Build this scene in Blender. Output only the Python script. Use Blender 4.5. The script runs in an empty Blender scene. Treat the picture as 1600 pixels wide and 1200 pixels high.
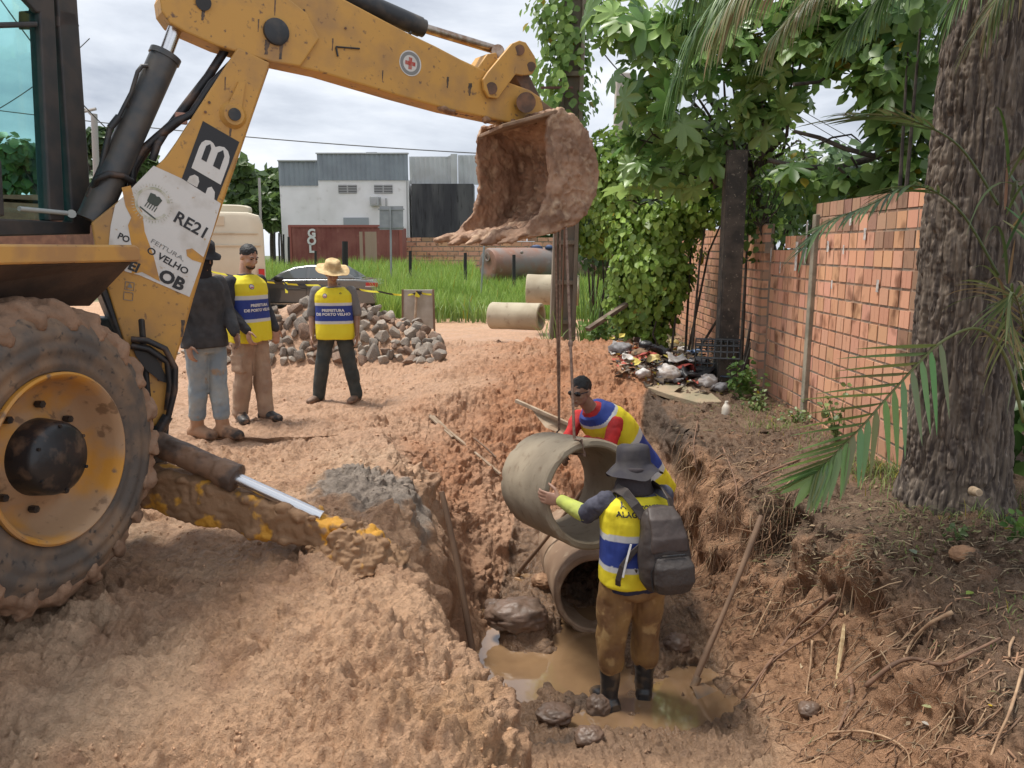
import bpy, math, random
import numpy as np
from mathutils import Vector, Matrix
from mathutils.bvhtree import BVHTree
random.seed(7); RNG = np.random.default_rng(7)
S = bpy.context.scene
COL = S.collection
PI = math.pi
# ------------------------------------------------------------------ camera
PITCH = math.radians(10.0); CAMZ = 1.65; FPX = 1200.0
cd = bpy.data.cameras.new('camera'); cam = bpy.data.objects.new('camera', cd); COL.objects.link(cam)
cam.location = (0, 0, CAMZ); cam.rotation_euler = (math.radians(80.0), 0, 0)
cd.sensor_width = 36; cd.lens = 27.0; cd.clip_end = 600; cd.clip_start = 0.05
S.camera = cam
CP, SP = math.cos(PITCH), math.sin(PITCH)
def ray(u, v):
    a = (u-800)/FPX; b = (600-v)/FPX
    return Vector((a, CP+b*SP, -SP+b*CP))
O = Vector((0, 0, CAMZ))
def at(u, v, Y):
    d = ray(u, v); return O + d*(Y/d.y)
def gz(u, v, z):
    d = ray(u, v); return O + d*((z-CAMZ)/d.z)
def onplane(u, v, p0, n):
    d = ray(u, v); return O + d*((p0-O).dot(n)/d.dot(n))
# ------------------------------------------------------------------ noise
def _hash(ix, iy, iz, seed):
    h = (ix.astype(np.int64)*374761393 + iy.astype(np.int64)*668265263 + iz.astype(np.int64)*2147483647 + seed*974634777) & 0xffffffff
    h = ((h ^ (h >> 13))*1274126177) & 0xffffffff
    h = ((h ^ (h >> 15))*2246822519) & 0xffffffff
    return ((h ^ (h >> 16)) & 0xffff)/65535.0
def vnoise(P, s, seed=0):
    P = P*s; i = np.floor(P); f = P-i; f = f*f*(3-2*f)
    x, y, z = i[:,0], i[:,1], i[:,2]; r = 0
    for a in (0,1):
        wa = f[:,0] if a else 1-f[:,0]
        for b in (0,1):
            wb = f[:,1] if b else 1-f[:,1]
            for c in (0,1):
                wc = f[:,2] if c else 1-f[:,2]
                r = r + wa*wb*wc*_hash(x+a, y+b, z+c, seed)
    return r*2-1
def fbm(P, s, o=4, seed=0, g=.5):
    r = 0; a = 1; t = 0
    for k in range(o):
        r = r + a*vnoise(P, s*2**k, seed+k*17); t += a; a *= g
    return r/t
def worley(P, s, seed=0):
    P = P*s; i = np.floor(P); best = np.full(len(P), 9.0)
    for a in (-1,0,1):
        for b in (-1,0,1):
            for c in (-1,0,1):
                ix, iy, iz = i[:,0]+a, i[:,1]+b, i[:,2]+c
                px = ix+_hash(ix,iy,iz,seed); py = iy+_hash(ix,iy,iz,seed+5); pz = iz+_hash(ix,iy,iz,seed+9)
                d = (px-P[:,0])**2+(py-P[:,1])**2+(pz-P[:,2])**2
                best = np.minimum(best, d)
    return np.sqrt(best)
def sst(a, b, x):
    t = np.clip((x-a)/(b-a), 0, 1); return t*t*(3-2*t)
# ------------------------------------------------------------------ materials
MATS = {}
def mat(name, c=(.5,.5,.5), rough=.7, metal=0, c2=None, ns=5, nlo=.4, nhi=.6, bump=0, bs=30, bd=.01, attr=None, spec=.5, trans=0, coat=0, alpha=1, nd=4, c3=None, n3=20, lo3=.55, hi3=.7, stretch=(1,1,1)):
    if name in MATS: return MATS[name]
    m = bpy.data.materials.new(name); MATS[name] = m; m.use_nodes = True
    nt = m.node_tree; N = nt.nodes; L = nt.links; p = N['Principled BSDF']; out = N['Material Output']
    p.inputs['Roughness'].default_value = rough; p.inputs['Metallic'].default_value = metal
    p.inputs['Specular IOR Level'].default_value = spec; p.inputs['Coat Weight'].default_value = coat
    p.inputs['Alpha'].default_value = alpha
    tc = N.new('ShaderNodeTexCoord'); mp = N.new('ShaderNodeMapping'); L.new(tc.outputs['Object'], mp.inputs[0]); mp.inputs['Scale'].default_value = stretch
    src = None
    if attr:
        a = N.new('ShaderNodeAttribute'); a.attribute_name = attr; src = a.outputs['Color']
    def noise(scale, lo, hi, det):
        n = N.new('ShaderNodeTexNoise'); n.inputs['Scale'].default_value = scale; n.inputs['Detail'].default_value = det
        L.new(mp.outputs[0], n.inputs['Vector'])
        r = N.new('ShaderNodeMapRange'); r.inputs[1].default_value = lo; r.inputs[2].default_value = hi; L.new(n.outputs[0], r.inputs[0])
        return r.outputs[0]
    def mix(fac, A, B):
        x = N.new('ShaderNodeMix'); x.data_type = 'RGBA'; L.new(fac, x.inputs[0])
        for s, i in ((A, 6), (B, 7)):
            if isinstance(s, tuple): x.inputs[i].default_value = (*s, 1)
            else: L.new(s, x.inputs[i])
        return x.outputs[2]
    if c2 is not None:
        f = noise(ns, nlo, nhi, nd); base = src if src else tuple(c)
        if attr:   # multiply
            x = N.new('ShaderNodeMix'); x.data_type = 'RGBA'; x.blend_type = 'MULTIPLY'; L.new(f, x.inputs[0]); L.new(src, x.inputs[6]); x.inputs[7].default_value = (*c2, 1); src = x.outputs[2]
        else: src = mix(f, base, tuple(c2))
    if c3 is not None:
        src = mix(noise(n3, lo3, hi3, 6), src if src else tuple(c), tuple(c3))
    if src: L.new(src, p.inputs['Base Color'])
    else: p.inputs['Base Color'].default_value = (*c, 1)
    if bump:
        n = N.new('ShaderNodeTexNoise'); n.inputs['Scale'].default_value = bs; n.inputs['Detail'].default_value = 6; L.new(mp.outputs[0], n.inputs['Vector'])
        b = N.new('ShaderNodeBump'); b.inputs['Strength'].default_value = bump; b.inputs['Distance'].default_value = bd
        L.new(n.outputs[0], b.inputs['Height']); L.new(b.outputs[0], p.inputs['Normal'])
    if trans:
        t = N.new('ShaderNodeBsdfTranslucent'); x = N.new('ShaderNodeMixShader'); x.inputs[0].default_value = trans
        if src: L.new(src, t.inputs[0])
        else: t.inputs[0].default_value = (*c, 1)
        L.new(p.outputs[0], x.inputs[1]); L.new(t.outputs[0], x.inputs[2]); L.new(x.outputs[0], out.inputs[0])
    return m
# ------------------------------------------------------------------ mesh builder
def V(*a): return Vector(a)
def frame(d):
    d = Vector(d).normalized(); up = V(0,0,1) if abs(d.z) < .95 else V(1,0,0)
    x = d.cross(up).normalized(); y = x.cross(d).normalized(); return x, y
class MB:
    def __init__(s): s.v = []; s.f = []; s.c = []; s.mi = []; s.cc = None; s.m = 0
    def add(s, vs, fs):
        b = len(s.v); s.v += [tuple(p) for p in vs]; s.f += [tuple(i+b for i in f) for f in fs]; s.mi += [s.m]*len(fs)
        if s.cc is not None: s.c += [s.cc]*len(vs)
        return s
    def box(s, c, size, rz=0, R=None):
        c = Vector(c); h = Vector(size)/2; R = R or Matrix.Rotation(rz, 3, 'Z')
        vs = [c+R@V(sx*h.x, sy*h.y, sz*h.z) for sx in (-1,1) for sy in (-1,1) for sz in (-1,1)]
        return s.add(vs, [(0,1,3,2),(4,6,7,5),(0,4,5,1),(2,3,7,6),(0,2,6,4),(1,5,7,3)])
    def beam(s, a, b, w, h, up=None):
        a, b = Vector(a), Vector(b); d = (b-a).normalized()
        if up is None: x, y = frame(d)
        else: x = d.cross(Vector(up)).normalized(); y = x.cross(d).normalized()
        vs = [p+x*sx*w/2+y*sy*h/2 for p in (a,b) for sx in (-1,1) for sy in (-1,1)]
        return s.add(vs, [(0,1,3,2),(4,6,7,5),(0,4,5,1),(2,3,7,6),(0,2,6,4),(1,5,7,3)])
    def tube(s, pts, r, seg=10, caps=True, flat=None):
        pts = [Vector(p) for p in pts]; n = len(pts)
        if not hasattr(r, '__len__'): r = [r]*n
        x = None; vs = []
        for i, p in enumerate(pts):
            d = (pts[min(i+1,n-1)]-pts[max(i-1,0)])
            if d.length < 1e-9: d = V(0,0,1)
            d.normalize()
            if x is None: x, y = frame(d)
            else:
                x = (x-d*x.dot(d)); x = x.normalized() if x.length > 1e-6 else frame(d)[0]; y = x.cross(d).normalized()
            for k in range(seg):
                a = 2*PI*k/seg; vs.append(p+(x*math.cos(a)+y*math.sin(a))*r[i])
        fs = [(i*seg+k, i*seg+(k+1)%seg, (i+1)*seg+(k+1)%seg, (i+1)*seg+k) for i in range(n-1) for k in range(seg)]
        if caps: fs += [tuple(range(seg))[::-1], tuple((n-1)*seg+k for k in range(seg))]
        return s.add(vs, fs)
    def cyl(s, a, b, r, seg=20, r2=None): return s.tube([a,b], [r, r if r2 is None else r2], seg)
    def ball(s, c, r, seg=12, rings=8, R=None):
        c = Vector(c); r = Vector(r) if hasattr(r,'__len__') else V(r,r,r); R = R or Matrix.Identity(3)
        vs = [c+R@V(0,0,-r.z)]
        for i in range(1, rings):
            t = -PI/2+PI*i/rings
            for k in range(seg):
                a = 2*PI*k/seg; vs.append(c+R@V(math.cos(t)*math.cos(a)*r.x, math.cos(t)*math.sin(a)*r.y, math.sin(t)*r.z))
        vs.append(c+R@V(0,0,r.z)); T = len(vs)-1
        fs = [(0, 1+(k+1)%seg, 1+k) for k in range(seg)]
        for i in range(rings-2):
            for k in range(seg): fs.append((1+i*seg+k, 1+i*seg+(k+1)%seg, 1+(i+1)*seg+(k+1)%seg, 1+(i+1)*seg+k))
        fs += [(T, 1+(rings-2)*seg+k, 1+(rings-2)*seg+(k+1)%seg) for k in range(seg)]
        return s.add(vs, fs)
    def limb(s, prs, seg=14):      # spheres joined by cones
        for p, r in prs: s.ball(p, r, seg, 8)
        for (p, r), (q, t) in zip(prs[:-1], prs[1:]): s.cyl(p, q, r, seg, t)
        return s
    def loft(s, rings, seg=24, pw=2.0):  # (center, rx, ry, xaxis, yaxis)
        vs = []
        for c, rx, ry, X, Y in rings:
            for k in range(seg):
                a = 2*PI*k/seg; ca, sa = math.cos(a), math.sin(a)
                e = (abs(ca)**pw+abs(sa)**pw)**(-1/pw)
                vs.append(Vector(c)+Vector(X)*rx*ca*e+Vector(Y)*ry*sa*e)
        n = len(rings)
        fs = [(i*seg+k, i*seg+(k+1)%seg, (i+1)*seg+(k+1)%seg, (i+1)*seg+k) for i in range(n-1) for k in range(seg)]
        fs += [tuple(range(seg))[::-1], tuple((n-1)*seg+k for k in range(seg))]
        return s.add(vs, fs)
    def prism(s, pts, n, t):       # planar outline (world pts) extruded by n*t
        n = Vector(n).normalized()*t; k = len(pts); pts = [Vector(p) for p in pts]
        vs = pts+[p+n for p in pts]
        fs = [tuple(range(k)), tuple(range(2*k-1, k-1, -1))]+[(i, k+i, k+(i+1)%k, (i+1)%k) for i in range(k)]
        return s.add(vs, fs)
    def lathe(s, prof, c, axis, seg=48):   # prof: (x along axis, r)
        c = Vector(c); a = Vector(axis).normalized(); x, y = frame(a); vs = []
        for px, r in prof:
            for k in range(seg):
                t = 2*PI*k/seg; vs.append(c+a*px+(x*math.cos(t)+y*math.sin(t))*r)
        n = len(prof)
        fs = [(i*seg+k, i*seg+(k+1)%seg, (i+1)*seg+(k+1)%seg, (i+1)*seg+k) for i in range(n-1) for k in range(seg)]
        return s.add(vs, fs)
def wloc(o):
    l = V(0,0,0)
    while o: l += o.location; o = o.parent
    return l
def fixn(me):
    import bmesh
    bm = bmesh.new(); bm.from_mesh(me); bmesh.ops.recalc_face_normals(bm, faces=bm.faces); bm.to_mesh(me); bm.free()
def setp(o, label=None, cat=None, group=None, kind=None):
    for k, x in (('label',label),('category',cat),('group',group),('kind',kind)):
        if x: o[k] = x
    return o
def build(name, mb, m, parent=None, smooth=False, base=None, fix=True, bevel=0, **tags):
    """mb: MB in world coordinates, or (verts, faces, colors) arrays"""
    if isinstance(mb, MB): vs = np.array(mb.v, dtype=float).reshape(-1,3); fs = mb.f; cs = mb.c if mb.c else None; mi = mb.mi
    else: vs, fs, cs = mb; vs = np.asarray(vs, dtype=float); mi = None
    if parent is not None: off = wloc(parent)
    else:
        if base is not None: off = Vector(base)
        else:
            lo, hi = vs.min(0), vs.max(0); off = V((lo[0]+hi[0])/2, (lo[1]+hi[1])/2, lo[2])
    me = bpy.data.meshes.new(name)
    me.from_pydata((vs-np.array(off)).tolist() if not isinstance(fs, np.ndarray) else [], [], fs if not isinstance(fs, np.ndarray) else [])
    if isinstance(fs, np.ndarray):
        nv, nf, k = len(vs), len(fs), fs.shape[1]
        me.vertices.add(nv); me.vertices.foreach_set('co', (vs-np.array(off)).ravel())
        me.loops.add(nf*k); me.loops.foreach_set('vertex_index', fs.ravel().astype(np.int32))
        me.polygons.add(nf); me.polygons.foreach_set('loop_start', np.arange(0, nf*k, k, dtype=np.int32)); me.polygons.foreach_set('loop_total', np.full(nf, k, dtype=np.int32))
        me.update(calc_edges=True); fix = False
    if cs is not None:
        a = me.color_attributes.new('col', 'FLOAT_COLOR', 'POINT'); cs = np.asarray(cs, dtype=float)
        if cs.shape[1] == 3: cs = np.concatenate([cs, np.ones((len(cs),1))], 1)
        a.data.foreach_set('color', cs.ravel())
    if fix: fixn(me)
    for mm in (m if isinstance(m, (list,tuple)) else [m]): me.materials.append(mm)
    if mi is not None and isinstance(m, (list,tuple)): me.polygons.foreach_set('material_index', np.array(mi, dtype=np.int32))
    if smooth: me.polygons.foreach_set('use_smooth', np.ones(len(me.polygons), dtype=bool))
    o = bpy.data.objects.new(name, me); COL.objects.link(o); o.parent = parent; o.location = V(0,0,0) if parent else off
    if bevel:
        b = o.modifiers.new('bevel', 'BEVEL'); b.width = bevel; b.segments = 2; b.limit_method = 'ANGLE'; b.angle_limit = math.radians(40)
    if smooth and smooth != 'all' and (not isinstance(fs, np.ndarray) or smooth is not True):
        try: me.set_sharp_from_angle(angle=math.radians(smooth if not isinstance(smooth, bool) else 50))
        except Exception: pass
    setp(o, **tags); return o
def empty(name, loc, label=None, cat=None, group=None):
    o = bpy.data.objects.new(name, None); COL.objects.link(o); o.location = loc; o.empty_display_size = .2
    return setp(o, label, cat, group)
def bake(mb, voxel=.01, smooth=3, fac=.5, disp=None):
    """union of closed pieces -> one continuous surface; returns (verts, quads ndarray)"""
    me = bpy.data.meshes.new('t'); me.from_pydata([list(p) for p in mb.v], [], mb.f); fixn(me)
    o = bpy.data.objects.new('t', me); COL.objects.link(o)
    r = o.modifiers.new('r', 'REMESH'); r.mode = 'VOXEL'; r.voxel_size = voxel; r.adaptivity = 0
    if smooth:
        s = o.modifiers.new('s', 'SMOOTH'); s.iterations = smooth; s.factor = fac
    bpy.context.view_layer.update()
    dg = bpy.context.evaluated_depsgraph_get(); me2 = bpy.data.meshes.new_from_object(o.evaluated_get(dg))
    vs = np.empty(len(me2.vertices)*3); me2.vertices.foreach_get('co', vs); vs = vs.reshape(-1,3)
    nn = np.empty(len(me2.vertices)*3); me2.vertices.foreach_get('normal', nn); nn = nn.reshape(-1,3)
    fs = np.empty(len(me2.loops), dtype=np.int32); me2.loops.foreach_get('vertex_index', fs); fs = fs.reshape(-1,4)
    bpy.data.objects.remove(o); bpy.data.meshes.remove(me); bpy.data.meshes.remove(me2)
    if disp is not None: vs = vs+nn*disp(vs, nn)[:,None]
    return vs, fs
def bvh_of(vs, fs): return BVHTree.FromPolygons([Vector(v) for v in vs], [tuple(int(i) for i in f) for f in fs])
def text_mb(s, size, bold=0.0, xs=1.0):
    c = bpy.data.curves.new('t', 'FONT'); c.body = s; c.size = size; c.align_x = 'CENTER'; c.align_y = 'CENTER'; c.offset = bold; c.resolution_u = 3
    o = bpy.data.objects.new('t', c); COL.objects.link(o); bpy.context.view_layer.update()
    me = bpy.data.meshes.new_from_object(o.evaluated_get(bpy.context.evaluated_depsgraph_get()))
    r = ([V(v.co.x*xs, v.co.y, 0) for v in me.vertices], [tuple(p.vertices) for p in me.polygons])
    bpy.data.objects.remove(o); bpy.data.curves.remove(c); bpy.data.meshes.remove(me); return r
def text_on(s, size, c, right, up, bold=0, xs=1, lift=.003, bvh=None):
    """flat lettering at c, in plane right/up; pressed onto bvh surface when given"""
    vs, fs = text_mb(s, size, bold, xs); right = Vector(right).normalized(); up = Vector(up); up = (up-right*up.dot(right)).normalized(); n = right.cross(up)
    mb = MB(); out = []
    for v in vs:
        p = Vector(c)+right*v.x+up*v.y+n*lift
        if bvh:
            h = bvh.ray_cast(p+n*.4, -n, .8)
            if h[0]: p = h[0]+n*lift
        out.append(p)
    mb.add(out, fs); return mb
def shape_on(pts2, c, right, up, lift=.002):
    right = Vector(right).normalized(); up = Vector(up); up = (up-right*up.dot(right)).normalized(); n = right.cross(up)
    mb = MB(); mb.add([Vector(c)+right*x+up*y+n*lift for x, y in pts2], [tuple(range(len(pts2)))]); return mb
# ------------------------------------------------------------------ foliage helpers
LEAF = np.array([(0,0,0),(.32,.25,.05),(.36,.6,.03),(0,1,-.12),(-.36,.6,.03),(-.32,.25,.05),(0,.5,-.05)])
LEAFF = [(0,1,6),(1,2,6),(2,3,6),(3,4,6),(4,5,6),(5,0,6)]
def lobed(n=9):
    vs = [(0,0,0)]; fs = []
    for k in range(n):
        a = PI*(.5+ (k-(n-1)/2)/(n-1)*1.75); r = 1-.25*abs(k-(n-1)/2)/((n-1)/2)
        for da, rr, z in ((-.36,.48,-.02),(-.24,.80,-.08),(0,1,-.20),(.24,.80,-.08),(.36,.48,-.02)):
            rr = rr*r
            vs.append((math.cos(a+da)*rr, math.sin(a+da)*rr, z))
        b = 1+k*5
        fs += [(0,b,b+1),(0,b+1,b+2),(0,b+2,b+3),(0,b+3,b+4)]
        if k < n-1: fs.append((0,b+4,b+5))
    return np.array(vs), fs
LOBE, LOBEF = lobed(8)
def rotmats(nrm, spin):
    z = nrm/np.linalg.norm(nrm, axis=1, keepdims=True); ref = np.where(np.abs(z[:,2:3])<.9, [[0,0,1.]], [[1.,0,0]])
    x = np.cross(ref, z); x /= np.linalg.norm(x, axis=1, keepdims=True); y = np.cross(z, x)
    c, s = np.cos(spin)[:,None], np.sin(spin)[:,None]; X = x*c+y*s; Y = -x*s+y*c
    return np.stack([X, Y, z], 2)
def leaves(P, N, size, shape=(LEAF, LEAFF), spin=None, cols=None, down=None):
    P = np.asarray(P, dtype=float); n = len(P); L, F = shape
    spin = RNG.uniform(0, 2*PI, n) if spin is None else spin
    R = rotmats(np.asarray(N, dtype=float), spin)
    size = np.broadcast_to(np.asarray(size, dtype=float), (n,))
    vs = np.einsum('nij,kj->nki', R, L)*size[:,None,None]+P[:,None,:]
    F = np.array(F); fs = (F[None]+(np.arange(n)*len(L))[:,None,None]).reshape(-1,3)
    c = np.repeat(cols, len(L), 0) if cols is not None else None
    return vs.reshape(-1,3), fs, c
def merge(*ms):
    vs, fs, cs = [], [], []; b = 0
    for v, f, c in ms: vs.append(v); fs.append(f+b); cs.append(c); b += len(v)
    return np.concatenate(vs), np.concatenate(fs), np.concatenate(cs)
def greens(n, a=(.05,.12,.025), b=(.12,.22,.05), yellow=.02):
    t = RNG.random((n,1)); c = np.array(a)*(1-t)+np.array(b)*t; c *= RNG.uniform(.75,1.25,(n,1))
    m = RNG.random(n) < yellow; c[m] = np.array((.35,.28,.03)); return c
def blades(P, h, w, lean, cols, seg=4, curve=1.0, az=None):
    """grass blades / leaflets; P base (n,3), h height (n), w width, lean horizontal reach (n)"""
    P = np.asarray(P, dtype=float); n = len(P); az = RNG.uniform(0, 2*PI, n) if az is None else az
    d = np.stack([np.cos(az), np.sin(az), np.zeros(n)], 1); s = np.stack([-np.sin(az), np.cos(az), np.zeros(n)], 1)
    vs = []
    for i in range(seg+1):
        t = i/seg; ww = (w*(1-t)**.7*.5+.0005)[:,None]
        c = P+d*(lean*t**2)[:,None]+np.array([0,0,1.])*(h*(t-curve*.35*t**3*(lean/np.maximum(h,.01))))[:,None]
        vs += [c-s*ww, c+s*ww]
    vs = np.stack(vs, 1); k = 2*(seg+1)
    F = np.array([(2*i,2*i+1,2*i+3,2*i+2) for i in range(seg)]); fs = (F[None]+(np.arange(n)*k)[:,None,None]).reshape(-1,4)
    return vs.reshape(-1,3), fs, np.repeat(cols, k, 0)
# ================================================================== world and light
W = bpy.data.worlds.new('World'); S.world = W; W.use_nodes = True
wn = W.node_tree.nodes; wl = W.node_tree.links; bg = wn['Background']
SUND = V(-.33, .10, .94).normalized()
sky = wn.new('ShaderNodeTexSky'); sky.sky_type = 'NISHITA'; sky.sun_disc = False
sky.sun_elevation = math.asin(SUND.z); sky.sun_rotation = math.atan2(SUND.x, SUND.y)
tc = wn.new('ShaderNodeTexCoord'); mp = wn.new('ShaderNodeMapping'); mp.inputs['Scale'].default_value = (1.3,1.3,4.2); wl.new(tc.outputs['Generated'], mp.inputs[0])
nz = wn.new('ShaderNodeTexNoise'); nz.inputs['Scale'].default_value = 2.0; nz.inputs['Detail'].default_value = 8; nz.inputs['Roughness'].default_value = .56; nz.inputs['Distortion'].default_value = .25
wl.new(mp.outputs[0], nz.inputs['Vector'])
cr = wn.new('ShaderNodeValToRGB'); wl.new(nz.outputs[0], cr.inputs[0])
e = cr.color_ramp.elements; e[0].position = .33; e[0].color = (3.9,4.3,5.1,1); e[1].position = .68; e[1].color = (9.8,10.0,10.3,1)
x = e.new(.5); x.color = (6.7,7.1,7.8,1)
mx = wn.new('ShaderNodeMix'); mx.data_type = 'RGBA'; mx.inputs[0].default_value = .93
wl.new(sky.outputs[0], mx.inputs[6]); wl.new(cr.outputs[0], mx.inputs[7]); wl.new(mx.outputs[2], bg.inputs[0]); bg.inputs[1].default_value = .094
sl = bpy.data.lights.new('sun', 'SUN'); sl.energy = 3.5; sl.angle = math.radians(14); sl.color = (1,.95,.87)
so = bpy.data.objects.new('sun', sl); COL.objects.link(so); so.rotation_euler = SUND.to_track_quat('Z', 'Y').to_euler()
S.view_settings.view_transform = 'Standard'; S.view_settings.look = 'None'; S.view_settings.exposure = .40
S.render.engine = 'CYCLES'
# ================================================================== terrain
LX = ([0,2.3,3,3.8,4.6,5.6,6.3,7.0,7.8,9.0,12],[.3,-.14,-.42,-.72,-.80,-.82,-1.0,-1.2,-1.4,-1.5,-1.5])
LWd = ([0,2.3,3,3.8,4.6,5.6,6.3,7.0,9],[.8,.76,.74,.70,.66,.70,.95,1.25,1.5])
RX = ([0,2,3,4.2,5.5,6.5,7.5,8.5,9.5],[.9,1.0,1.2,1.42,1.38,1.3,1.25,1.45,1.8])
RC = ([0,2,3,4.2,5.2,6.3,7.3,8.2,9.5],[1.7,1.95,2.2,2.25,2.1,1.8,1.62,1.64,2.1])
MZ = ([0,1.5,2.6,3.6,4.15,6.4,6.9,7.5,8.3,9.2,10.2,11.2,12.5],[0,-.3,-.85,-1.06,-1.2,-1.2,-1.0,-.6,-.1,.22,.36,.22,.0])
PUD = [(760,960,.2,.12),(800,1048,.42,.26),(775,1000,.12,.22),(815,1092,.12,.1),(905,1015,.2,.3),(950,1060,.3,.3),(1010,1110,.35,.14),(1085,1075,.22,.25),(1110,1110,.2,.12),(1085,925,.3,.3),(790,905,.35,.12),(730,935,.1,.1),(930,1130,.18,.1),(1040,1135,.4,.07),(903,975,.22,.3),(870,1000,.1,.1)]
PUDW = [(gz(u,v,-1.25), a, b) for u,v,a,b in PUD]
WATER_Z = -1.245
def masks(x, y):
    xl = np.interp(y, *LX); wl_ = np.interp(y, *LWd); xr = np.interp(y, *RX); xc = np.interp(y, *RC)
    ml = np.clip((x-xl)/wl_, 0, 1); mr = np.clip((x-xr)/(xc-xr), 0, 1)
    end = 1-sst(10.5, 12.5, y)
    return xl, ml, mr, end
def Hb(x, y, wob=True):
    x = np.asarray(x, dtype=float); y = np.asarray(y, dtype=float)
    P = np.stack([x, y, np.zeros_like(x)], -1).reshape(-1,3)
    w = fbm(P, 1.1, 3, 3).reshape(x.shape)*.22*np.clip(1.2-y/14,0.,1) if wob else 0
    far = sst(26, 44, y)*.15 
    xl, ml, mr, end = masks(x+w, y+w*.6)
    left = .10*np.exp(-((x-xl+.38)/.3)**2)*sst(2.6,3.6,y)*(1-sst(5.6,7.5,y)) - .03 - .09*sst(5.2,8.5,y)*(1-sst(9.8,12,y))*sst(-.6,-1.5,x)
    left = left + .35*np.exp(-((x+.2)/1.1)**2-((y-10.2)/.9)**2)*.6
    left = left +   .09*np.exp(-((x+.92)/.42)**2-((y-4.95)/.5)**2)      # gravel heap
    left = left - .10*np.exp(-((x+1.35)/.35)**2-((y-3.55)/.5)**2)   # rut by the wheel
    # rubble mound
    mound = .72*np.exp(-(np.abs((x+2.35)/1.25)**2.6)-(np.abs((y-11.6)/.85)**2.4)) + .50*np.exp(-(np.abs((x+3.9)/1.1)**2.4)-((y-11.6)/.7)**2)
    mid = np.interp(y, *MZ)
    pud = 0; pL = 0
    for k_, (c, a, b) in enumerate(PUDW):
      if k_ in (1,2,3): pL = pL+1.3*np.exp(-(np.abs((x-c.x)/a)**3)-(np.abs((y-c.y)/b)**3))
      pud = pud + np.exp(-(np.abs((x-c.x)/a)**3)-(np.abs((y-c.y)/b)**3))
    pn = fbm(P, 3.1, 3, 19).reshape(x.shape); mid = mid + .04 - .19*np.clip(pud*1.3*(1-np.clip(pn*2.2,0,.6))+pL*(1-np.clip(pn*1.5,0,.5)), 0, 1.1)
    right = -.04-.22*np.clip((2.9-x)/1.0, 0, 1)*(1-sst(4.4,7.5,y)) + .30*np.exp(-((x-2.2)/.6)**2-((y-9.8)/.8)**2)
    s1 = np.interp(ml,[0,.15,.32,.5,.7,.88,1],[0,.035,.13,.42,.82,.97,1]); s1 = s1+(ml**.8-s1)*sst(5.4,7.2,y)
    z = left*(1-s1)+mid*s1
    s2 = np.interp(mr, [0,.12,.4,.55,.72,.86,1], [0,.10,.32,.50,.84,.96,1])
    z = z*(1-s2)+right*s2
    z = z*end+mound
    z = z + far
    return z
def gh(x, y): return float(Hb(np.array([x]), np.array([y]))[0])
def axis_lines(bounds):
    out = [bounds[0][0]]
    for (a, sa), (b, sb) in zip(bounds[:-1], bounds[1:]):
        p = a
        while p < b:
            t = (p-a)/(b-a); p += sa*(1-t)+sb*t; out.append(p)
    return np.array(out)
ys = axis_lines([(-3,.5),(1.2,.08),(1.95,.0085),(4.6,.0095),(7,.014),(9,.021),(13,.045),(22,.2),(60,1.5),(160,8)])
xs = axis_lines([(-120,8),(-30,1.2),(-8,.12),(-3.4,.03),(-2.2,.0105),(-.9,.0085),(2.3,.009),(3.1,.014),(4.5,.06),(9,.4),(30,2),(120,8)])
X, Yg = np.meshgrid(xs, ys); Z = Hb(X, Yg)
P = np.stack([X.ravel(), Yg.ravel(), Z.ravel()], 1)
def blur(Zi, k):
    for ax_i in (0,1):
        c_ = np.cumsum(np.concatenate([np.repeat(np.take(Zi,[0],ax_i),k+1,ax_i), Zi, np.repeat(np.take(Zi,[-1],ax_i),k,ax_i)], ax_i), ax_i)
        n_i = Zi.shape[ax_i]; Zi = (np.take(c_, np.arange(2*k+1, 2*k+1+n_i), ax_i)-np.take(c_, np.arange(0, n_i), ax_i))/(2*k+1)
    return Zi
Zb = blur(blur(Z, 9), 7)
dzx = np.gradient(Zb, xs, axis=1); dzy = np.gradient(Zb, ys, axis=0)
Nn = np.stack([-dzx.ravel(), -dzy.ravel(), np.ones(P.shape[0])], 1); Nn /= np.linalg.norm(Nn, axis=1, keepdims=True)
near = (P[:,1] < 13.5) & (P[:,1] > 1.5) & (P[:,0] > -7) & (P[:,0] < 5)
Q = P[near]; nq = Nn[near]
xl, ml, mr, end = masks(Q[:,0], Q[:,1])
steep = 1-nq[:,2]
floor = (ml >= 1)*(mr <= 0)*(Q[:,1] < 6.9)
heap = sst(6.2,7.3,Q[:,1])*sst(.05,.5,ml)*(mr<1)*(1-sst(10.8,12,Q[:,1]))
bank = np.clip(mr*3,0,1)
n1 = fbm(Q, 2.2, 3, 11); n2 = fbm(Q, 7, 4, 23); n3 = fbm(Q, 26, 3, 31)
w1 = worley(Q+n2[:,None]*.03, 8.5, 3); w2 = worley(Q+n3[:,None]*.012, 19, 8); w3 = worley(Q, 42, 5)
cl1 = np.clip(.62-w1, 0, 1); cl2 = np.clip(.6-w2, 0, 1); cl3 = np.clip(.6-w3, 0, 1)
patch = sst(-.25,.35,vnoise(Q, 2.6, 77)); patch2 = sst(-.2,.4,vnoise(Q, 1.7, 99))
crest = np.exp(-((Q[:,0]-xl+.15)/.35)**2)*(Q[:,1]<8)
rough = .45+.55*patch+.5*crest+.25*heap
w0 = worley(Q+n2[:,None]*.06, 4.3, 13); cl0 = np.clip(.6-w0, 0, 1)
foreg = sst(6.5,4.5,Q[:,1])
Qw = Q+np.stack([n2,n3,n2*0],1)*.04
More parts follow.
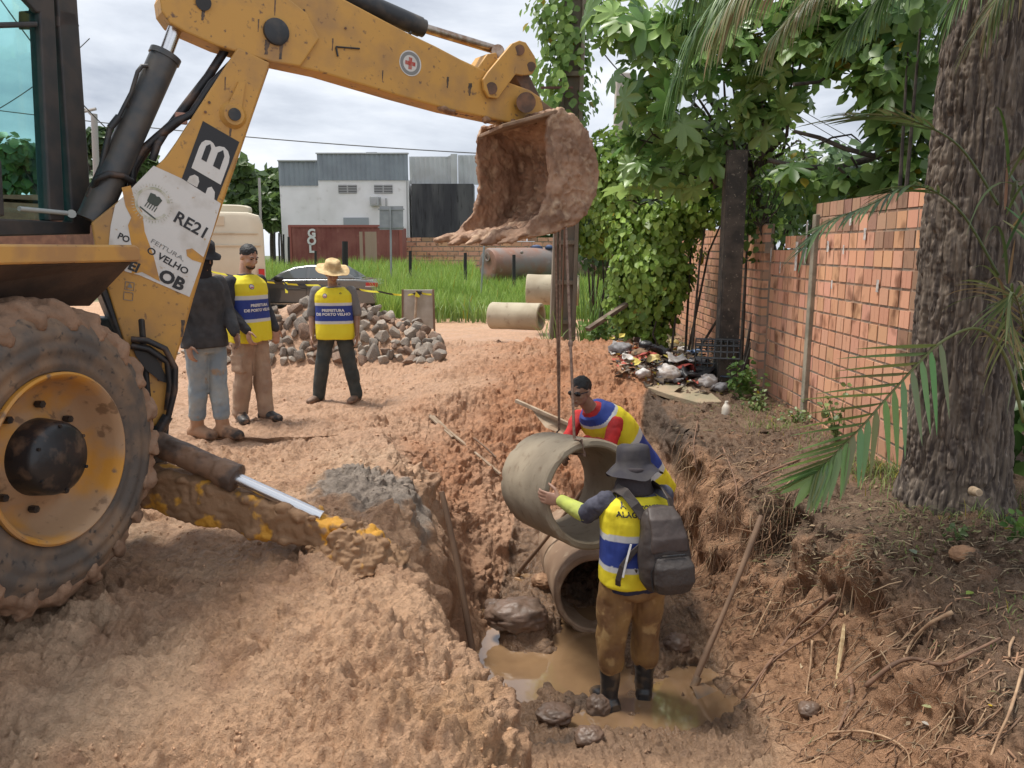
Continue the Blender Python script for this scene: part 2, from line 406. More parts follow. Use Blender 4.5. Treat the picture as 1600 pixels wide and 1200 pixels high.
b0 = np.abs(vnoise(Qw, 4.2, 141)); b1 = np.abs(vnoise(Qw, 9, 143)); b2_ = np.abs(vnoise(Qw, 19, 147)); b3 = np.abs(vnoise(Qw, 39, 151)); b4 = np.abs(vnoise(Q, 75, 157))
st = 1-np.clip((steep-.35)/.3,0,1)*.8
d = n1*.075 + (b0-.3)*.08*rough + cl0*.10*sst(-.1,.3,vnoise(Q,2.1,171))*sst(6.5,5.,Q[:,1])*(ml<.5) + (b1-.3)*.085*(.4+.6*patch)*rough + st*((b2_-.25)*.060*(.45+.55*patch2) + (b3-.25)*.032*(.5+.5*patch) + (b4-.25)*.014*sst(5,3.5,Q[:,1])) + cl1*.05*patch2*rough + st*cl2*.05*rough*(.3+.7*patch) + st*cl3*.02*patch
d = d - .05*sst(.1,.5,vnoise(Q, 1.3, 88))*(ml<=0)
d = d*(1-.15*floor) + floor*(sst(.0,.5,n1+.2*n2)*.05-.02) + heap*(cl1*.045+cl2*.03+n2*.02) + np.clip(steep*1.5,0,1)*(n1*.08+n2*.03+cl0*.05)
# bank: ledges, holes, vertical runnels
run = fbm(Q*np.array([1,1,.28]), 11, 4, 51)
d = d + bank*np.clip(steep*2,0,1)*(run*.09+n1*.15-.03+cl0*.08-np.abs(fbm(Q, 5, 3, 61))*.10)
# side flow: big flat slabs of cut clay at trench end
d = d*(1-.5*((np.abs(Q[:,1]-4.2)<.4)&(Q[:,0]<-1.2)))
d = d*(1-.35*sst(5.8,7.5,Q[:,1]))
d = d*np.where((ml>0)&(ml<1)&(Q[:,1]<5.9), .85, 1.)
disp = np.zeros(len(P)); disp[near] = d
# fade at the wheel and boots
P2 = P+Nn*disp[:,None]
ny, nx = X.shape
idx = np.arange(ny*nx).reshape(ny, nx)
F = np.stack([idx[:-1,:-1], idx[:-1,1:], idx[1:,1:], idx[1:,:-1]], -1).reshape(-1,4)
# --- soil colours (what the soil is, not how it is lit)
def lerp(a, b, t): return a*(1-t[:,None])+np.array(b)*t[:,None]
c = np.tile(np.array((.61,.37,.22)), (len(P),1))
A = P2; a1 = fbm(A, .9, 3, 201); a2 = fbm(A, 3.5, 3, 207); a3 = fbm(A, 14, 2, 209)
c = lerp(c, (.63,.425,.275), sst(.05,.5,a1)); c = lerp(c, (.48,.275,.165), sst(.1,.5,a2)*.75)
xlA, mlA, mrA, endA = masks(A[:,0], A[:,1])
peopleside = sst(5.2,7.0,A[:,1])*(1-sst(14,18,A[:,1]))
c = lerp(c, (.56,.335,.21), peopleside*.75)
heapA = sst(5.6,7.0,A[:,1])*sst(.02,.3,mlA)*(1-sst(10.5,12.5,A[:,1]))
c = lerp(c, (.46,.20,.09), heapA*sst(-.45,.25,a1+A[:,0]*.25)*.85)
c = lerp(c, (.46,.25,.10), sst(.1,.7,a3*.4+a2*.5+.6*np.exp(-((A[:,0]+.15)/.3)**2-((A[:,1]-2.6)/.4)**2))*(A[:,1]<5)*.5); c = lerp(c, (.42,.25,.155), sst(.0,.5,a3)*.35)
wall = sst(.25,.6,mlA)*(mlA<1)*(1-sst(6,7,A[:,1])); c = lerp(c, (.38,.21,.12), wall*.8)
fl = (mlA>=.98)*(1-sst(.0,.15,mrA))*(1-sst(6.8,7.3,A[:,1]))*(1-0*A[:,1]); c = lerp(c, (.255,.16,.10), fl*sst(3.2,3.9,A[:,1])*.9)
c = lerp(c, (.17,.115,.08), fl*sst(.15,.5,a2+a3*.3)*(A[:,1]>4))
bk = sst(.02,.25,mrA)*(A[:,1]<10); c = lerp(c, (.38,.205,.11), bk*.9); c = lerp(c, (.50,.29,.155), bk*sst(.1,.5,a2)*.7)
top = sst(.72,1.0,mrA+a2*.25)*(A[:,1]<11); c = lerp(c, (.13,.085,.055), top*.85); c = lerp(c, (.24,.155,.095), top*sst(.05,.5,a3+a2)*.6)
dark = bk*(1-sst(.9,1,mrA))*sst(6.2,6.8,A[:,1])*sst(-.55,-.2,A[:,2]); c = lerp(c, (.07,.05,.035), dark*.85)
grav = np.exp(-((A[:,0]+.92)/.42)**4-((A[:,1]-5.0)/.5)**4); c = lerp(c, (.27,.235,.20), sst(.3,.7,grav+a3*.3)*(A[:,2]>-.25)*.85); c = c*(1+.35*(a3*grav)[:,None])
yf = np.interp(A[:,0],[-60,-6,-4,-3,60],[24,24,22,18,17.5]); c = lerp(c, (.075,.11,.03), sst(0,.8,A[:,1]-yf+a2)*.95)
farg = sst(2.2,2.6,A[:,0])*sst(9.3,10.5,A[:,1]); c = lerp(c, (.06,.08,.03), farg*.8)
c *= (1+.10*fbm(A, 40, 2, 301))[:,None]
# wetness in alpha
wet = np.clip(fl*sst(3.6,4.2,A[:,1])*.75+sst(.0,.45,-a2+.1)*.45+np.exp(-((A[:,0]+1.35)/.4)**2-((A[:,1]-4.0)/.35)**2)*.6,0,1)
c4 = np.concatenate([np.clip(c,0,1), np.clip(wet,0,1)[:,None]], 1)
gm = mat('earth_soil', attr='col', rough=.85, bump=0)
N = gm.node_tree.nodes; L = gm.node_tree.links; p = N['Principled BSDF']; at_ = [n for n in N if n.type == 'ATTRIBUTE'][0]
tcn = [n for n in N if n.type == 'TEX_COORD'][0]
r = N.new('ShaderNodeMapRange'); r.inputs[3].default_value = .72; r.inputs[4].default_value = .22; L.new(at_.outputs['Alpha'], r.inputs[0]); L.new(r.outputs[0], p.inputs['Roughness'])
na = N.new('ShaderNodeTexNoise'); na.inputs['Scale'].default_value = 95; na.inputs['Detail'].default_value = 5; na.inputs['Roughness'].default_value = .65; L.new(tcn.outputs['Object'], na.inputs['Vector'])
nb = N.new('ShaderNodeTexNoise'); nb.inputs['Scale'].default_value = 22; nb.inputs['Detail'].default_value = 6; nb.inputs['Roughness'].default_value = .7; L.new(tcn.outputs['Object'], nb.inputs['Vector'])
b1 = N.new('ShaderNodeBump'); b1.inputs['Strength'].default_value = 1; b1.inputs['Distance'].default_value = .02; L.new(na.outputs[0], b1.inputs['Height'])
b2 = N.new('ShaderNodeBump'); b2.inputs['Strength'].default_value = 1; b2.inputs['Distance'].default_value = .03; L.new(nb.outputs[0], b2.inputs['Height']); L.new(b1.outputs[0], b2.inputs['Normal']); L.new(b2.outputs[0], p.inputs['Normal'])
mr_ = N.new('ShaderNodeMapRange'); mr_.inputs[1].default_value = .3; mr_.inputs[2].default_value = .7; mr_.inputs[3].default_value = .78; mr_.inputs[4].default_value = 1.18; L.new(nb.outputs[0], mr_.inputs[0])
vm = N.new('ShaderNodeVectorMath'); vm.operation = 'SCALE'; L.new(at_.outputs['Color'], vm.inputs[0]); L.new(mr_.outputs[0], vm.inputs['Scale']); L.new(vm.outputs[0], p.inputs['Base Color'])
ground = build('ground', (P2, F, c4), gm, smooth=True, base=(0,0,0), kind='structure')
GB = None
def terrain_bvh():
    global GB
    if GB is None:
        sel = (P2[:,1]<14)&(P2[:,1]>1)&(P2[:,0]>-7)&(P2[:,0]<6)
        k = 1
        iy = np.arange(0, ny-1, 3); ix = np.arange(0, nx-1, 3)
        G = P2.reshape(ny,nx,3)[::4, ::4]; a, b = G.shape[:2]; ii = np.arange(a*b).reshape(a,b)
        FF = np.stack([ii[:-1,:-1], ii[:-1,1:], ii[1:,1:], ii[1:,:-1]], -1).reshape(-1,4)
        GB = BVHTree.FromPolygons(G.reshape(-1,3).tolist(), FF.tolist())
    return GB
def gtop(x, y):
    h = terrain_bvh().ray_cast(V(x, y, 6), V(0,0,-1)); return h[0].z if h[0] else gh(x, y)
def ghit(u, v):
    d = ray(u, v).normalized(); h = terrain_bvh().ray_cast(O, d)
    return (h[0], h[1]) if h[0] else (gz(u, v, 0), V(0,0,1))
# dirt road strip far
# water
mw = mat('muddy_water', (.29,.18,.095), rough=.03, c2=(.23,.14,.075), ns=3, spec=1, coat=1, bump=.10, bs=7, bd=.012)
wmb = MB(); nxw, nyw = 40, 60
for j in range(nyw+1):
    for i in range(nxw+1): wmb.v.append((-.8+i*2.4/nxw, 3.9+j*3.4/nyw, WATER_Z))
for j in range(nyw):
    for i in range(nxw): a = j*(nxw+1)+i; wmb.f.append((a,a+1,a+nxw+2,a+nxw+1)); wmb.mi.append(0)
build('water', wmb, mw, smooth=True, kind='structure')
# ================================================================== materials shared
MUDC = (.30,.17,.09); MUDD = (.17,.10,.06)
yel = mat('machine_yellow', (.56,.295,.062), rough=.5, c2=(.36,.20,.075), ns=5, nlo=.44, nhi=.75, c3=(.16,.09,.05), n3=28, lo3=.62, hi3=.72, bump=.15, bs=60, bd=.003)
yelmud = mat('muddy_yellow', (.62,.31,.04), rough=.75, c2=(.27,.155,.08), ns=5.5, nlo=.40, nhi=.45, bump=.6, bs=35, bd=.012)
yeldust = mat('dusty_yellow', (.56,.26,.035), rough=.65, c2=(.40,.25,.14), ns=3.6, nlo=.36, nhi=.54, c3=(.22,.13,.07), n3=14, lo3=.58, hi3=.66, bump=.25, bs=40, bd=.005)
blk = mat('black_metal', (.025,.027,.03), rough=.45, c2=(.10,.08,.06), ns=8, nlo=.5, nhi=.75, bump=.1, bs=50, bd=.002)
brnmetal = mat('rusty_brown_metal', (.20,.10,.055), rough=.6, c2=(.10,.06,.04), ns=12, nlo=.4, nhi=.6, bump=.4, bs=40, bd=.004)
chrome = mat('chrome', (.75,.75,.76), rough=.24, metal=1)
chromedirty = mat('dirty_chrome', (.45,.38,.32), rough=.3, metal=1, c2=(.3,.2,.14), ns=20)
greycyl = mat('grey_cylinder_paint', (.05,.055,.06), rough=.38, c2=(.09,.08,.07), ns=9)
tyreM = mat('muddy_rubber', (.105,.088,.075), rough=.8, c2=(.26,.17,.105), ns=5.5, nlo=.40, nhi=.66, c3=(.05,.045,.042), n3=26, lo3=.6, hi3=.72, bump=.4, bs=45, bd=.006)
tread = mat('mud_caked_tread', (.33,.20,.125), rough=.9, c2=(.20,.125,.08), ns=6, nlo=.4, nhi=.65, bump=.8, bs=40, bd=.012)
hose = mat('rubber_hose', (.02,.02,.022), rough=.5, c2=(.12,.07,.045), ns=10, nlo=.5, nhi=.7)
mudM = mat('caked_mud', (.27,.15,.08), rough=.8, c2=(.17,.095,.055), ns=9, nlo=.38, nhi=.62, c3=(.40,.24,.14), n3=16, lo3=.55, hi3=.66, bump=.7, bs=45, bd=.01)
white = mat('sticker_white', (.66,.64,.60), rough=.5, c2=(.50,.46,.40), ns=8, nlo=.5, nhi=.75, c3=(.45,.30,.15), n3=30, lo3=.68, hi3=.74)
inkM = mat('black_lettering', (.02,.02,.022), rough=.5)
greyink = mat('grey_lettering', (.22,.22,.21), rough=.6)
# ================================================================== backhoe
TH = math.radians(35); BD = V(math.cos(TH), math.sin(TH), 0); BN = V(math.sin(TH), -math.cos(TH), 0)   # dir to bucket, near normal
P0 = at(850, 165, 5.75)
def bp(u, v, off=0): return onplane(u, v, P0+BN*(-off), BN)       # off>0 : further away
FAR = -BN
BH = empty('backhoe_loader', (-2.9, 3.6, 0), 'yellow backhoe with white stickered boom and muddy rear wheel, its bucket raised over the trench', 'backhoe')
AX = V(math.cos(math.radians(-12.6)), math.sin(math.radians(-12.6)), 0); RD = V(-AX.y, AX.x, 0)   # outward axle, rearward
WC = at(97, 716, 3.3)
# ---- wheel
wh = empty('wheel', WC-BH.location); wh.parent = BH
prof = [(-.05,.375),(-.012,.385),(.0,.43),(.012,.50),(.004,.57),(-.03,.625),(-.07,.650),(-.21,.66),(-.35,.65),(-.39,.62),(-.42,.5),(-.37,.375)]
def tyre_profile_r(x): pass
mb = MB(); seg = 160; pp = []
for a, b in zip(prof[:-1], prof[1:]):
    for k in range(6): pp.append((a[0]+(b[0]-a[0])*k/6, a[1]+(b[1]-a[1])*k/6))
pp.append(prof[-1])
mb.lathe(pp, WC, AX, seg)
vs = np.array(mb.v); ctr = np.array(WC); ax = np.array(AX)
rel = vs-ctr; xa = rel@ax; rad = rel-xa[:,None]*ax; rr = np.linalg.norm(rad, axis=1); rn = rad/rr[:,None]
ang = np.arctan2(rad@np.array(RD), rad[:,2])
# raised rings on the sidewall
ring = .004*np.sin((rr-.40)*95)*((rr>.40)&(rr<.6)&(xa>-.1))
nz_ = fbm(vs, 9, 4, 5)*.012*sst(.55,.64,rr)
vs = vs+ax*ring[:,None]+rn*nz_[:,None]
build('tyre', (vs, np.array(mb.f), None), tyreM, parent=wh, smooth=True)
# raised mould letters/marks hint as radial bars
mb = MB()
lug = []
for side in (0, 1):
    for k in range(21):
        a0 = 2*PI*(k+.5*side)/21
        pts = []
        for t in np.linspace(0, 1, 9):
            a = a0 + (t*.26 if True else 0)
            x = (-.235+.235*t) if side == 0 else (-.185-.235*t)
            r = .655 if t < .72 else .655-(t-.72)/.28*.075
            if side == 0 and t > .72: x = -.066+ (t-.72)/.28*.062
            if side == 1 and t > .72: x = -.355-(t-.72)/.28*.062
            pts.append((a, x, r))
        lug.append((pts, side))
for pts, side in lug:
    wv = []
    for a, x, r in pts:
        for da in (-.042, .042):
            for h in (-.02, .046):
                rd = RD*math.sin(a+da)+V(0,0,1)*math.cos(a+da)
                wv.append(WC+AX*x+rd*(r+h)+AX*((.010 if side == 0 else -.010) if (r < .65) else 0))
    n = len(pts); fs = []
    for i in range(n-1):
        b = i*4; q = b+4
        fs += [(b,b+1,q+1,q),(b+1,b+3,q+3,q+1),(b+3,b+2,q+2,q+3),(b+2,b,q,q+2)]
    fs += [(0,2,3,1),((n-1)*4,(n-1)*4+1,(n-1)*4+3,(n-1)*4+2)]
    mb.add(wv, fs)
mb.lathe([(-.03,.58),(-.022,.625),(-.05,.658),(-.08,.672),(-.345,.672),(-.38,.63),(-.36,.58),(-.03,.58)], WC, AX, 90)
tv, tf = bake(mb, .012, 2, .5, disp=lambda v, n: fbm(v, 12, 4, 9)*.026+np.abs(vnoise(v, 22, 3))*.012+np.clip(.5-worley(v, 14, 3),0,1)*.02)
build('tread', (tv, tf, None), tread, parent=wh, smooth=True)
mb = MB(); mb.lathe([(-.05,.38),(.010,.385),(.016,.375),(.008,.362),(-.03,.352),(-.06,.345),(-.12,.325),(-.15,.30),(-.165,.27),(-.155,.225),(-.13,.19),(-.12,.10)], WC, AX, 96)
build('rim', mb, yeldust, parent=wh, smooth=True)
mb = MB(); mb.lathe([(-.13,.175),(-.03,.165),(-.005,.155),(.01,.135),(.015,.10),(.03,.07),(.032,.0)], WC, AX, 48)
for k in range(8):
    a = 2*PI*k/8+.2; c = WC+(RD*math.sin(a)+V(0,0,1)*math.cos(a))*.235-AX*.15; mb.cyl(c, c+AX*.035, .017, 6)
for k in range(6):
    a = 2*PI*k/6; c = WC+(RD*math.sin(a)+V(0,0,1)*math.cos(a))*.145+AX*.0; mb.cyl(c, c+AX*.012, .008, 6)
build('hub', mb, mat('hub_black', (.018,.018,.02), rough=.35, c2=(.12,.08,.055), ns=14, nlo=.52, nhi=.72, bump=.2, bs=30), parent=wh, smooth=40)
# ---- far wheel on the other side and axle
def body_at(lat, rear, z): return V(WC.x, WC.y, 0)+AX*lat+RD*rear+V(0,0,z)
w2 = empty('wheel', body_at(-1.75,0,WC.z)-BH.location); w2.parent = BH
mb = MB(); mb.lathe(pp, body_at(-1.75,0,WC.z), AX, 60); build('tyre', mb, tyreM, parent=w2, smooth=True)
mb = MB(); mb.cyl(body_at(-.1,0,WC.z), body_at(-2.1,0,WC.z), .12, 24); build('axle', mb, blk, parent=BH, smooth=40)
mb = MB()
for lat in (-.62,-1.35): mb.beam(body_at(lat,-2.6,.75), body_at(lat,.95,.75), .12, .3, up=(0,0,1))
mb.box(body_at(-1.0,.9,.85), (1.6,.12,.85), rz=math.radians(-12.6))
mb.box(body_at(-1.0,-1.0,1.0), (.9,2.4,.35), rz=math.radians(-12.6))
build('chassis', mb, blk, parent=BH, bevel=.01)
mb = MB(); mb.loft([(body_at(-1.0,r,1.35), .42, h, AX, V(0,0,1)) for r, h in ((-1.3,.42),(-2.6,.36),(-2.75,.30))], 24, 6); build('bonnet', mb, yel, parent=BH, smooth=40)
# ---- fender
mb = MB()
FO = -.03
def fe(lat, rear, z): return body_at(lat, rear, z)
rearF = (onplane(219, 388, body_at(FO,0,0), AX)-body_at(FO,0,0)).dot(RD)
sec = [(-1.05,1.50),(-.95,1.64),(-.7,1.668),(rearF-.03,1.668),(rearF,1.655),(rearF,1.60),(rearF-.015,1.585),(-.7,1.585),(-.9,1.56),(-.98,1.48)]
mb.prism([fe(FO,r,z) for r,z in sec], -AX, .62)
build('fender', mb, mat('fender_yellow', (.60,.33,.09), rough=.5, c2=(.45,.25,.1), ns=6, c3=(.2,.11,.06), n3=20, lo3=.66, hi3=.72), parent=BH, bevel=.018, smooth=40)
mb = MB()
p1 = [fe(-.05,-.6,1.585), fe(-.05,rearF-.03,1.585), fe(-.30,rearF-.06,1.36), fe(-.34,-.0,1.40), fe(-.3,-.6,1.45)]
mb.add([p for p in p1]+[p-V(0,0,0)-AX*.30 for p in p1], [(0,1,2,3,4),(9,8,7,6,5),(0,5,6,1),(1,6,7,2),(2,7,8,3),(3,8,9,4),(4,9,5,0)])
build('wheel_arch', mb, mat('arch_dark', (.10,.062,.042), rough=.85, c2=(.06,.04,.03), ns=6, bump=.4, bs=30), parent=BH, bevel=.012)
# ---- cab
CL = -.50
cp0 = body_at(CL, 0, 0)
def cs(u, v, off=0): return onplane(u, v, cp0-AX*off, AX)
cab = empty('cab', body_at(-1.0, 0, 1.3)-BH.location); cab.parent = BH
black_p = mat('cab_frame_black', (.035,.035,.036), rough=.5, c2=(.06,.05,.045), ns=9, bump=.1, bs=40, bd=.003)
mb = MB()
def bar(u1,v1,u2,v2,w,off=0,t=.07): mb.prism([cs(u1-w/2,v1,off),cs(u1+w/2,v1,off),cs(u2+w/2,v2,off),cs(u2-w/2,v2,off)], -AX, t)
bar(101,-70,130,352,31); bar(70,-70,90,345,24); 
mb.prism([cs(-120,336),cs(142,348),cs(142,366),cs(-120,372)], -AX, .08)
mb.prism([cs(-120,338),cs(8,338),cs(3,250),cs(-120,250)], -AX, .06)
mb.prism([cs(-60,36),cs(60,33),cs(60,42),cs(-60,46)], -AX, .03)
mb.prism([cs(35,-5),cs(58,20),cs(66,20),cs(66,-40),cs(20,-40)], -AX, .03)
# roof, floor, far frame
RR = (cs(130,352)-cp0).dot(RD); RT = (cs(101,-20)-cp0).dot(RD)
def cb(lat, r, z): return body_at(lat, r, z)
zt = cs(101,-60).z
for lat in (-.5-.04, -1.5):
    mb.beam(cb(lat,-1.1,1.2), cb(lat,-.95,zt), .08, .08); mb.beam(cb(lat,-.3,1.5), cb(lat,-.3,zt), .07, .07) if lat < -1 else None
mb.beam(cb(-1.5,RR,1.2), cb(-1.5,RT,zt), .08, .1)
mb.beam(cb(-.54,RR-.02,1.48), cb(-1.5,RR-.02,1.48), .06, .12); mb.beam(cb(-1.5,-1.1,1.45), cb(-1.5,RR,1.45), .08, .1)
build('frame', mb, black_p, parent=cab, bevel=.008)
mb = MB(); mb.prism([cb(-.42,-1.3,zt),cb(-.42,RT+.25,zt-.03),cb(-.42,RT+.2,zt+.1),cb(-.42,-1.2,zt+.13)], -AX, 1.2); 
q0 = cs(118,34); 
mb.prism([cs(92,12),cs(118,20),cs(124,38),cs(126,42),cs(92,42)], -AX, .25)
build('roof', mb, mat('roof_dark', (.045,.04,.04), rough=.6, c2=(.09,.07,.06), ns=8), parent=cab, bevel=.01)
gl = bpy.data.materials.new('tinted_glass'); gl.use_nodes = True; n_ = gl.node_tree.nodes; l_ = gl.node_tree.links
n_.remove(n_['Principled BSDF']); g1 = n_.new('ShaderNodeBsdfTransparent'); g1.inputs[0].default_value = (.66,.90,.88,1)
g2 = n_.new('ShaderNodeBsdfGlossy'); g2.inputs['Roughness'].default_value = .03; g2.inputs[0].default_value = (.85,.95,.95,1)
fr_ = n_.new('ShaderNodeFresnel'); fr_.inputs[0].default_value = 1.3; mxx = n_.new('ShaderNodeMixShader'); l_.new(fr_.outputs[0], mxx.inputs[0]); l_.new(g1.outputs[0], mxx.inputs[1]); l_.new(g2.outputs[0], mxx.inputs[2]); l_.new(mxx.outputs[0], n_['Material Output'].inputs[0])
mb = MB(); mb.prism([cs(-120,340,.03),cs(120,345,.03),cs(95,-70,.03),cs(-120,-70,.03)], -AX, .006); build('side_window', mb, gl, parent=cab)
mb = MB(); mb.prism([cb(-1.5,-1.1,1.4),cb(-1.5,RR,1.4),cb(-1.5,RT,zt),cb(-1.5,-1.0,zt)], -AX, .006); build('side_window', mb, gl, parent=cab)
mb = MB(); mb.tube([cs(30,326,-.03),cs(115,334,-.03)], .012, 8); mb.cyl(cs(112,334,-.05),cs(112,334,.02),.022,10); build('handle', mb, mat('dull_alloy',(.4,.42,.4),rough=.5), parent=cab, smooth=True)
mb = MB(); mb.box(body_at(-1.05,-.35,1.35), (.5,.5,.14), rz=-.22); mb.box(body_at(-1.05,-.62,1.6), (.46,.12,.55), rz=-.22); build('seat', mb, mat('seat_black',(.03,.03,.032),rough=.8), parent=cab, bevel=.04)
mb = MB(); mb.tube([body_at(-.75,.35,1.2),body_at(-.72,.4,1.75)], .02, 8); mb.ball(body_at(-.72,.4,1.78),.035); build('lever', mb, black_p, parent=cab, smooth=True)
# ---- boom
bm_out = [(372,74),(330,138),(262,243),(200,302),(143,348),(150,395),(168,452),(196,540),(222,610),(236,664),(258,672),(264,590),(286,520),(301,465),(330,368),(356,290),(385,205),(422,98)]
BT = .26
boom = empty('boom', bp(300,400,BT/2)-BH.location); boom.parent = BH
mb = MB(); mb.prism([bp(u,v,0) for u,v in bm_out], FAR, .028)
mb.prism([bp(u+2,v,BT) for u,v in bm_out], FAR, .028)
# connecting plates: right edge closed, left closed lower recessed
for (a,b) in (((420,100),(385,205)),((385,205),(356,290)),((356,290),(330,368)),((330,368),(301,465)),((301,465),(286,520)),((286,520),(264,590)),((264,590),(256,668))):
    A0, B0_, = bp(a[0]-4,a[1],.02), bp(b[0]-4,b[1],.02); A1, B1_ = A0+FAR*(BT-.02), B0_+FAR*(BT-.02); nn = (B0_-A0).cross(FAR).normalized()
    mb.prism([A0,B0_,B1_,A1], nn, .02)
build('frame', mb, yel, parent=boom, bevel=.008)
mb = MB()
for (u1,v1,u2,v2) in ((360,108,300,200),(300,200,255,262),(255,262,215,300)):
    A0, B0_ = bp(u1,v1,.03), bp(u2,v2,.03); A1, B1_ = A0+FAR*(BT-.03), B0_+FAR*(BT-.03); mb.prism([A0,B0_,B1_,A1], (B0_-A0).cross(FAR), .02)
build('inner_plate', mb, brnmetal, parent=boom)
# boss with hole on the boom side
mb = MB(); c0 = bp(364,180,-.001); mb.cyl(c0, c0+BN*.028, .075, 24, .055); mb.prism([bp(355,165,-.002),bp(372,128,-.002),bp(382,130,-.002),bp(376,172,-.002)], BN, .016); build('boss', mb, yel, parent=boom, smooth=40)
mb = MB(); mb.cyl(c0+BN*.02, c0+BN*.038, .034, 20); build('pin', mb, blk, parent=boom, smooth=40)
# stickers and lettering on the near plate
def onb(pts, lift): return [bp(u,v,-lift) for u,v in pts]
def flat(name, polys, m, lift, parent=boom, t=.0015):
    mb = MB()
    for p in polys: mb.prism(onb(p, lift), BN, t)
    return build(name, mb, m, parent=parent, fix=True)
flat('logo_panel', [[(317,189),(374,222),(338,315),(284,279)]], inkM, .001)
flat('sticker', [[(240,259),(284,279),(345,318),(332,362),(296,464),(218,430),(196,424),(168,400),(173,352),(180,320)]], white, .0025)
flat('sticker_tear', [[(190,293),(204,290),(212,318),(222,330),(226,362),(240,400),(250,440),(222,425),(205,428),(212,400),(205,380),(200,352),(205,340),(196,322)],[(291,390),(300,388),(318,402),(316,411),(300,406),(292,400)]], mat('torn_yellow',(.58,.29,.045),rough=.5,c2=(.42,.22,.07),ns=14), .0045)
# the two white letters of the maker's panel (drawn as strokes): B and a cut C
du = Vector((-(374-317), -(222-189)))  
def lp(s, t): # s along letter base direction (from lower right up-left of text), panel coordinates 0..1 : s across (317,189)->(374,222), t down (->284,279)
    u = 317+(374-317)*s+(284-317)*t; v = 189+(222-189)*s+(279-189)*t; return (u, v)
# B outer (text reads upward: top of letters toward the right edge)
Bo = [(.13,.98),(.13,.42),(.15,.30),(.22,.20),(.33,.155),(.42,.17),(.50,.23),(.58,.16),(.70,.12),(.82,.16),(.90,.26),(.93,.40),(.93,.98)]
Bo = [(s, .12+t*.66) for s,t in Bo]
flat('logo_letter', [[lp(s,t) for s,t in Bo]], white, .0028)
flat('logo_letter_hole', [[lp(.28,.56),lp(.28,.33),(lp(.36,.27)),lp(.42,.33),lp(.42,.56)],[lp(.60,.56),lp(.60,.33),lp(.70,.25),lp(.78,.33),lp(.78,.56)]], inkM, .0046)
flat('logo_letter', [[lp(.14,1.0),lp(.16,.90),lp(.26,.835),lp(.36,.84),lp(.42,.90),lp(.42,1.0)],[lp(.66,1.06),lp(.66,.92),lp(.74,.87),lp(.86,.92),lp(.93,1.08),lp(.9,1.16)]], white, .0028)
# text: baseline direction follows the sticker tilt
rt = (bp(312,378,0)-bp(274,356,0)).normalized(); upv = BN.cross(rt).normalized()
if upv.z < 0: upv = -upv
def btext(s, u, v, h_px, m, bold=0, xs=1, du_=(38,22)):
    r_ = (bp(u+du_[0],v+du_[1],0)-bp(u,v,0)).normalized(); u_ = BN.cross(r_)
    if u_.z < 0: u_ = -u_
    sz = (bp(u,v,0)-bp(u,v+h_px,0)).length*1.38
    mb = text_on(s, sz, bp(u,v,0), r_, u_, bold, xs, .0065); 
    return build('lettering', mb, m, parent=boom, fix=False)
btext('RE21', 299, 353, 18.5, inkM, .002, 1.05)
btext('FEITURA,', 262, 391, 7, greyink, 0, 1.45, (46,27))
btext('O VELHO', 262, 408, 10.5, inkM, .0012, 1.1, (44,25))
btext('PO', 193, 372, 10, inkM, .0012, .95, (44,20))
btext('OB', 268, 438, 19, inkM, .004, 1.08, (40,20))
btext('EI', 209, 417, 15, inkM, .003, 1.0, (44,20))
# town seal
mb = MB(); cS = bp(238,318,0); rS = .085; r_ = rt; u_ = upv
def ringpoly(r1, r2, a0, a1, n=24): return [(r1*math.cos(a0+(a1-a0)*k/n), r1*math.sin(a0+(a1-a0)*k/n)) for k in range(n+1)], [(r2*math.cos(a0+(a1-a0)*k/n), r2*math.sin(a0+(a1-a0)*k/n)) for k in range(n+1)]
def sealadd(mb, r1, r2, a0, a1):
    A_, B_ = ringpoly(r1, r2, a0, a1); n = len(A_); vs = [cS+r_*x+u_*y+BN*.006 for x,y in A_+B_]; mb.add(vs, [(i,i+1,n+i+1,n+i) for i in range(n-1)])
sealadd(mb, .088, .074, .6, 2*PI-.2); 
for k in range(40):
    a = 2*PI*k/40; mb.add([cS+(r_*math.cos(a+d)+u_*math.sin(a+d))*q+BN*.0061 for d,q in ((-.03,.093),(.03,.093),(0,.108))], [(0,1,2)])
build('seal_ring', mb, mat('seal_olive', (.38,.38,.27), rough=.6, c2=(.6,.58,.5), ns=30), parent=boom, fix=False)
mb = MB(); 
mb.add([cS+r_*x+u_*y+BN*.0062 for x,y in ((-.03,.0),(-.034,.045),(-.01,.05),(.0,.044),(.012,.05),(.034,.04),(.028,.0),(.018,-.006),(-.022,-.006))], [tuple(range(9))])
for k in range(5): x = -.026+k*.013; mb.add([cS+r_*(x+q)+u_*y+BN*.0062 for q,y in ((0,-.006),(.005,-.006),(.003,-.035),(-.002,-.035))], [(0,1,2,3)])
mb.add([cS+r_*x+u_*y+BN*.0062 for x,y in ((-.045,-.045),(.05,-.062),(.052,-.07),(-.045,-.053))], [(0,1,2,3)])
build('seal_emblem', mb, mat('seal_dark', (.06,.075,.06), rough=.6), parent=boom, fix=False)
mb = MB()
for (u0,v0) in ((196,440),(194,456)):
    for a_, b_ in (((0,0),(14,2)),((14,2),(13,14)),((13,14),(-1,12)),((-1,12),(0,0))): mb.tube([bp(u0+a_[0],v0+a_[1],-.003), bp(u0+b_[0],v0+b_[1],-.003)], .0016, 5)
mb.prism(onb([(203,442),(207,450),(199,449)],.003), BN, .001)
build('warning_label', mb, greyink, parent=boom, fix=False)
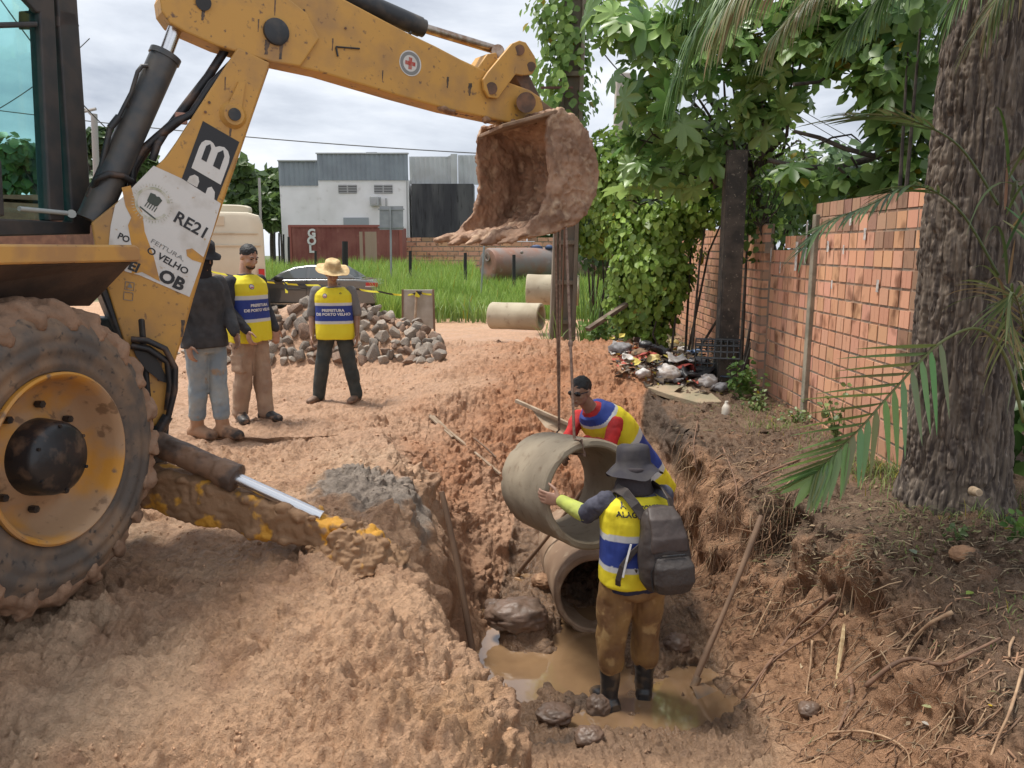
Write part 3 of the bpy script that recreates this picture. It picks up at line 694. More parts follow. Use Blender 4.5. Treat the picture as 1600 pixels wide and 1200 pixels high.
# ---- hoses along the boom
mb = MB()
mb.tube([bp(374,88,.08),bp(330,132,.06),bp(300,178,.06),bp(275,190,.05),bp(248,212,.08),bp(222,235,.1),bp(207,262,.12),bp(205,300,.12)], .022, 10)
mb.tube([bp(352,78,.12),bp(325,120,.13),bp(290,165,.12),bp(268,195,.1),bp(235,225,.14),bp(214,255,.16),bp(196,300,.16)], .024, 10)
mb.tube([bp(383,84,.16),bp(345,122,.16),bp(305,160,.16),bp(282,188,.16),bp(258,207,.1),bp(246,226,.05),bp(238,250,.08)], .02, 10)
build('hose_bundle', mb, hose, parent=boom, smooth=True)
mb = MB(); mb.tube([bp(145,300,.1),bp(150,280,.02),bp(170,272,.0),bp(192,275,.02),bp(206,284,.06)], .018, 10); mb.tube([bp(140,310,.08),bp(146,294,.08)], .026, 8)
build('hose', mb, hose, parent=boom, smooth=True)
mb = MB(); mb.beam(bp(274,184,.06), bp(292,186,.06), .03, .06); build('hose_clamp', mb, mat('pink_rust',(.42,.22,.16),rough=.6), parent=boom, bevel=.004)
# ---- lift cylinder
mb = MB(); c1, c2_ = bp(143,345,.10), bp(256,92,.10); mb.tube([c1,c2_], .075, 28); mb.tube([c2_, c2_+(c2_-c1).normalized()*.03], .082, 28); build('boom_cylinder', mb, greycyl, parent=BH, smooth=40)
mb = MB(); mb.tube([c2_, bp(287,8,.10)], .036, 20); mb.cyl(bp(287,8,.04), bp(287,8,.16), .06, 20); build('boom_cylinder_rod', mb, chrome, parent=BH, smooth=40)
mb = MB(); mb.tube([bp(231,103,.05),bp(222,103,.05),bp(215,112,.05),bp(205,145,.05),bp(193,168,.05),bp(186,182,.05)], .0105, 8); mb.tube([bp(186,182,.05),bp(172,200,.05)],.018,8); mb.tube([bp(172,200,.05),bp(164,235,.06),bp(158,262,.08)], .015, 8); mb.tube([bp(197,164,.05),bp(203,166,.07)],.01,6)
build('cylinder_pipe', mb, blk, parent=BH, smooth=True)
# ---- dipper
dp_out = [(538,-2),(500,-26),(400,-60),(300,-60),(258,-25),(250,-4),(253,18),(266,36),(290,50),(340,72),(380,84),(430,98),(500,113),(560,131),(620,149),(700,171),(780,188),(800,192),(825,190),(850,172),(846,152),(828,140),(800,130),(772,116),(720,92),(680,71),(640,52),(600,31)]
DT = .17; D0 = .045
dip = empty('dipper_arm', bp(600,100,.13)-BH.location); dip.parent = BH
mb = MB(); mb.prism([bp(u,v,D0) for u,v in dp_out], FAR, DT); build('frame', mb, yel, parent=dip, bevel=.012)
mb = MB(); mb.prism([bp(u,v,D0-.03) for u,v in ((250,-4),(253,18),(266,36),(290,50),(340,72),(380,84),(425,97),(470,104),(500,60),(480,20),(430,-20),(300,-60),(258,-25))], FAR, .03)
build('side_plate', mb, yel, parent=dip, bevel=.01)
mb = MB(); mb.lathe([(-.02,.075),(.02,.072),(.028,.055),(.028,.0)], bp(431,50,D0-.03), BN, 28); build('pivot_pin', mb, blk, parent=dip, smooth=40)
mb = MB(); mb.cyl(bp(318,4,.01), bp(318,4,-.005), .04, 20); build('pivot_pin', mb, blk, parent=dip, smooth=40)
mb = MB(); mb.lathe([(0,.078),(.002,.078),(.002,.0)], bp(641,99,D0-.001), BN, 32); build('round_sticker', mb, white, parent=dip, fix=False)
mb = MB(); cR = bp(641,99,D0-.0035); dr = (bp(660,104,D0)-bp(641,99,D0)).normalized(); ur = BN.cross(dr); ur = ur if ur.z > 0 else -ur
n = 32; mb.add([cR+(dr*math.cos(2*PI*k/n)+ur*math.sin(2*PI*k/n))*q for q in (.071,.050) for k in range(n)], [(k,(k+1)%n,n+(k+1)%n,n+k) for k in range(n)])
build('sticker_ring', mb, greyink, parent=dip, fix=False)
mb = MB(); cR2 = cR+BN*.001
for a_, b_ in ((.012,.036),(.036,.012)): mb.add([cR2+dr*x+ur*y for x,y in ((-a_,-b_),(a_,-b_),(a_,b_),(-a_,b_))], [(0,1,2,3)])
mb.v[4:] = [tuple(Vector(p)+BN*.0006) for p in mb.v[4:]]
build('red_cross', mb, mat('cross_red', (.42,.05,.035), rough=.5, c2=(.45,.2,.15), ns=40), parent=dip, fix=False)
mb = MB(); mb.tube([bp(525,74,D0-.006),bp(528,88,D0-.006)], .006, 6); mb.tube([bp(525,73,D0-.006),bp(562,76,D0-.006)], .005, 6); build('scratch', mb, blk, parent=dip)
def mudblobs(path, n, r0, r1, off0, off1, seed):
    rs = random.Random(seed); mb = MB()
    for _ in range(n):
        t = rs.random()*(len(path)-1); i = int(t); f = t-i; a, b = path[i], path[min(i+1,len(path)-1)]
        u, v = a[0]+(b[0]-a[0])*f, a[1]+(b[1]-a[1])*f; c = bp(u+rs.uniform(-3,3), v+rs.uniform(-3,3), rs.uniform(off0,off1)); r = rs.uniform(r0,r1)
        mb.ball(c, (r*rs.uniform(.8,1.5), r*rs.uniform(.8,1.5), r*rs.uniform(.5,1)), 8, 6)
    return mb
mb = mudblobs([(665,158),(700,171),(740,181),(800,194),(840,190)], 70, .012, .03, .03, .22, 3)
mv, mf = bake(mb, .009, 2, .5, disp=lambda v,n: fbm(v,30,3,4)*.012); build('mud', (mv,mf,None), mudM, parent=dip, smooth=True)
grease = mat('grease_black', (.05,.035,.025), rough=.4, c2=(.14,.08,.04), ns=30)
def streak(u, v, L, w, off, par, seed, du_=0.):
    rs_k = random.Random(seed); n_k = 9; a_k = [(u-w/2-rs_k.uniform(0,w*.3)+du_*i, v+L*i/n_k) for i in range(n_k)]; b_k = [(u+w/2+rs_k.uniform(0,w*.3)+du_*i-(w*.8*i/n_k), v+L*i/n_k) for i in range(n_k)][::-1]
    mb_k = MB(); mb_k.prism([bp(x_, y_, off-.0008) for x_, y_ in a_k+b_k], BN, .0006); build('grease_streak', mb_k, grease, parent=par)
for (u_k,v_k,L_k,w_k) in ((418,62,26,7),(440,66,30,6),(430,-6,34,2.2),(404,30,22,2),(318,16,18,5),(520,60,22,1.6),(598,110,18,1.5),(700,120,20,3),(735,130,22,5)): streak(u_k,v_k,L_k,w_k,D0-(.03 if u_k < 470 else 0),dip,int(u_k))
for (u_k,v_k,L_k,w_k) in ((361,190,26,4),(368,188,16,3),(352,120,24,1.6),(286,500,30,5),(250,560,40,6)): streak(u_k,v_k,L_k,w_k,0,boom,int(u_k)+1)
# bolts
for (u_k,v_k) in ((327,160),(321,175),(475,16),(520,-8),(540,44)):
    off_k = 0 if u_k < 400 else D0; mb = MB(); mb.cyl(bp(u_k,v_k,off_k), bp(u_k,v_k,off_k-.008), .008, 6); build('bolt', mb, brnmetal, parent=boom if u_k < 400 else dip)
# crowd cylinder on top of the dipper
mb = MB(); c1, c2_ = bp(470,-38,.13), bp(656,42,.13); mb.tube([c1,c2_], .062, 24); mb.tube([c2_, c2_+(c2_-c1).normalized()*.03], .056, 24); build('bucket_cylinder', mb, blk, parent=BH, smooth=40)
mb = MB(); mb.tube([c2_, bp(775,78,.13)], .03, 16); mb.cyl(bp(778,80,.07),bp(778,80,.19),.045,16); build('bucket_cylinder_rod', mb, chromedirty, parent=BH, smooth=40)
mb = MB(); mb.tube([bp(632,52,.06),bp(636,60,.06),bp(642,50,.06)], .01, 6); build('grease_loop', mb, blk, parent=BH)
lnk = empty('bucket_linkage', bp(800,120,.13)-BH.location); lnk.parent = BH
for off in (.005, .235):
    mb = MB(); mb.prism([bp(u,v,off) for u,v in ((757,140),(755,124),(763,112),(800,68),(812,63),(822,66),(836,88),(839,104),(832,116),(818,118),(806,116),(778,154),(764,152))], FAR, .028); build('lever', mb, yel, parent=lnk, bevel=.006)
mb = MB(); mb.prism([bp(u,v,.05) for u,v in ((742,112),(762,84),(776,82),(780,100),(760,122))], FAR, .16); build('bracket', mb, yel, parent=lnk, bevel=.006)
mb = MB(); mb.prism([bp(u,v,.07) for u,v in ((804,116),(826,114),(852,166),(846,176),(832,172))], FAR, .12); build('link', mb, brnmetal, parent=lnk, bevel=.01)
mb = MB()
for u, v, r in ((768,138,.04),(812,78,.035),(830,104,.032),(822,160,.055)): mb.cyl(bp(u,v,-.01 if u != 822 else -.03), bp(u,v,.27), r, 18)
for k in range(3): mb.cyl(bp(822,160,-.05+k*.02), bp(822,160,-.042+k*.02), .068, 20)
build('pins', mb, brnmetal, parent=lnk, smooth=40)
# ---- bucket
bk = empty('bucket', bp(850,270,.1)-BH.location); bk.parent = BH
BO = -.30; BW = .92
def bq(u, v, t=0): return bp(u, v, BO)+FAR*(BW*t)
outer = [(866,170),(880,169),(904,183),(922,205),(935,240),(939,270),(934,305),(918,335),(896,352),(870,362),(845,370),(812,374)]
inner = [(866,170),(857,190),(854,215),(858,240),(859,275),(857,305),(848,328),(832,344),(812,374)]
mb = MB()
mb.prism([bq(u,v,0) for u,v in outer+inner[::-1][1:-1]], FAR, .035)
mb.prism([bq(u,v,1)-FAR*.035 for u,v in outer+inner[::-1][1:-1]], FAR, .035)
cen = bq(872,265)
shell = outer
for i in range(len(shell)-1):
    a, b = bq(*shell[i]), bq(*shell[i+1]); t = (b-a); nn = t.cross(FAR).normalized()
    if nn.dot(cen-a) < 0: nn = -nn
    mb.prism([a-t*.05,b+t*.05,b+t*.05+nn*.035,a-t*.05+nn*.035], FAR, BW)
# mud slab inside: thickens the floor and clings to the back
rs = random.Random(5)
for k in range(420):
    i = rs.randrange(3, len(shell)-1); f = rs.random(); a, b = bq(*shell[i]), bq(*shell[min(i+1,len(shell)-1)]); p = a.lerp(b, f); nn = (b-a).cross(FAR).normalized(); nn = nn if nn.dot(cen-a) > 0 else -nn
    r = rs.uniform(.012,.038)*(.5 if i < 6 else 1); mb.ball(p+nn*(.03+r*.1)+FAR*rs.uniform(.03,BW-.03), (r*1.5, r*1.5, r), 8, 6)
for k in range(60):    # mud lumps along the lip
    f = rs.random(); p = bq(812,372)+FAR*(BW*f); r = rs.uniform(.015,.04); mb.ball(p+V(rs.uniform(-.05,.06),0,rs.uniform(-.01,.02)), (r*1.4,r*1.2,r*.8), 8, 6)
for k in range(70):    # outer side lumps on the near plate
    f = rs.random(); u = rs.uniform(868,912); v = rs.uniform(270,345); p = bq(u, v); r = rs.uniform(.012,.026); mb.ball(p+BN*.0, (r,r,r*.8), 8, 6)
bdir = (bq(812,374)-bq(845,352)).normalized()
for k in range(5):
    b0 = bq(822,366)+FAR*(.04+(BW-.08)*k/4); tip = b0+BD*(-.20)+V(0,0,-.065+.03*(k==4)); mid = b0.lerp(tip,.55)
    mb.loft([(b0+BD*.05+V(0,0,.02), .05, .035, FAR, V(0,0,1)), (mid, .045, .028, FAR, V(0,0,1)), (tip, .026, .008, FAR, V(0,0,1))], 12, 4)
    for j in range(5): mb.ball(mid.lerp(b0, rs.random())+V(0,0,.01), rs.uniform(.02,.04), 8, 6)
bv, bf = bake(mb, .0095, 2, .5, disp=lambda v,n: fbm(v,7,5,4)*.026+np.clip(.55-worley(v,19,3),0,1)*.028*sst(-.2,.3,vnoise(v,4,8))-np.abs(fbm(v,14,3,16))*.016+fbm(v,45,2,6)*.006)
build('shell', (bv,bf,None), mat('bucket_mud', (.38,.225,.14), rough=.72, c2=(.20,.11,.066), ns=5, nlo=.4, nhi=.62, c3=(.50,.34,.22), n3=11, lo3=.52, hi3=.7, bump=.6, bs=45, bd=.008), parent=bk, smooth=True)
mb = MB(); 
for off in (.06,.20): mb.prism([bp(u,v,off) for u,v in ((800,196),(812,160),(835,148),(862,168),(880,172),(880,182),(845,188))], FAR, .03)
mb.prism([bq(800,190,.12),bq(862,172,0),bq(872,172,0),bq(880,176,.1),bq(868,184,.9),bq(858,186,.95)], V(0,0,-1), .025)
build('mount', mb, mat('bucket_top', (.30,.20,.13), rough=.8, c2=(.2,.12,.07), ns=8, bump=.4, bs=30), parent=bk, bevel=.006)
# ---- stabiliser
stz = empty('stabiliser', at(240,740,4.15)-BH.location); stz.parent = BH
a0, a1 = at(222,752,4.2), at(545,842,3.95)
mb = MB(); mb.loft([(a0, .115, .09, V(0,0,1), V(.2,.98,0)), (a0.lerp(a1,.3), .13,.09,V(0,0,1),V(.2,.98,0)), (a0.lerp(a1,.7), .10,.08,V(0,0,1),V(.2,.98,0)), (a1, .075,.07,V(0,0,1),V(.2,.98,0))], 16, 6)
rs = random.Random(9)
for k in range(90):
    t = rs.random(); r = rs.uniform(.012,.035); mb.ball(a0.lerp(a1,t)+V(0,rs.uniform(-.08,.04),rs.choice((-1,1))*.09+rs.uniform(-.02,.02)), (r*1.5,r,r*.7), 8, 6)
mb2 = mb; sv, sf = bake(mb2, .010, 2, .5, disp=lambda v,n: fbm(v,9,5,4)*.028+np.abs(vnoise(v,20,3))*.018)
build('leg', (sv,sf,None), yelmud, parent=stz, smooth=True)
mb = MB(); f0 = at(535,845,3.95); mb.cyl(a1+V(-.02,-.11,.0), a1+V(-.02,.11,.0), .09, 18)
gz0 = gh(a1.x,a1.y)
mb.loft([(V(a1.x+.02,a1.y,gz0-.05),.30,.24,V(1,0,0),V(0,1,0)),(V(a1.x+.02,a1.y,gz0+.05),.20,.17,V(1,0,0),V(0,1,0)),(V(a1.x+.01,a1.y,gz0+.13),.12,.11,V(1,0,0),V(0,1,0))], 20)
for k in range(50):
    a = rs.uniform(0,2*PI); q = rs.uniform(.05,.24); r = rs.uniform(.015,.032); mb.ball(V(a1.x+math.cos(a)*q+.02, a1.y+math.sin(a)*q*.7, gh(a1.x,a1.y)+rs.uniform(.0,.12)), r, 8, 6)
for k in range(25):
    r = rs.uniform(.015,.03); mb.ball(a1+V(rs.uniform(-.12,.08), rs.uniform(-.1,.05), rs.uniform(-.02,.1)), r, 8, 6)
sv, sf = bake(mb, .008, 5, .5, disp=lambda v,n: fbm(v,9,5,4)*.04+np.abs(vnoise(v,22,3))*.03+np.abs(vnoise(v,45,3))*.012-.015)
build('foot', (sv,sf,None), yelmud, parent=stz, smooth=True)
c1, c2_ = at(238,690,4.15), at(371,748,4.05); dd = (at(500,808,3.97)-c1).normalized()
mb = MB(); mb.tube([c1-dd*.05,c1,c2_-dd*.12,c2_-dd*.12,c2_], [.06,.068,.068,.078,.080], 24)
for k in range(14): r = rs.uniform(.012,.028); mb.ball(c1.lerp(c2_,rs.random())+V(0,-.03,.06), (r*1.8,r,r*.7), 8, 6)
sv, sf = bake(mb, .008, 1, .5, disp=lambda v,n: fbm(v,14,3,4)*.008); build('cylinder', (sv,sf,None), mat('muddy_cylinder', (.09,.06,.045), rough=.6, c2=(.22,.13,.08), ns=7, nlo=.42, nhi=.56, bump=.3, bs=40), parent=stz, smooth=True)
mb = MB(); mb.tube([c2_-dd*.02, at(503,808,3.97)], .034, 20); build('rod', mb, chrome, parent=stz, smooth=40)
# kingpost block, hoses at the base
mb = MB(); mb.prism([bp(u,v,.02) for u,v in ((150,440),(190,540),(212,620),(232,700),(262,720),(266,640),(240,560),(215,470))], FAR, .24); build('kingpost', mb, blk, parent=BH, bevel=.01)
mb = MB(); mb.tube([bp(205,530,-.03),bp(230,532,-.05),bp(258,545,-.06),bp(274,575,-.06),bp(273,610,-.06),bp(262,655,-.04),bp(250,690,-.02)], .017, 10); mb.tube([bp(205,540,-.02),bp(232,545,-.03),bp(262,565,-.04),bp(266,600,-.04),bp(262,640,-.03)], .02, 10)
mb.tube([bp(262,650,-.03),bp(244,680,-.03)], .03, 10); build('hose', mb, hose, parent=BH, smooth=True)
mb = MB(); mb.prism([bp(u,v,-.01) for u,v in ((205,536),(238,548),(266,600),(250,595),(228,578),(212,556))], BN, .01); build('hose_sleeve', mb, mat('torn_black_sleeve',(.03,.03,.03),rough=.6), parent=BH)
# ================================================================== people
skinD = mat('skin_brown', (.31,.175,.115), rough=.45, c2=(.25,.135,.085), ns=12, bump=.05, bs=80, bd=.001)
skinL = mat('skin_tan', (.44,.26,.18), rough=.45, c2=(.38,.205,.14), ns=12)
hairM = mat('black_hair', (.012,.011,.011), rough=.6, bump=.5, bs=120, bd=.004)
vestM = mat('vest_cloth', attr='col', rough=.75, bump=.25, bs=26, bd=.01)
darkcloth = mat('dark_grey_cloth', (.055,.055,.058), rough=.9, c2=(.035,.035,.037), ns=9, bump=.35, bs=24, bd=.01)
blackcloth = mat('black_cloth', (.018,.019,.024), rough=.85, c2=(.035,.035,.04), ns=9, bump=.35, bs=24, bd=.01)
jeans = mat('faded_jeans', (.20,.26,.31), rough=.9, c2=(.30,.33,.33), ns=6, c3=(.30,.22,.15), n3=9, lo3=.58, hi3=.7, bump=.4, bs=20, bd=.012)
khaki = mat('khaki_cloth', (.38,.27,.19), rough=.9, c2=(.30,.20,.14), ns=7, bump=.5, bs=18, bd=.014)
mudpants = mat('wet_ochre_trousers', (.30,.18,.065), rough=.65, c2=(.17,.09,.04), ns=4.5, nlo=.38, nhi=.62, c3=(.38,.25,.11), n3=10, lo3=.56, hi3=.68, bump=.5, bs=16, bd=.014, spec=.5)
darkpants = mat('dark_green_trousers', (.03,.038,.038), rough=.85, c2=(.05,.055,.05), ns=9, bump=.4, bs=18, bd=.012)
rubber = mat('black_rubber_boot', (.022,.022,.024), rough=.35, c2=(.16,.105,.06), ns=7, nlo=.48, nhi=.66, bump=.2, bs=30)
mudboot = mat('mud_covered_boot', (.34,.20,.12), rough=.8, c2=(.05,.04,.035), ns=5, nlo=.56, nhi=.68, bump=.4, bs=30)
shoeM = mat('dark_shoe', (.03,.028,.027), rough=.5, c2=(.20,.12,.075), ns=14, nlo=.5, nhi=.62)
YEL = (.72,.60,.02); BLU = (.02,.045,.24); WHI = (.55,.56,.56)
def clamp01(x): return max(0., min(1., x))
class Fig:
    def __init__(s, root, fwd, h=1.75, **J):
        s.root = Vector(root); s.f = Vector(fwd).normalized(); s.r = s.f.cross(V(0,0,1)).normalized(); k = s.k = h/1.75
        base = dict(pel=(0,0,.95), wai=(0,.0,1.08), che=(0,.0,1.30), nb=(0,-.01,1.47), head=(0,.02,1.645),
            shL=(-.185,-.01,1.42), shR=(.185,-.01,1.42), elL=(-.23,-.02,1.13), elR=(.23,-.02,1.13), wrL=(-.24,.05,.88), wrR=(.24,.05,.88),
            hiL=(-.09,0,.92), hiR=(.09,0,.92), knL=(-.11,.02,.50), knR=(.11,.02,.50), anL=(-.12,-.02,.09), anR=(.12,-.02,.09))
        s.J = {n: s.T(p) for n, p in base.items()}
        for n, p in J.items():
            if n in s.J: s.J[n] = s.T(p) if not isinstance(p, Vector) else p
    def T(s, p): return s.root+(s.r*p[0]+s.f*p[1]+V(0,0,1)*p[2])*s.k
    def spine(s, t):
        P = [s.J['pel'], s.J['wai'], s.J['che'], s.J['nb']]; T_ = [0,.26,.67,1]
        t2 = max(-.3, min(1.05, t))
        for i in range(3):
            if t2 <= T_[i+1] or i == 2:
                f = (t2-T_[i])/(T_[i+1]-T_[i]); p = P[i].lerp(P[i+1], f) if 0 <= f <= 1 else P[i]+(P[i+1]-P[i])*f; d = (P[min(i+1,3)]-P[i]).normalized(); break
        # smoothed direction
        d = (s._sp(t2+.12)-s._sp(t2-.12)).normalized(); return p, d
    def _sp(s, t):
        P = [s.J['pel'], s.J['wai'], s.J['che'], s.J['nb']]; T_ = [0,.26,.67,1]
        for i in range(3):
            if t <= T_[i+1] or i == 2:
                f = (t-T_[i])/(T_[i+1]-T_[i]); return P[i]+(P[i+1]-P[i])*f
    def ring(s, t, rx, ry, dy=0):
        p, d = s.spine(t); X = (s.J['hiR']-s.J['hiL']).normalized().lerp((s.J['shR']-s.J['shL']).normalized(), clamp01(t)); X = (X-d*X.dot(d)).normalized(); Y = d.cross(X).normalized()
        return (p+Y*dy*s.k, rx*s.k, ry*s.k, X, Y)
    def torso(s, mb, g=0, t0=-.2, top=True, bot=0):
        R = [(-.2,.165,.118),(0,.168,.122),(.2,.150,.108),(.4,.152,.112),(.6,.168,.122),(.78,.180,.122),(.9,.165,.105),(.98,.115,.08),(1.03,.065,.058)]
        rs = [s.ring(t, a+g+bot*max(0,.4-t), b+g+bot*max(0,.4-t)) for t,a,b in R if t >= t0-1e-6]
        mb.loft(rs if top else rs[:-1], 28, 2.3)
    def arm(s, mb, side, g=0, t0=0, t1=1):
        sh, el, wr = s.J['sh'+side], s.J['el'+side], s.J['wr'+side]; k = s.k
        pts = [(sh,.052),(sh.lerp(el,.35),.049),(sh.lerp(el,.8),.044),(el,.043),(el.lerp(wr,.3),.042),(el.lerp(wr,.7),.034),(wr,.027)]
        n = len(pts); a = int(round(t0*(n-1))); b = int(round(t1*(n-1)))+1
        mb.limb([(p, (r+g)*k) for p, r in pts[a:b]], 14)
    def leg(s, mb, side, g=0, flare=0, t1=1, t0=0):
        hi, kn, an = s.J['hi'+side], s.J['kn'+side], s.J['an'+side]; k = s.k
        pts = [(hi,.088),(hi.lerp(kn,.4),.080),(hi.lerp(kn,.85),.062),(kn,.058),(kn.lerp(an,.3),.056),(kn.lerp(an,.7),.044),(an,.037)]
        n = len(pts); a = int(round(t0*(n-1))); b = int(round(t1*(n-1)))+1
        mb.limb([(p, (r+g+flare*(i/(n-1)))*k) for i, (p, r) in list(enumerate(pts))[a:b]], 16)
    def foot(s, mb, side, fdir=None, L=.25, g=0, sole=True):
        an = s.J['an'+side]; k = s.k; fd = Vector(fdir).normalized() if fdir is not None else s.f
        sx = fd.cross(V(0,0,1)).normalized(); b = an-V(0,0,.085*k)
        R = [(-.075,.030,.030,.035),(-.04,.042,.05,.05),(.02,.042,.055,.055),(.08,.044,.04,.04),(.13,.046,.032,.032),(.165,.036,.025,.026),(.185,.015,.015,.022)]
        mb.loft([(b+fd*x*k*(L/.25)+V(0,0,z*k), (w+g)*k, (h+g)*k, sx, V(0,0,1)) for x,w,h,z in R], 16, 2.6)
        mb.limb([(an+V(0,0,.02), (.045+g)*k), (b+V(0,0,.05)+fd*.01, (.042+g)*k)], 12)
    def hand(s, mb, side, fdir, pn, curl=.35, spread=.06, scale=1.0, thumb=.7):
        w = s.J['wr'+side]; f = Vector(fdir).normalized(); n = Vector(pn); n = (n-f*n.dot(f)).normalized(); lat = f.cross(n).normalized()   # n: palm faces this way
        tside = s.tside(side, f, n, lat); k = s.k*scale
        mb.loft([(w, .026*k, .020*k, lat, n), (w+f*.03*k, .036*k, .018*k, lat, n), (w+f*.075*k, .042*k, .015*k, lat, n), (w+f*.095*k, .040*k, .012*k, lat, n)], 14, 2.6)
        for i in range(4):
            o = (i-1.5)*.0205*k*-tside; p = w+f*.088*k+lat*o; L = (.040,.045,.042,.033)[i]*k; a = curl*.6; d = (f*math.cos(a)+n*math.sin(a)+lat*(o/k*spread*12)).normalized()
            pr = [(p, .0098*k)]
            for j in range(3):
                p = p+d*L*(1,.65,.5)[j]; pr.append((p, (.0092,.0085,.0072)[j]*k)); a += curl*(1.1+.1*i); d = (f*math.cos(a)+n*math.sin(a)).normalized()
            mb.limb(pr, 8)
        p = w+f*.025*k+lat*tside*.028*k; d = (f*.55+lat*tside*.8+n*.25).normalized()
        pr = [(p,.013*k)]; p = p+d*.042*k; pr.append((p,.0115*k)); d = (f*.9+lat*tside*.35+n*thumb*.6).normalized(); p = p+d*.032*k; pr.append((p,.0105*k)); p = p+d*.024*k; pr.append((p,.0085*k)); mb.limb(pr, 8)
    def tside(s, side, f, n, lat):   # which way along lat the thumb lies
        want = s.thumbdir.get(side) if hasattr(s, 'thumbdir') else None
        if want is None: want = s.f
        return 1 if lat.dot(Vector(want)) > 0 else -1
    def headm(s, look, tilt=0):
        d = Vector(look).normalized(); up = V(0,0,1); x = d.cross(up).normalized(); u = x.cross(d).normalized(); 
        return Matrix((x, d, u)).transposed()@Matrix.Rotation(tilt, 3, 'Y')
    def head(s, mb, look, tilt=0):
        H = s.J['head']; R = s.hR = s.headm(look, tilt); k = s.k; q = lambda x,y,z: H+R@V(x,y,z)*k
        mb.ball(q(0,-.012,.03), (.076*k,.094*k,.088*k), 20, 14, R)
        mb.ball(q(0,.022,-.02), (.064*k,.070*k,.085*k), 18, 12, R)
        mb.ball(q(0,.040,-.062), (.046*k,.048*k,.040*k), 14, 10, R)
        mb.ball(q(0,.076,-.092), (.02*k,.016*k,.016*k), 10, 8, R)
        mb.limb([(q(0,.088,.012), .010*k), (q(0,.104,-.018), .0125*k), (q(0,.098,-.028), .016*k)], 8)
        for sx in (-1,1):
            mb.ball(q(sx*.076,-.008,-.004), (.012*k,.022*k,.032*k), 10, 8, R)
            mb.ball(q(sx*.040,.062,-.022), (.022*k,.02*k,.022*k), 10, 8, R)
            mb.ball(q(sx*.030,.080,.030), (.026*k,.012*k,.009*k), 10, 8, R)
        mb.ball(q(0,.090,-.052), (.024*k,.010*k,.007*k), 10, 8, R); mb.ball(q(0,.088,-.063), (.021*k,.010*k,.007*k), 10, 8, R)
        mb.limb([(s.J['nb'], .062*k), (q(0,-.025,-.07), .055*k)], 14)
        s.q = q
def cloth(name, fig, mb, m, parent, voxel=.009, amp=.007, freq=9, aniso=(1,1,1), seed=3, colf=None, smooth=2):
    an = np.array(aniso)
    vs, fs = bake(mb, voxel, smooth, .5, disp=lambda v,n: (fbm((v-np.array(fig.root))*an, freq, 4, seed)*amp+np.abs(vnoise((v-np.array(fig.root))*an, freq*1.6, seed+4))*amp*.6))
    return build(name, (vs, fs, colf(vs) if colf else None), m, parent=parent, smooth=True), vs, fs
def vest_part(fig, parent, bands, g=.028, voxel=.008, seed=5, t0=-.26, colors=None, amp=.008, wide=.0):
    mb = MB()
    R = [(t0,.200,.128),(-.1,.202,.130),(.1,.196,.122),(.3,.192,.118),(.5,.194,.122),(.7,.200,.124),(.84,.196,.112),(.92,.168,.09),(.97,.12,.075),(1.0,.095,.07)]
    mb.loft([fig.ring(t, a+g-.012+wide, b+g) for t,a,b in R], 36, 2.8)
    def colf(vs):
        # height along the spine
        ts = np.linspace(-.4,1.1,60); pts = np.array([fig._sp(t) for t in ts]); d = ((vs[:,None,:]-pts[None])**2).sum(2)
        # project: use closest spine sample with local direction for sub-sample accuracy
        i = d.argmin(1); tv = ts[i]; dirs = np.array([fig.spine(t)[1] for t in ts]); segl = np.linalg.norm(np.gradient(pts, ts, axis=0), axis=1)
        tv = tv+((vs-pts[i])*dirs[i]).sum(1)/segl[i]
        c = np.tile(np.array(YEL), (len(vs),1))
        for a, b, col in bands: m_ = (tv >= a)&(tv < b); c[m_] = col
        return c
    o, vs, fs = cloth('vest', fig, mb, vestM, parent, voxel, amp*1.9, 7, (1,1,.45), seed, colf)
    return o, bvh_of(vs, fs)
VB = [(-.4,-.20,YEL),(-.20,.13,YEL),(.13,.19,WHI),(.19,.56,BLU),(.56,.63,WHI),(.63,1.2,YEL)]
def face_bits(fig, parent, smile=False, eyes=True):
    q = fig.q; R = fig.hR; k = fig.k
    for sx in (-1,1):
        mb = MB(); mb.ball(q(sx*.030,.083,.012), (.013*k,.008*k,.0065*k), 10, 8, R)
        build('eye', mb, mat('eye_dark', (.03,.02,.018), rough=.3), parent=parent, smooth=True)
        mb = MB(); mb.tube([q(sx*.014,.094,.030), q(sx*.032,.090,.036), q(sx*.05,.075,.030)], .0045*k, 6); build('eyebrow', mb, hairM, parent=parent, smooth=True)
    mb = MB(); mb.tube([q(-.024,.088,-.054), q(0,.101,-.058), q(.024,.088,-.054)], .0045*k, 6); build('mouth', mb, mat('lip', (.20,.08,.06), rough=.5), parent=parent, smooth=True)
def hair_cap(fig, parent, r=.006, low=.0, beard=False):
    q = fig.q; R = fig.hR; k = fig.k; mb = MB()
    mb.ball(q(0,-.018,.042), (.081*k,.094*k,.086*k), 20, 14, R)
    vs, fs = bake(mb, .006, 1, .5, disp=lambda v,n: fbm(v,60,2,3)*.006)
    loc = (vs-np.array(fig.J['head']))@np.array(R)/k
    keep = (loc[:,2] > .022+.35*np.clip(loc[:,1],-.2,.2)) & (loc[:,1] < .075); kf = keep[fs].all(1); fs = fs[kf]
    build('hair', (vs, fs, None), hairM, parent=parent, smooth=True)
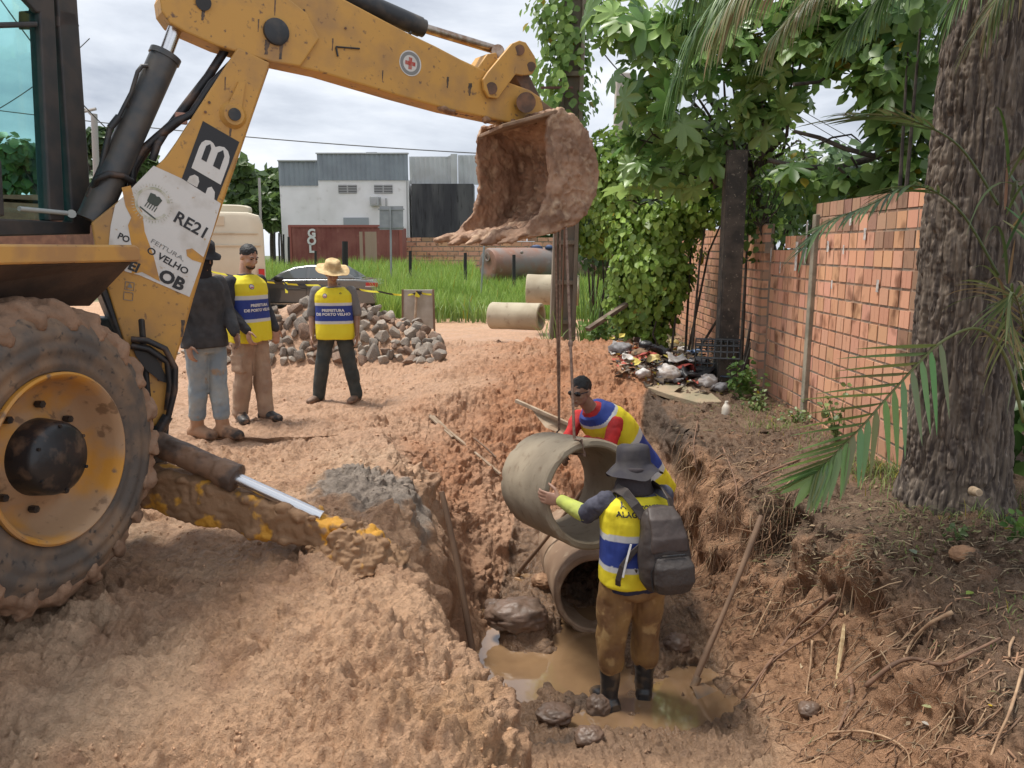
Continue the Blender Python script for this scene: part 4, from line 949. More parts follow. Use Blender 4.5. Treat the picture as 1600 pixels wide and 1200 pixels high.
# ------------------------------------------------------------------ worker in the trench, back to the camera
w0 = at(985,1104,4.55); w0.z = -1.285
fg = Fig(w0, (-.22,.97,0), 1.74, knL=(-.13,.03,.50), anL=(-.15,.0,.09), knR=(.10,.03,.5), anR=(.12,.07,.09), hiL=(-.095,0,.9), hiR=(.095,0,.9),
     head=(.0,.06,1.595), nb=(0,.01,1.45), che=(0,.01,1.29), shL=(-.18,.02,1.41), shR=(.19,.03,1.42), elL=(-.26,.10,1.17), elR=(.27,.14,1.17), wrR=(.16,.32,1.16))
rim_pt = at(856,776,4.84)
fg.J['wrL'] = rim_pt+V(.085,-.075,-.004); fg.J['elL'] = fg.J['shL'].lerp(fg.J['wrL'],.47)+V(.0,.0,-.085); fg.J['shL'] = fg.T((-.19,.03,1.41))
fg.thumbdir = {'L': V(0,0,1), 'R': V(0,0,1)}
pw = empty('person', w0, 'worker with dark backpack and grey bucket hat standing in the trench water', 'person')
mb = MB(); fg.head(mb, (-.4,.9,-.25)); fg.torso(mb); fg.arm(mb,'L'); fg.arm(mb,'R'); fg.leg(mb,'L'); fg.leg(mb,'R')
fg.hand(mb,'L',(-.93,.30,.10),(.3,.95,0),curl=.42,scale=1.08); fg.hand(mb,'R',(-.3,.9,0),(-.8,0,-.3),curl=.5)
vs, fs = bake(mb, .006, 1, .5); body = build('body', (vs,fs,None), skinL, parent=pw, smooth=True)
mb = MB(); fg.torso(mb, .012, 0); mb2 = mb; fg.arm(mb,'L',.015,0,.5); fg.arm(mb,'R',.015,0,.6)
cloth('shirt', fg, mb, mat('grey_purple_shirt', (.095,.095,.13), rough=.85, c2=(.06,.06,.085), ns=8, bump=.3, bs=22, bd=.01), pw, .007, .014, 11, seed=7)
mb = MB(); fg.arm(mb,'L',.012,.5,1.0); 
cloth('arm_sleeve', fg, mb, mat('lime_sleeve', (.55,.62,.12), rough=.8, c2=(.42,.46,.12), ns=8, c3=(.3,.22,.1), n3=12, lo3=.62, hi3=.7), pw, .006, .005, 14, seed=8)
mb = MB(); fg.torso(mb, .022, -.2); mb.v = [p for p in mb.v]
mb = MB(); mb.loft([fg.ring(-.42,.150,.125), fg.ring(-.25,.178,.140), fg.ring(0,.172,.128), fg.ring(.12,.160,.12)], 28, 2.3)
for sd in 'LR':
    hi, kn, an = fg.J['hi'+sd], fg.J['kn'+sd], fg.J['an'+sd]
    mb.limb([(hi,.118),(hi.lerp(kn,.4),.112),(hi.lerp(kn,.8),.098),(kn,.094),(kn.lerp(an,.22),.090),(kn.lerp(an,.42),.082),(kn.lerp(an,.50),.066)], 18)
cloth('trousers', fg, mb, mudpants, pw, .008, .024, 7.5, (1,1,.5), seed=12)
for sd in 'LR':
    mb = MB(); an, kn = fg.J['an'+sd], fg.J['kn'+sd]; mb.limb([(kn.lerp(an,.42),.071),(kn.lerp(an,.7),.062),(an,.056)], 18); fg.foot(mb, sd, (-.35,.9,0) if sd == 'L' else (.15,1,0), .28, .012)
    cloth('boot', fg, mb, rubber, pw, .007, .006, 8, (1,1,2.0), seed=13)
    mb = MB(); b = an-V(0,0,.085); fd = V(-.35,.9,0).normalized() if sd == 'L' else V(.15,1,0).normalized(); sx = fd.cross(V(0,0,1)); mb.loft([(b+fd*x+V(0,0,.012),w,.018,sx,V(0,0,1)) for x,w in ((-.095,.035),(-.06,.052),(.04,.054),(.15,.058),(.20,.042),(.22,.02))], 14, 3); build('boot_sole', mb, mat('ochre_sole',(.42,.23,.07),rough=.7,c2=(.25,.15,.08),ns=20), parent=pw, smooth=40)
BW_ = [(-.6,.02,YEL),(.02,.10,YEL),(.10,.17,WHI),(.17,.42,BLU),(.42,.50,WHI),(.50,1.3,YEL)]
VB1 = [(-.6,.10,YEL),(.10,.17,WHI),(.17,.47,BLU),(.47,.55,WHI),(.55,1.3,YEL)]
vo, vb = vest_part(fg, pw, VB1, .034, .007, 15, -.12)
mb = MB(); mb.loft([fg.ring(-.20,.190,.150), fg.ring(-.10,.198,.158), fg.ring(-.06,.19,.15)], 28, 2.4); cloth('shirt_hem', fg, mb, mat('navy_hem',(.025,.03,.07),rough=.85), pw, .008, .01, 9, seed=19)
bR = fg.r; 
for s_, lx, tt, sz in (('A',-.125,.93,.045),('ALAG',-.11,.83,.045),('COMU',.03,.90,.04)):
    p, d = fg.spine(tt); r0 = fg.r; c = p+r0*lx-fg.f*.16
    mb = text_on(s_, sz, c, r0, d, .0015, 1, .003, vb); build('vest_lettering', mb, inkM, parent=vo, fix=False)
# backpack
bkp = mat('backpack_nylon', (.036,.028,.026), rough=.6, c2=(.06,.046,.04), ns=6, bump=.3, bs=20, bd=.01)
bp_ = empty('backpack', V(0,0,0)); bp_.parent = pw; bp_.location = fg.T((.05,-.2,1.0))-w0
def fT(x,y,z): return fg.T((x,y,z))
mb = MB(); mb.loft([(fT(.10,-.235,.93), .115,.07,fg.r,fg.f),(fT(.095,-.25,.99), .150,.105,fg.r,fg.f),(fT(.09,-.25,1.1), .155,.115,fg.r,fg.f),(fT(.085,-.235,1.22), .145,.105,fg.r,fg.f),(fT(.075,-.215,1.33), .125,.085,fg.r,fg.f),(fT(.07,-.205,1.40), .10,.06,fg.r,fg.f),(fT(.07,-.195,1.43), .05,.03,fg.r,fg.f)], 28, 2.8)
cloth('pack_body', fg, mb, bkp, bp_, .007, .012, 7, seed=21)
mb = MB(); mb.loft([(fT(.11,-.34,.95), .10,.04,fg.r,fg.f),(fT(.105,-.37,1.02), .125,.04,fg.r,fg.f),(fT(.10,-.37,1.12), .12,.035,fg.r,fg.f),(fT(.095,-.35,1.17), .10,.02,fg.r,fg.f)], 24, 3)
cloth('front_pocket', fg, mb, mat('quilted_pocket', (.04,.034,.033), rough=.6, c2=(.06,.05,.045), ns=5, bump=.7, bs=38, bd=.01), bp_, .007, .007, 9, seed=22)
mb = MB(); mb.loft([(fT(.08,-.335,1.20), .115,.012,fg.r,fg.f),(fT(.08,-.325,1.28), .11,.02,fg.r,fg.f),(fT(.07,-.27,1.385), .10,.03,fg.r,fg.f),(fT(.07,-.2,1.43), .08,.02,fg.r,fg.f)], 24, 3); cloth('top_flap', fg, mb, mat('pack_flap', (.07,.052,.047), rough=.6, c2=(.05,.038,.034), ns=6, bump=.3, bs=25), bp_, .007, .008, 9, seed=23)
mb = MB(); mb.tube([fT(.02,-.37,1.19),fT(.16,-.37,1.19)], .004, 6); mb.tube([fT(-.02,-.345,.97),fT(-.035,-.34,1.08),fT(.0,-.345,1.17)], .004, 6); mb.tube([fT(.03,-.345,1.0),fT(.0,-.36,1.10),fT(.01,-.36,1.18)],.003,6); build('zip', mb, blk, parent=bp_, smooth=True)
mb = MB()
def strap(mb, pts, w, t=.012):
    pts = [Vector(p) for p in pts]; vs = []
    for i, p in enumerate(pts):
        d = (pts[min(i+1,len(pts)-1)]-pts[max(i-1,0)]).normalized(); n_ = (p-fg.T((0,0,1.2))); n_.z *= .3; sx = d.cross(n_).normalized(); nn = sx.cross(d).normalized()
        vs += [p-sx*w/2-nn*t/2, p+sx*w/2-nn*t/2, p+sx*w/2+nn*t/2, p-sx*w/2+nn*t/2]
    n = len(pts); fs = [(i*4+k,i*4+(k+1)%4,i*4+4+(k+1)%4,i*4+4+k) for i in range(n-1) for k in range(4)]+[(0,3,2,1),((n-1)*4,(n-1)*4+1,(n-1)*4+2,(n-1)*4+3)]
    mb.add(vs, fs)
strap(mb, [fT(-.03,-.19,1.37),fT(-.075,-.165,1.44),fT(-.115,-.10,1.50),fT(-.13,-.0,1.50),fT(-.135,.12,1.42),fT(-.15,.17,1.3),fT(-.17,.12,1.12),fT(-.16,-.05,1.04),fT(-.05,-.16,1.0)], .06)
strap(mb, [fT(.16,-.19,1.38),fT(.15,-.15,1.46),fT(.135,-.08,1.50),fT(.13,.02,1.50),fT(.135,.12,1.42),fT(.15,.17,1.3),fT(.17,.1,1.1)], .06)
strap(mb, [fT(.0,-.18,1.22),fT(-.09,-.175,1.14),fT(-.15,-.17,1.06),fT(-.17,-.16,.97),fT(-.165,-.15,.93)], .035)
build('shoulder_straps', mb, bkp, parent=bp_, bevel=.004)
mb = MB(); strap(mb, [fT(-.10,-.178,1.2),fT(-.13,-.19,1.1),fT(-.15,-.19,1.0)], .012); build('cord', mb, mat('white_cord',(.6,.6,.6)), parent=bp_)
# bucket hat and neck flap
hatM = mat('grey_hat_cloth', (.045,.042,.05), rough=.95, spec=.2, c2=(.065,.06,.062), ns=9, bump=.3, bs=40, bd=.004)
def lathe_hat(fig, prof, lean, wav, off=(0,0,0), seg=56, seed=1):
    H = fig.J['head']+Vector(off); a = Vector(lean).normalized(); x, y = frame(a); vs = []; rs = random.Random(seed); ph = rs.random()*6
    n = len(prof)
    for i, (z, r) in enumerate(prof):
        for k in range(seg):
            t = 2*PI*k/seg; w = wav*max(0, (r-.10)/.08) if z < .06 else 0
            vs.append(H+a*(z+w*(math.sin(t*3+ph)*.6+math.sin(t*5+ph*2)*.4))+(x*math.cos(t)*.94+y*math.sin(t)*1.0)*r)
    fs = [(i*seg+k, i*seg+(k+1)%seg, (i+1)*seg+(k+1)%seg, (i+1)*seg+k) for i in range(n-1) for k in range(seg)]
    fs += [tuple((n-1)*seg+k for k in range(seg))]; mb = MB(); va = np.array([tuple(q) for q in vs]); va = va+np.stack([vnoise(va,16,seed),vnoise(va,16,seed+1),vnoise(va,16,seed+2)],1)*.007; mb.add([tuple(q) for q in va], fs); return mb
hp = [(.026,.096),(-.040,.172),(-.038,.178),(-.030,.168),(.008,.128),(.032,.107),(.060,.105),(.112,.099),(.135,.090),(.143,.068),(.140,.02)]
mb = lathe_hat(fg, [(z+.01,r) for z,r in hp], fg.hR@V(0,-.12,1), .026, (0,0,0), seed=4); build('hat', mb, hatM, parent=pw, smooth=60)
mb = MB(); H = fg.J['head']; mb.loft([(H+V(0,-.02,.03), .092,.100,fg.r,fg.f),(H+V(0,-.025,-.05), .100,.105,fg.r,fg.f),(H+V(.0,-.03,-.10), .115,.11,fg.r,fg.f),(H+V(0,-.03,-.13), .135,.115,fg.r,fg.f),(H+V(0,-.02,-.15), .10,.09,fg.r,fg.f)], 28, 2.1); cloth('neck_cloth', fg, mb, mat('dark_neck_cloth',(.04,.032,.036),rough=.9,bump=.3,bs=30), pw, .007, .01, 10, seed=31)
# ------------------------------------------------------------------ worker in red sleeves behind the pipe
r0 = V(at(1000,745,6.45).x-.12, 6.5, -.98)
J = dict(pel=at(1003,742,6.45), wai=at(985,712,6.42), che=at(957,672,6.3), nb=at(925,640,6.2), head=at(907,612,6.10), shL=at(962,662,6.08), shR=at(905,652,6.38), elL=at(950,700,5.95), elR=at(886,690,6.25), wrL=at(918,688,5.68), wrR=at(884,700,5.95),
         hiL=at(1012,755,6.38), hiR=at(990,757,6.55))
J['knL'] = V(J['hiL'].x-.12, 6.25, -.55); J['knR'] = V(J['hiR'].x-.18, 6.5, -.55); J['anL'] = V(J['hiL'].x-.02, 6.35, -.95); J['anR'] = V(J['hiR'].x-.22, 6.6, -.95)
f2 = Fig(r0, (-.75,-.66,0), 1.74, **J); f2.thumbdir = {}
pr_ = empty('person', V(.75,6.45,-1.0), 'crouching worker in sunglasses and red sleeves leaning over the hanging concrete pipe', 'person')
mb = MB(); f2.head(mb, (-.62,-.76,-.18)); f2.torso(mb); f2.arm(mb,'L'); f2.arm(mb,'R'); f2.leg(mb,'L'); f2.leg(mb,'R'); f2.hand(mb,'L',(-.8,-.5,-.15),(0,-.2,-1),.3); f2.hand(mb,'R',(-.2,-.9,-.4),(.6,-.2,-.7),.4)
for sd in 'LR': f2.foot(mb, sd)
vs, fs = bake(mb, .007, 1, .5); build('body', (vs,fs,None), skinD, parent=pr_, smooth=True); hair_cap(f2, pr_)
redM = mat('red_sleeve', (.50,.02,.018), rough=.8, c2=(.33,.015,.015), ns=8, bump=.4, bs=22, bd=.01)
mb = MB(); f2.torso(mb, .01, 0); f2.arm(mb,'L',.012,0,1); f2.arm(mb,'R',.012,0,1); cloth('shirt', f2, mb, redM, pr_, .008, .015, 11, seed=41)
VB2 = [(-.6,.0,YEL),(.0,.07,WHI),(.07,.52,BLU),(.52,.60,WHI),(.60,.90,YEL),(.90,.93,WHI),(.93,1.3,BLU)]
vo, vb = vest_part(f2, pr_, VB2, .037, .008, 42)
mb = MB(); f2.leg(mb,'L',.02); f2.leg(mb,'R',.02); cloth('trousers', f2, mb, jeans, pr_, .01, .012, 7, seed=43)
mb = MB(); 
for sx in (-1,1): mb.ball(f2.q(sx*.033,.088,.012), (.030,.014,.020), 12, 8, f2.hR)
mb.tube([f2.q(-.03,.094,.018),f2.q(0,.1,.02),f2.q(.03,.094,.018)], .004, 6)
for sx in (-1,1): mb.tube([f2.q(sx*.06,.075,.015),f2.q(sx*.078,.02,.012),f2.q(sx*.08,-.01,.01)], .004, 6)
build('sunglasses', mb, mat('black_lens',(.008,.008,.01),rough=.1), parent=pr_, smooth=True)
mb = MB(); mb.tube([f2.q(-.022,.092,-.054),f2.q(0,.103,-.058),f2.q(.022,.092,-.054)], .004, 6); build('mouth', mb, mat('lip', (.2,.08,.06)), parent=pr_)
# ------------------------------------------------------------------ the three watchers
def stand(u, v, Y): p = at(u, v, Y); return V(p.x, Y, gtop(p.x, Y)-.005)
# third: straw hat
s3 = stand(528,628,8.9)
f3 = Fig(s3, (.12,-1,0), 1.60, anL=(-.24,.03,.09), anR=(.24,.0,.09), knL=(-.17,.04,.5), knR=(.17,.04,.5), shL=(-.21,-.01,1.41), shR=(.21,-.01,1.41), elL=(-.275,-.02,1.14), elR=(.28,-.02,1.14), wrL=(-.28,.06,.88), wrR=(.28,.07,.86), head=(0,.06,1.63), nb=(0,.01,1.46))
p3_ = empty('person', s3, 'man in wide straw hat and yellow and blue vest standing before the rubble pile', 'person')
mb = MB(); f3.head(mb, (.4,-.9,-.30)); f3.torso(mb); f3.arm(mb,'L'); f3.arm(mb,'R'); f3.leg(mb,'L'); f3.leg(mb,'R'); f3.hand(mb,'L',(.0,-.15,-1),(-1,0,0),.35); f3.hand(mb,'R',(0,-.15,-1),(1,0,0),.35)
vs, fs = bake(mb, .0075, 1, .5); build('body', (vs,fs,None), skinD, parent=p3_, smooth=True); face_bits(f3, p3_)
mb = MB(); f3.torso(mb, .012, 0); f3.arm(mb,'L',.024,0,.45); f3.arm(mb,'R',.024,0,.45); cloth('shirt', f3, mb, mat('grey_tshirt',(.16,.155,.15),rough=.9,bump=.3,bs=24), p3_, .009, .007, 11, seed=51)
vo3, vb3 = vest_part(f3, p3_, VB, .032, .008, 52, wide=.02)
mb = MB(); mb.loft([f3.ring(-.3,.15,.12), f3.ring(0,.165,.12), f3.ring(.1,.16,.115)], 24, 2.3); f3.leg(mb,'L',.018,.022); f3.leg(mb,'R',.018,.022); cloth('trousers', f3, mb, darkpants, p3_, .009, .010, 9, seed=53)
for sd in 'LR':
    mb = MB(); f3.foot(mb, sd, (-.3,-1,0) if sd == 'L' else (.75,-.6,0) if False else ((.5,-1,0) if sd=='L' else (-.6,-1,0)), .27, .006); cloth('shoe', f3, mb, mat('brown_shoe',(.12,.075,.05),rough=.7,c2=(.25,.15,.1),ns=15), p3_, .008, .003, 12, seed=54)
straw = mat('straw', (.62,.46,.24), rough=.85, c2=(.48,.33,.16), ns=18, bump=.6, bs=120, bd=.003)
hp3 = [(.058,.098),(.046,.15),(.052,.195),(.056,.197),(.058,.15),(.07,.106),(.10,.100),(.15,.086),(.168,.065),(.160,.02)]
mb = lathe_hat(f3, hp3, f3.hR@V(0,.10,1), .014, (0,0,.005), seed=2); build('hat', mb, straw, parent=p3_, smooth=60)
mb = MB(); mb.box(f3.q(0,.104,.095), (.065,.008,.04), R=f3.hR); build('hat_badge', mb, mat('badge_brown',(.20,.09,.05)), parent=p3_)
def vtext(fig, bvh, par, s_, tt, sz, lx=0, col=None, back=False, xs=1.1):
    p, d = fig.spine(tt); Yd = -fig.f if back else fig.f; r_ = fig.r if back else -fig.r
    mb = text_on(s_, sz, p+r_*lx+Yd*.16, r_, d, .002, xs, .004, bvh); return build('vest_lettering', mb, col or mat('pale_lettering',(.6,.62,.65)), parent=par, fix=False)
vtext(f3, vb3, vo3, 'PREFEITURA', .45, .042); vtext(f3, vb3, vo3, 'DE PORTO VELHO', .36, .042)
def chest_logo(fig, bvh, par, lx, tt, r=.026):
    p, d = fig.spine(tt); r_ = -fig.r; u_ = (d-r_*d.dot(r_)).normalized(); n_ = r_.cross(u_); c = p+r_*lx+fig.f*.16
    for q_, m_, l_ in ((1, mat('logo_navy',(.05,.06,.2)), .003), (.78, mat('logo_pale',(.6,.55,.55)), .0045)):
        mb = MB(); pts = []
        for k in range(16):
            a = 2*PI*k/16; pp_ = c+(r_*math.cos(a)+u_*math.sin(a))*r*q_; h = bvh.ray_cast(pp_+n_*.3, -n_, .8); pts.append((h[0] if h[0] else pp_)+n_*l_)
        mb.add(pts, [tuple(range(16))]); build('chest_logo', mb, m_, parent=par, fix=False)
    mb = MB(); pts = []
    for x,y in ((-.6,-.15),(.6,-.15),(.45,-.55),(-.45,-.55)):
        pp_ = c+(r_*x+u_*y)*r; h = bvh.ray_cast(pp_+n_*.3, -n_, .8); pts.append((h[0] if h[0] else pp_)+n_*.006)
    mb.add(pts, [(0,1,2,3)]); build('chest_logo_bar', mb, mat('logo_red',(.5,.08,.06)), parent=par, fix=False)
chest_logo(f3, vb3, vo3, -.085, .80); 
mb = text_on('*', .06, f3.spine(.82)[0]+(-f3.r)*.09+f3.f*.16, -f3.r, f3.spine(.8)[1], .002, 1, .004, vb3); build('chest_mark', mb, inkM, parent=vo3, fix=False)
# second: black long sleeves, looking down to the right
s2 = stand(397,643,7.75)
f4 = Fig(s2, (.90,-.43,0), 1.76, anL=(-.06,.10,.09), anR=(.09,-.10,.09), knL=(-.08,.06,.5), knR=(.09,-.02,.5), hiL=(-.085,0,.92), hiR=(.085,0,.92), head=(0,.05,1.65), shL=(-.2,-.01,1.41), shR=(.2,-.01,1.41), elL=(-.26,-.02,1.14), elR=(.27,.0,1.15), wrL=(-.24,.12,.93), wrR=(.20,.17,.95))
p4_ = empty('person', s2, 'bareheaded smiling man in yellow and blue vest, black long sleeves and khaki cargo trousers', 'person')
mb = MB(); f4.head(mb, (.80,-.55,-.42)); f4.torso(mb); f4.arm(mb,'L'); f4.arm(mb,'R'); f4.leg(mb,'L'); f4.leg(mb,'R'); f4.hand(mb,'L',(.1,-.1,-1),(-.7,.7,0),.4); f4.hand(mb,'R',(.25,-.25,-.95),(.7,.7,0),.5)
vs, fs = bake(mb, .007, 1, .5); build('body', (vs,fs,None), skinL, parent=p4_, smooth=True); face_bits(f4, p4_); hair_cap(f4, p4_)
q = f4.q; mb = MB(); mb.ball(q(0,.052,-.072), (.048,.046,.036), 16, 12, f4.hR)
bvx, bfx = bake(mb, .005, 1, .5); loc = (bvx-np.array(f4.J['head']))@np.array(f4.hR); kf = (loc[:,2] < -.066)[bfx].all(1); build('beard', (bvx, bfx[kf], None), mat('short_beard',(.05,.03,.022),rough=.8), parent=p4_, smooth=True)
mb = MB(); f4.torso(mb, .012, 0); f4.arm(mb,'L',.016,0,1); f4.arm(mb,'R',.016,0,1); cloth('shirt', f4, mb, blackcloth, p4_, .008, .006, 12, seed=61)
vo4, vb4 = vest_part(f4, p4_, VB, .032, .008, 62)
vtext(f4, vb4, vo4, 'PREFEITURA', .45, .038); vtext(f4, vb4, vo4, 'DE PORTO VELHO', .36, .038); chest_logo(f4, vb4, vo4, -.085, .80)
mb = MB(); mb.loft([f4.ring(-.3,.15,.12), f4.ring(0,.165,.12), f4.ring(.1,.16,.115)], 24, 2.3); f4.leg(mb,'L',.02,.02); f4.leg(mb,'R',.02,.02); pk = f4.J['hiR'].lerp(f4.J['knR'],.75)+f4.r*.075; mb.box(pk, (.16,.05,.17), rz=math.atan2(f4.f.y,f4.f.x)); cloth('trousers', f4, mb, khaki, p4_, .009, .013, 8, seed=63)
for sd in 'LR': mb = MB(); f4.foot(mb, sd, (.9,-.5,0) if sd=='L' else (.55,-.85,0), .29, .01); mb.limb([(f4.J['an'+sd]+V(0,0,.05),.052),(f4.J['an'+sd],.05)]); cloth('boot', f4, mb, shoeM, p4_, .008, .003, 12, seed=64)
# first: dark hat and covered face, jeans, muddy boots
s1 = stand(328,650,7.05)
f5 = Fig(s1, (.80,-.60,0), 1.77, anL=(-.07,.09,.09), anR=(.08,-.10,.09), knL=(-.07,.05,.5), knR=(.08,-.02,.5), head=(0,.05,1.655), elR=(.24,-.0,1.15), wrR=(.22,.10,.90), elL=(-.22,.05,1.16), wrL=(-.17,.22,.98))
p5_ = empty('person', s1, 'man in black hat with covered face, faded jeans and muddy boots beside the boom', 'person')
mb = MB(); f5.head(mb, (.85,-.45,-.25)); f5.torso(mb); f5.arm(mb,'L'); f5.arm(mb,'R'); f5.leg(mb,'L'); f5.leg(mb,'R'); f5.hand(mb,'L',(.3,-.2,-.9),(-.5,-.7,0),.4); f5.hand(mb,'R',(.15,-.15,-1),(.6,.8,0),.4)
vs, fs = bake(mb, .008, 1, .5); build('body', (vs,fs,None), skinD, parent=p5_, smooth=True)
mb = MB(); f5.torso(mb, .028, -.2, bot=.03); f5.arm(mb,'L',.022,0,1); f5.arm(mb,'R',.022,0,1); cloth('shirt', f5, mb, darkcloth, p5_, .009, .010, 9, (1,1,.6), seed=71)
mb = MB(); mb.loft([f5.ring(-.3,.15,.12), f5.ring(0,.165,.12), f5.ring(.1,.16,.115)], 24, 2.3); f5.leg(mb,'L',.016,.015,.84); f5.leg(mb,'R',.016,.015,.84); cloth('trousers', f5, mb, jeans, p5_, .009, .012, 9, seed=73)
for sd in 'LR': mb = MB(); an, kn = f5.J['an'+sd], f5.J['kn'+sd]; f5.foot(mb, sd, (.95,-.35,0), .29, .014); mb.limb([(kn.lerp(an,.52),.068),(kn.lerp(an,.75),.06),(an,.058)]); cloth('boot', f5, mb, mudboot, p5_, .008, .008, 12, seed=74)
mb = MB(); H = f5.J['head']; q = f5.q; mb.ball(q(0,.01,-.03), (.084,.10,.10), 18, 12, f5.hR); mb.loft([(q(0,0,-.06),.085,.095,f5.r,f5.f),(q(0,-.01,-.13),.10,.10,f5.r,f5.f),(q(0,-.01,-.2),.12,.11,f5.r,f5.f)], 24); mb.ball(q(0,-.01,.04), (.086,.10,.085), 18, 12, f5.hR); cloth('face_cover', f5, mb, mat('black_balaclava',(.014,.015,.02),rough=.9,bump=.3,bs=30), p5_, .008, .007, 12, seed=75)
mb = lathe_hat(f5, [(.036,.095),(.012,.16),(.014,.165),(.028,.158),(.05,.106),(.085,.102),(.135,.094),(.155,.07),(.156,.02)], f5.hR@V(0,.05,1), .014, (0,0,.012), seed=6); build('hat', mb, mat('black_hat',(.02,.02,.023),rough=.85,bump=.3,bs=60), parent=p5_, smooth=60)
# ================================================================== pipes
conc = mat('concrete', (.34,.28,.20), rough=.85, c2=(.25,.20,.14), ns=3.5, nlo=.38, nhi=.65, c3=(.20,.14,.09), n3=13, lo3=.58, hi3=.75, bump=.45, bs=70, bd=.004)
concmud = mat('muddy_concrete', (.33,.23,.155), rough=.75, c2=(.24,.155,.10), ns=3, nlo=.38, nhi=.6, c3=(.40,.30,.21), n3=8, lo3=.56, hi3=.7, bump=.45, bs=60, bd=.005)
concpale = mat('pale_concrete', (.48,.42,.31), rough=.9, c2=(.38,.32,.23), ns=2.5, c3=(.26,.2,.14), n3=9, lo3=.6, hi3=.75, bump=.3, bs=60, bd=.004)
def pipe(name, a, b, R, ri, m, label, group=None, seed=1, bell=False, steps=26, parent=None, cat='pipe'):
    a, b = Vector(a), Vector(b); L = (b-a).length; ax = (b-a).normalized(); mb = MB(); prof = []
    ch = .012
    for k in range(steps+1): prof.append((ch+(L-2*ch)*k/steps, R))
    prof.append((L, R-ch)); prof.append((L, ri+ch))
    for k in range(steps+1): prof.append((L-ch-(L-2*ch)*k/steps, ri))
    prof.append((0, ri+ch)); prof.append((0, R-ch)); prof.append((ch, R))
    mb.lathe(prof, a, ax, 96); vs = np.array(mb.v)
    rel = vs-np.array(a); xa = rel@np.array(ax); rd = rel-xa[:,None]*np.array(ax); rr = np.linalg.norm(rd,axis=1)[:,None]
    d = fbm(vs, 6, 3, seed)*.005+fbm(vs, 30, 3, seed+2)*.0025
    e_ = np.minimum(xa, L-xa); chip = sst(.25,.5,vnoise(vs, 14, seed+7))*(e_<.02)*.012*(rr[:,0]>R-.03)
    vs = vs+rd/rr*(d-chip)[:,None]
    return build(name, (vs, np.array(mb.f), None), m, parent=parent, smooth=35, label=label, cat=cat, group=group)
PA, PB = at(928,773,4.97), at(853,750,5.75)
pipe('concrete_pipe', PA, PB, .375, .322, conc, 'grey concrete pipe hanging in slings between the two workers in the trench', 'concrete drain pipes', 3)
QA, QB = at(931,930,5.5), at(876,820,7.6); QM = QA.lerp(QB,.52)
pipe('concrete_pipe', QA, QM-(QM-QA).normalized()*.008, .315, .268, concmud, 'muddy concrete pipe lying in the trench water with its dark open mouth towards us', 'concrete drain pipes', 5)
pipe('concrete_pipe', QM+(QM-QA).normalized()*.008, QB, .31, .265, concmud, 'far muddy pipe laid end to end behind the open mouthed one in the trench', 'concrete drain pipes', 6)
# sling: two strands from the bucket, round the pipe rim
slm = mat('rusty_steel_rope', (.17,.10,.07), rough=.6, c2=(.28,.19,.14), ns=40)
top1, top2 = bq(888,354,.03), bq(872,360,.03)
sp1 = PA+(PB-PA)*.12+V(-.11,-.02,.35)
# chain round the wall of the pipe: outside down to the rim, over the rim, inside
axp = (PB-PA).normalized()
def rimp(ang, r, l): 
    x, y = frame(axp); upv_ = (V(0,0,1)-axp*axp.z).normalized(); sd = axp.cross(upv_).normalized(); return PA+axp*l+(upv_*math.cos(ang)+sd*math.sin(ang))*r
def rimang(u_target, l_=0):
    best = min((abs((lambda p: 800+1200*p.x/(p.y*CP-(p.z-CAMZ)*SP))(rimp(a,.37,l_))-u_target), a) for a in np.linspace(-1,1,81)); return best[1]
ra = rimang(908)
mb = MB(); a1 = rimp(ra,.385,.10); mb.tube([top1, top1.lerp(a1,.5)+V(0,0,0), a1, rimp(ra,.385,-.012), rimp(ra,.28,-.014), rimp(ra,.27,.3), rimp(ra,.27,.55)], .010, 8)
rb = rimang(872,.82); a2_ = rimp(rb,.40,.83); mb.tube([top2, a2_, rimp(rb,.385,.86), rimp(rb,.30,.86), rimp(ra,.27,.55)], .008, 8)
mb.tube([top2+V(.03,0,0), top2.lerp(a2_,.5)+V(.016,0,0), a2_+V(.004,0,0)], .007, 8)
mb.tube([top1, top1+V(0,.1,.12)], .012, 8); mb.ball(top1.lerp(a1,.56), (.018,.018,.03), 8, 6)
build('lifting_sling', mb, slm, smooth=True, label='thin rusty steel rope sling running from the bucket down to the hanging pipe', cat='sling')
# ================================================================== tools and wood
woodM = mat('muddy_wood', (.24,.15,.095), rough=.8, c2=(.16,.10,.065), ns=8, stretch=(1,1,.3), bump=.4, bs=40, bd=.003)
woodP = mat('grey_wood', (.42,.33,.24), rough=.85, c2=(.30,.21,.14), ns=9, bump=.3, bs=50, bd=.003)
steel = mat('muddy_steel', (.20,.15,.11), rough=.5, metal=.3, c2=(.30,.19,.11), ns=9)
def hoe(label, top, bot, bdir, r=.016, cross=None, bw=.2):
    top, bot = Vector(top), Vector(bot); root = empty('hoe', (bot.x,bot.y,bot.z), label, 'hoe', 'long handled tools in the trench'); d = (bot-top)
    mb = MB(); pts = [top+d*t+V(math.sin(t*5)*.008,0,math.sin(t*7)*.006) for t in np.linspace(0,1,9)]; mb.tube(pts, [r*(1+.15*math.sin(t*9)) for t in np.linspace(0,1,9)], 10); build('handle', mb, woodM, parent=root, smooth=True)
    mb = MB(); bd = Vector(bdir).normalized(); sx = bd.cross(V(0,0,1)).normalized(); nn = sx.cross(bd).normalized(); mb.cyl(bot-d.normalized()*.05, bot+d.normalized()*.03, .028, 12)
    e0 = bot+bd*.02; mb.prism([e0-sx*bw*.25, e0+sx*bw*.25, e0+bd*.10+sx*bw*.5, e0+bd*.2+sx*bw*.45, e0+bd*.2-sx*bw*.45, e0+bd*.10-sx*bw*.5], nn, .006); build('blade', mb, steel, parent=root, bevel=.001)
    return root
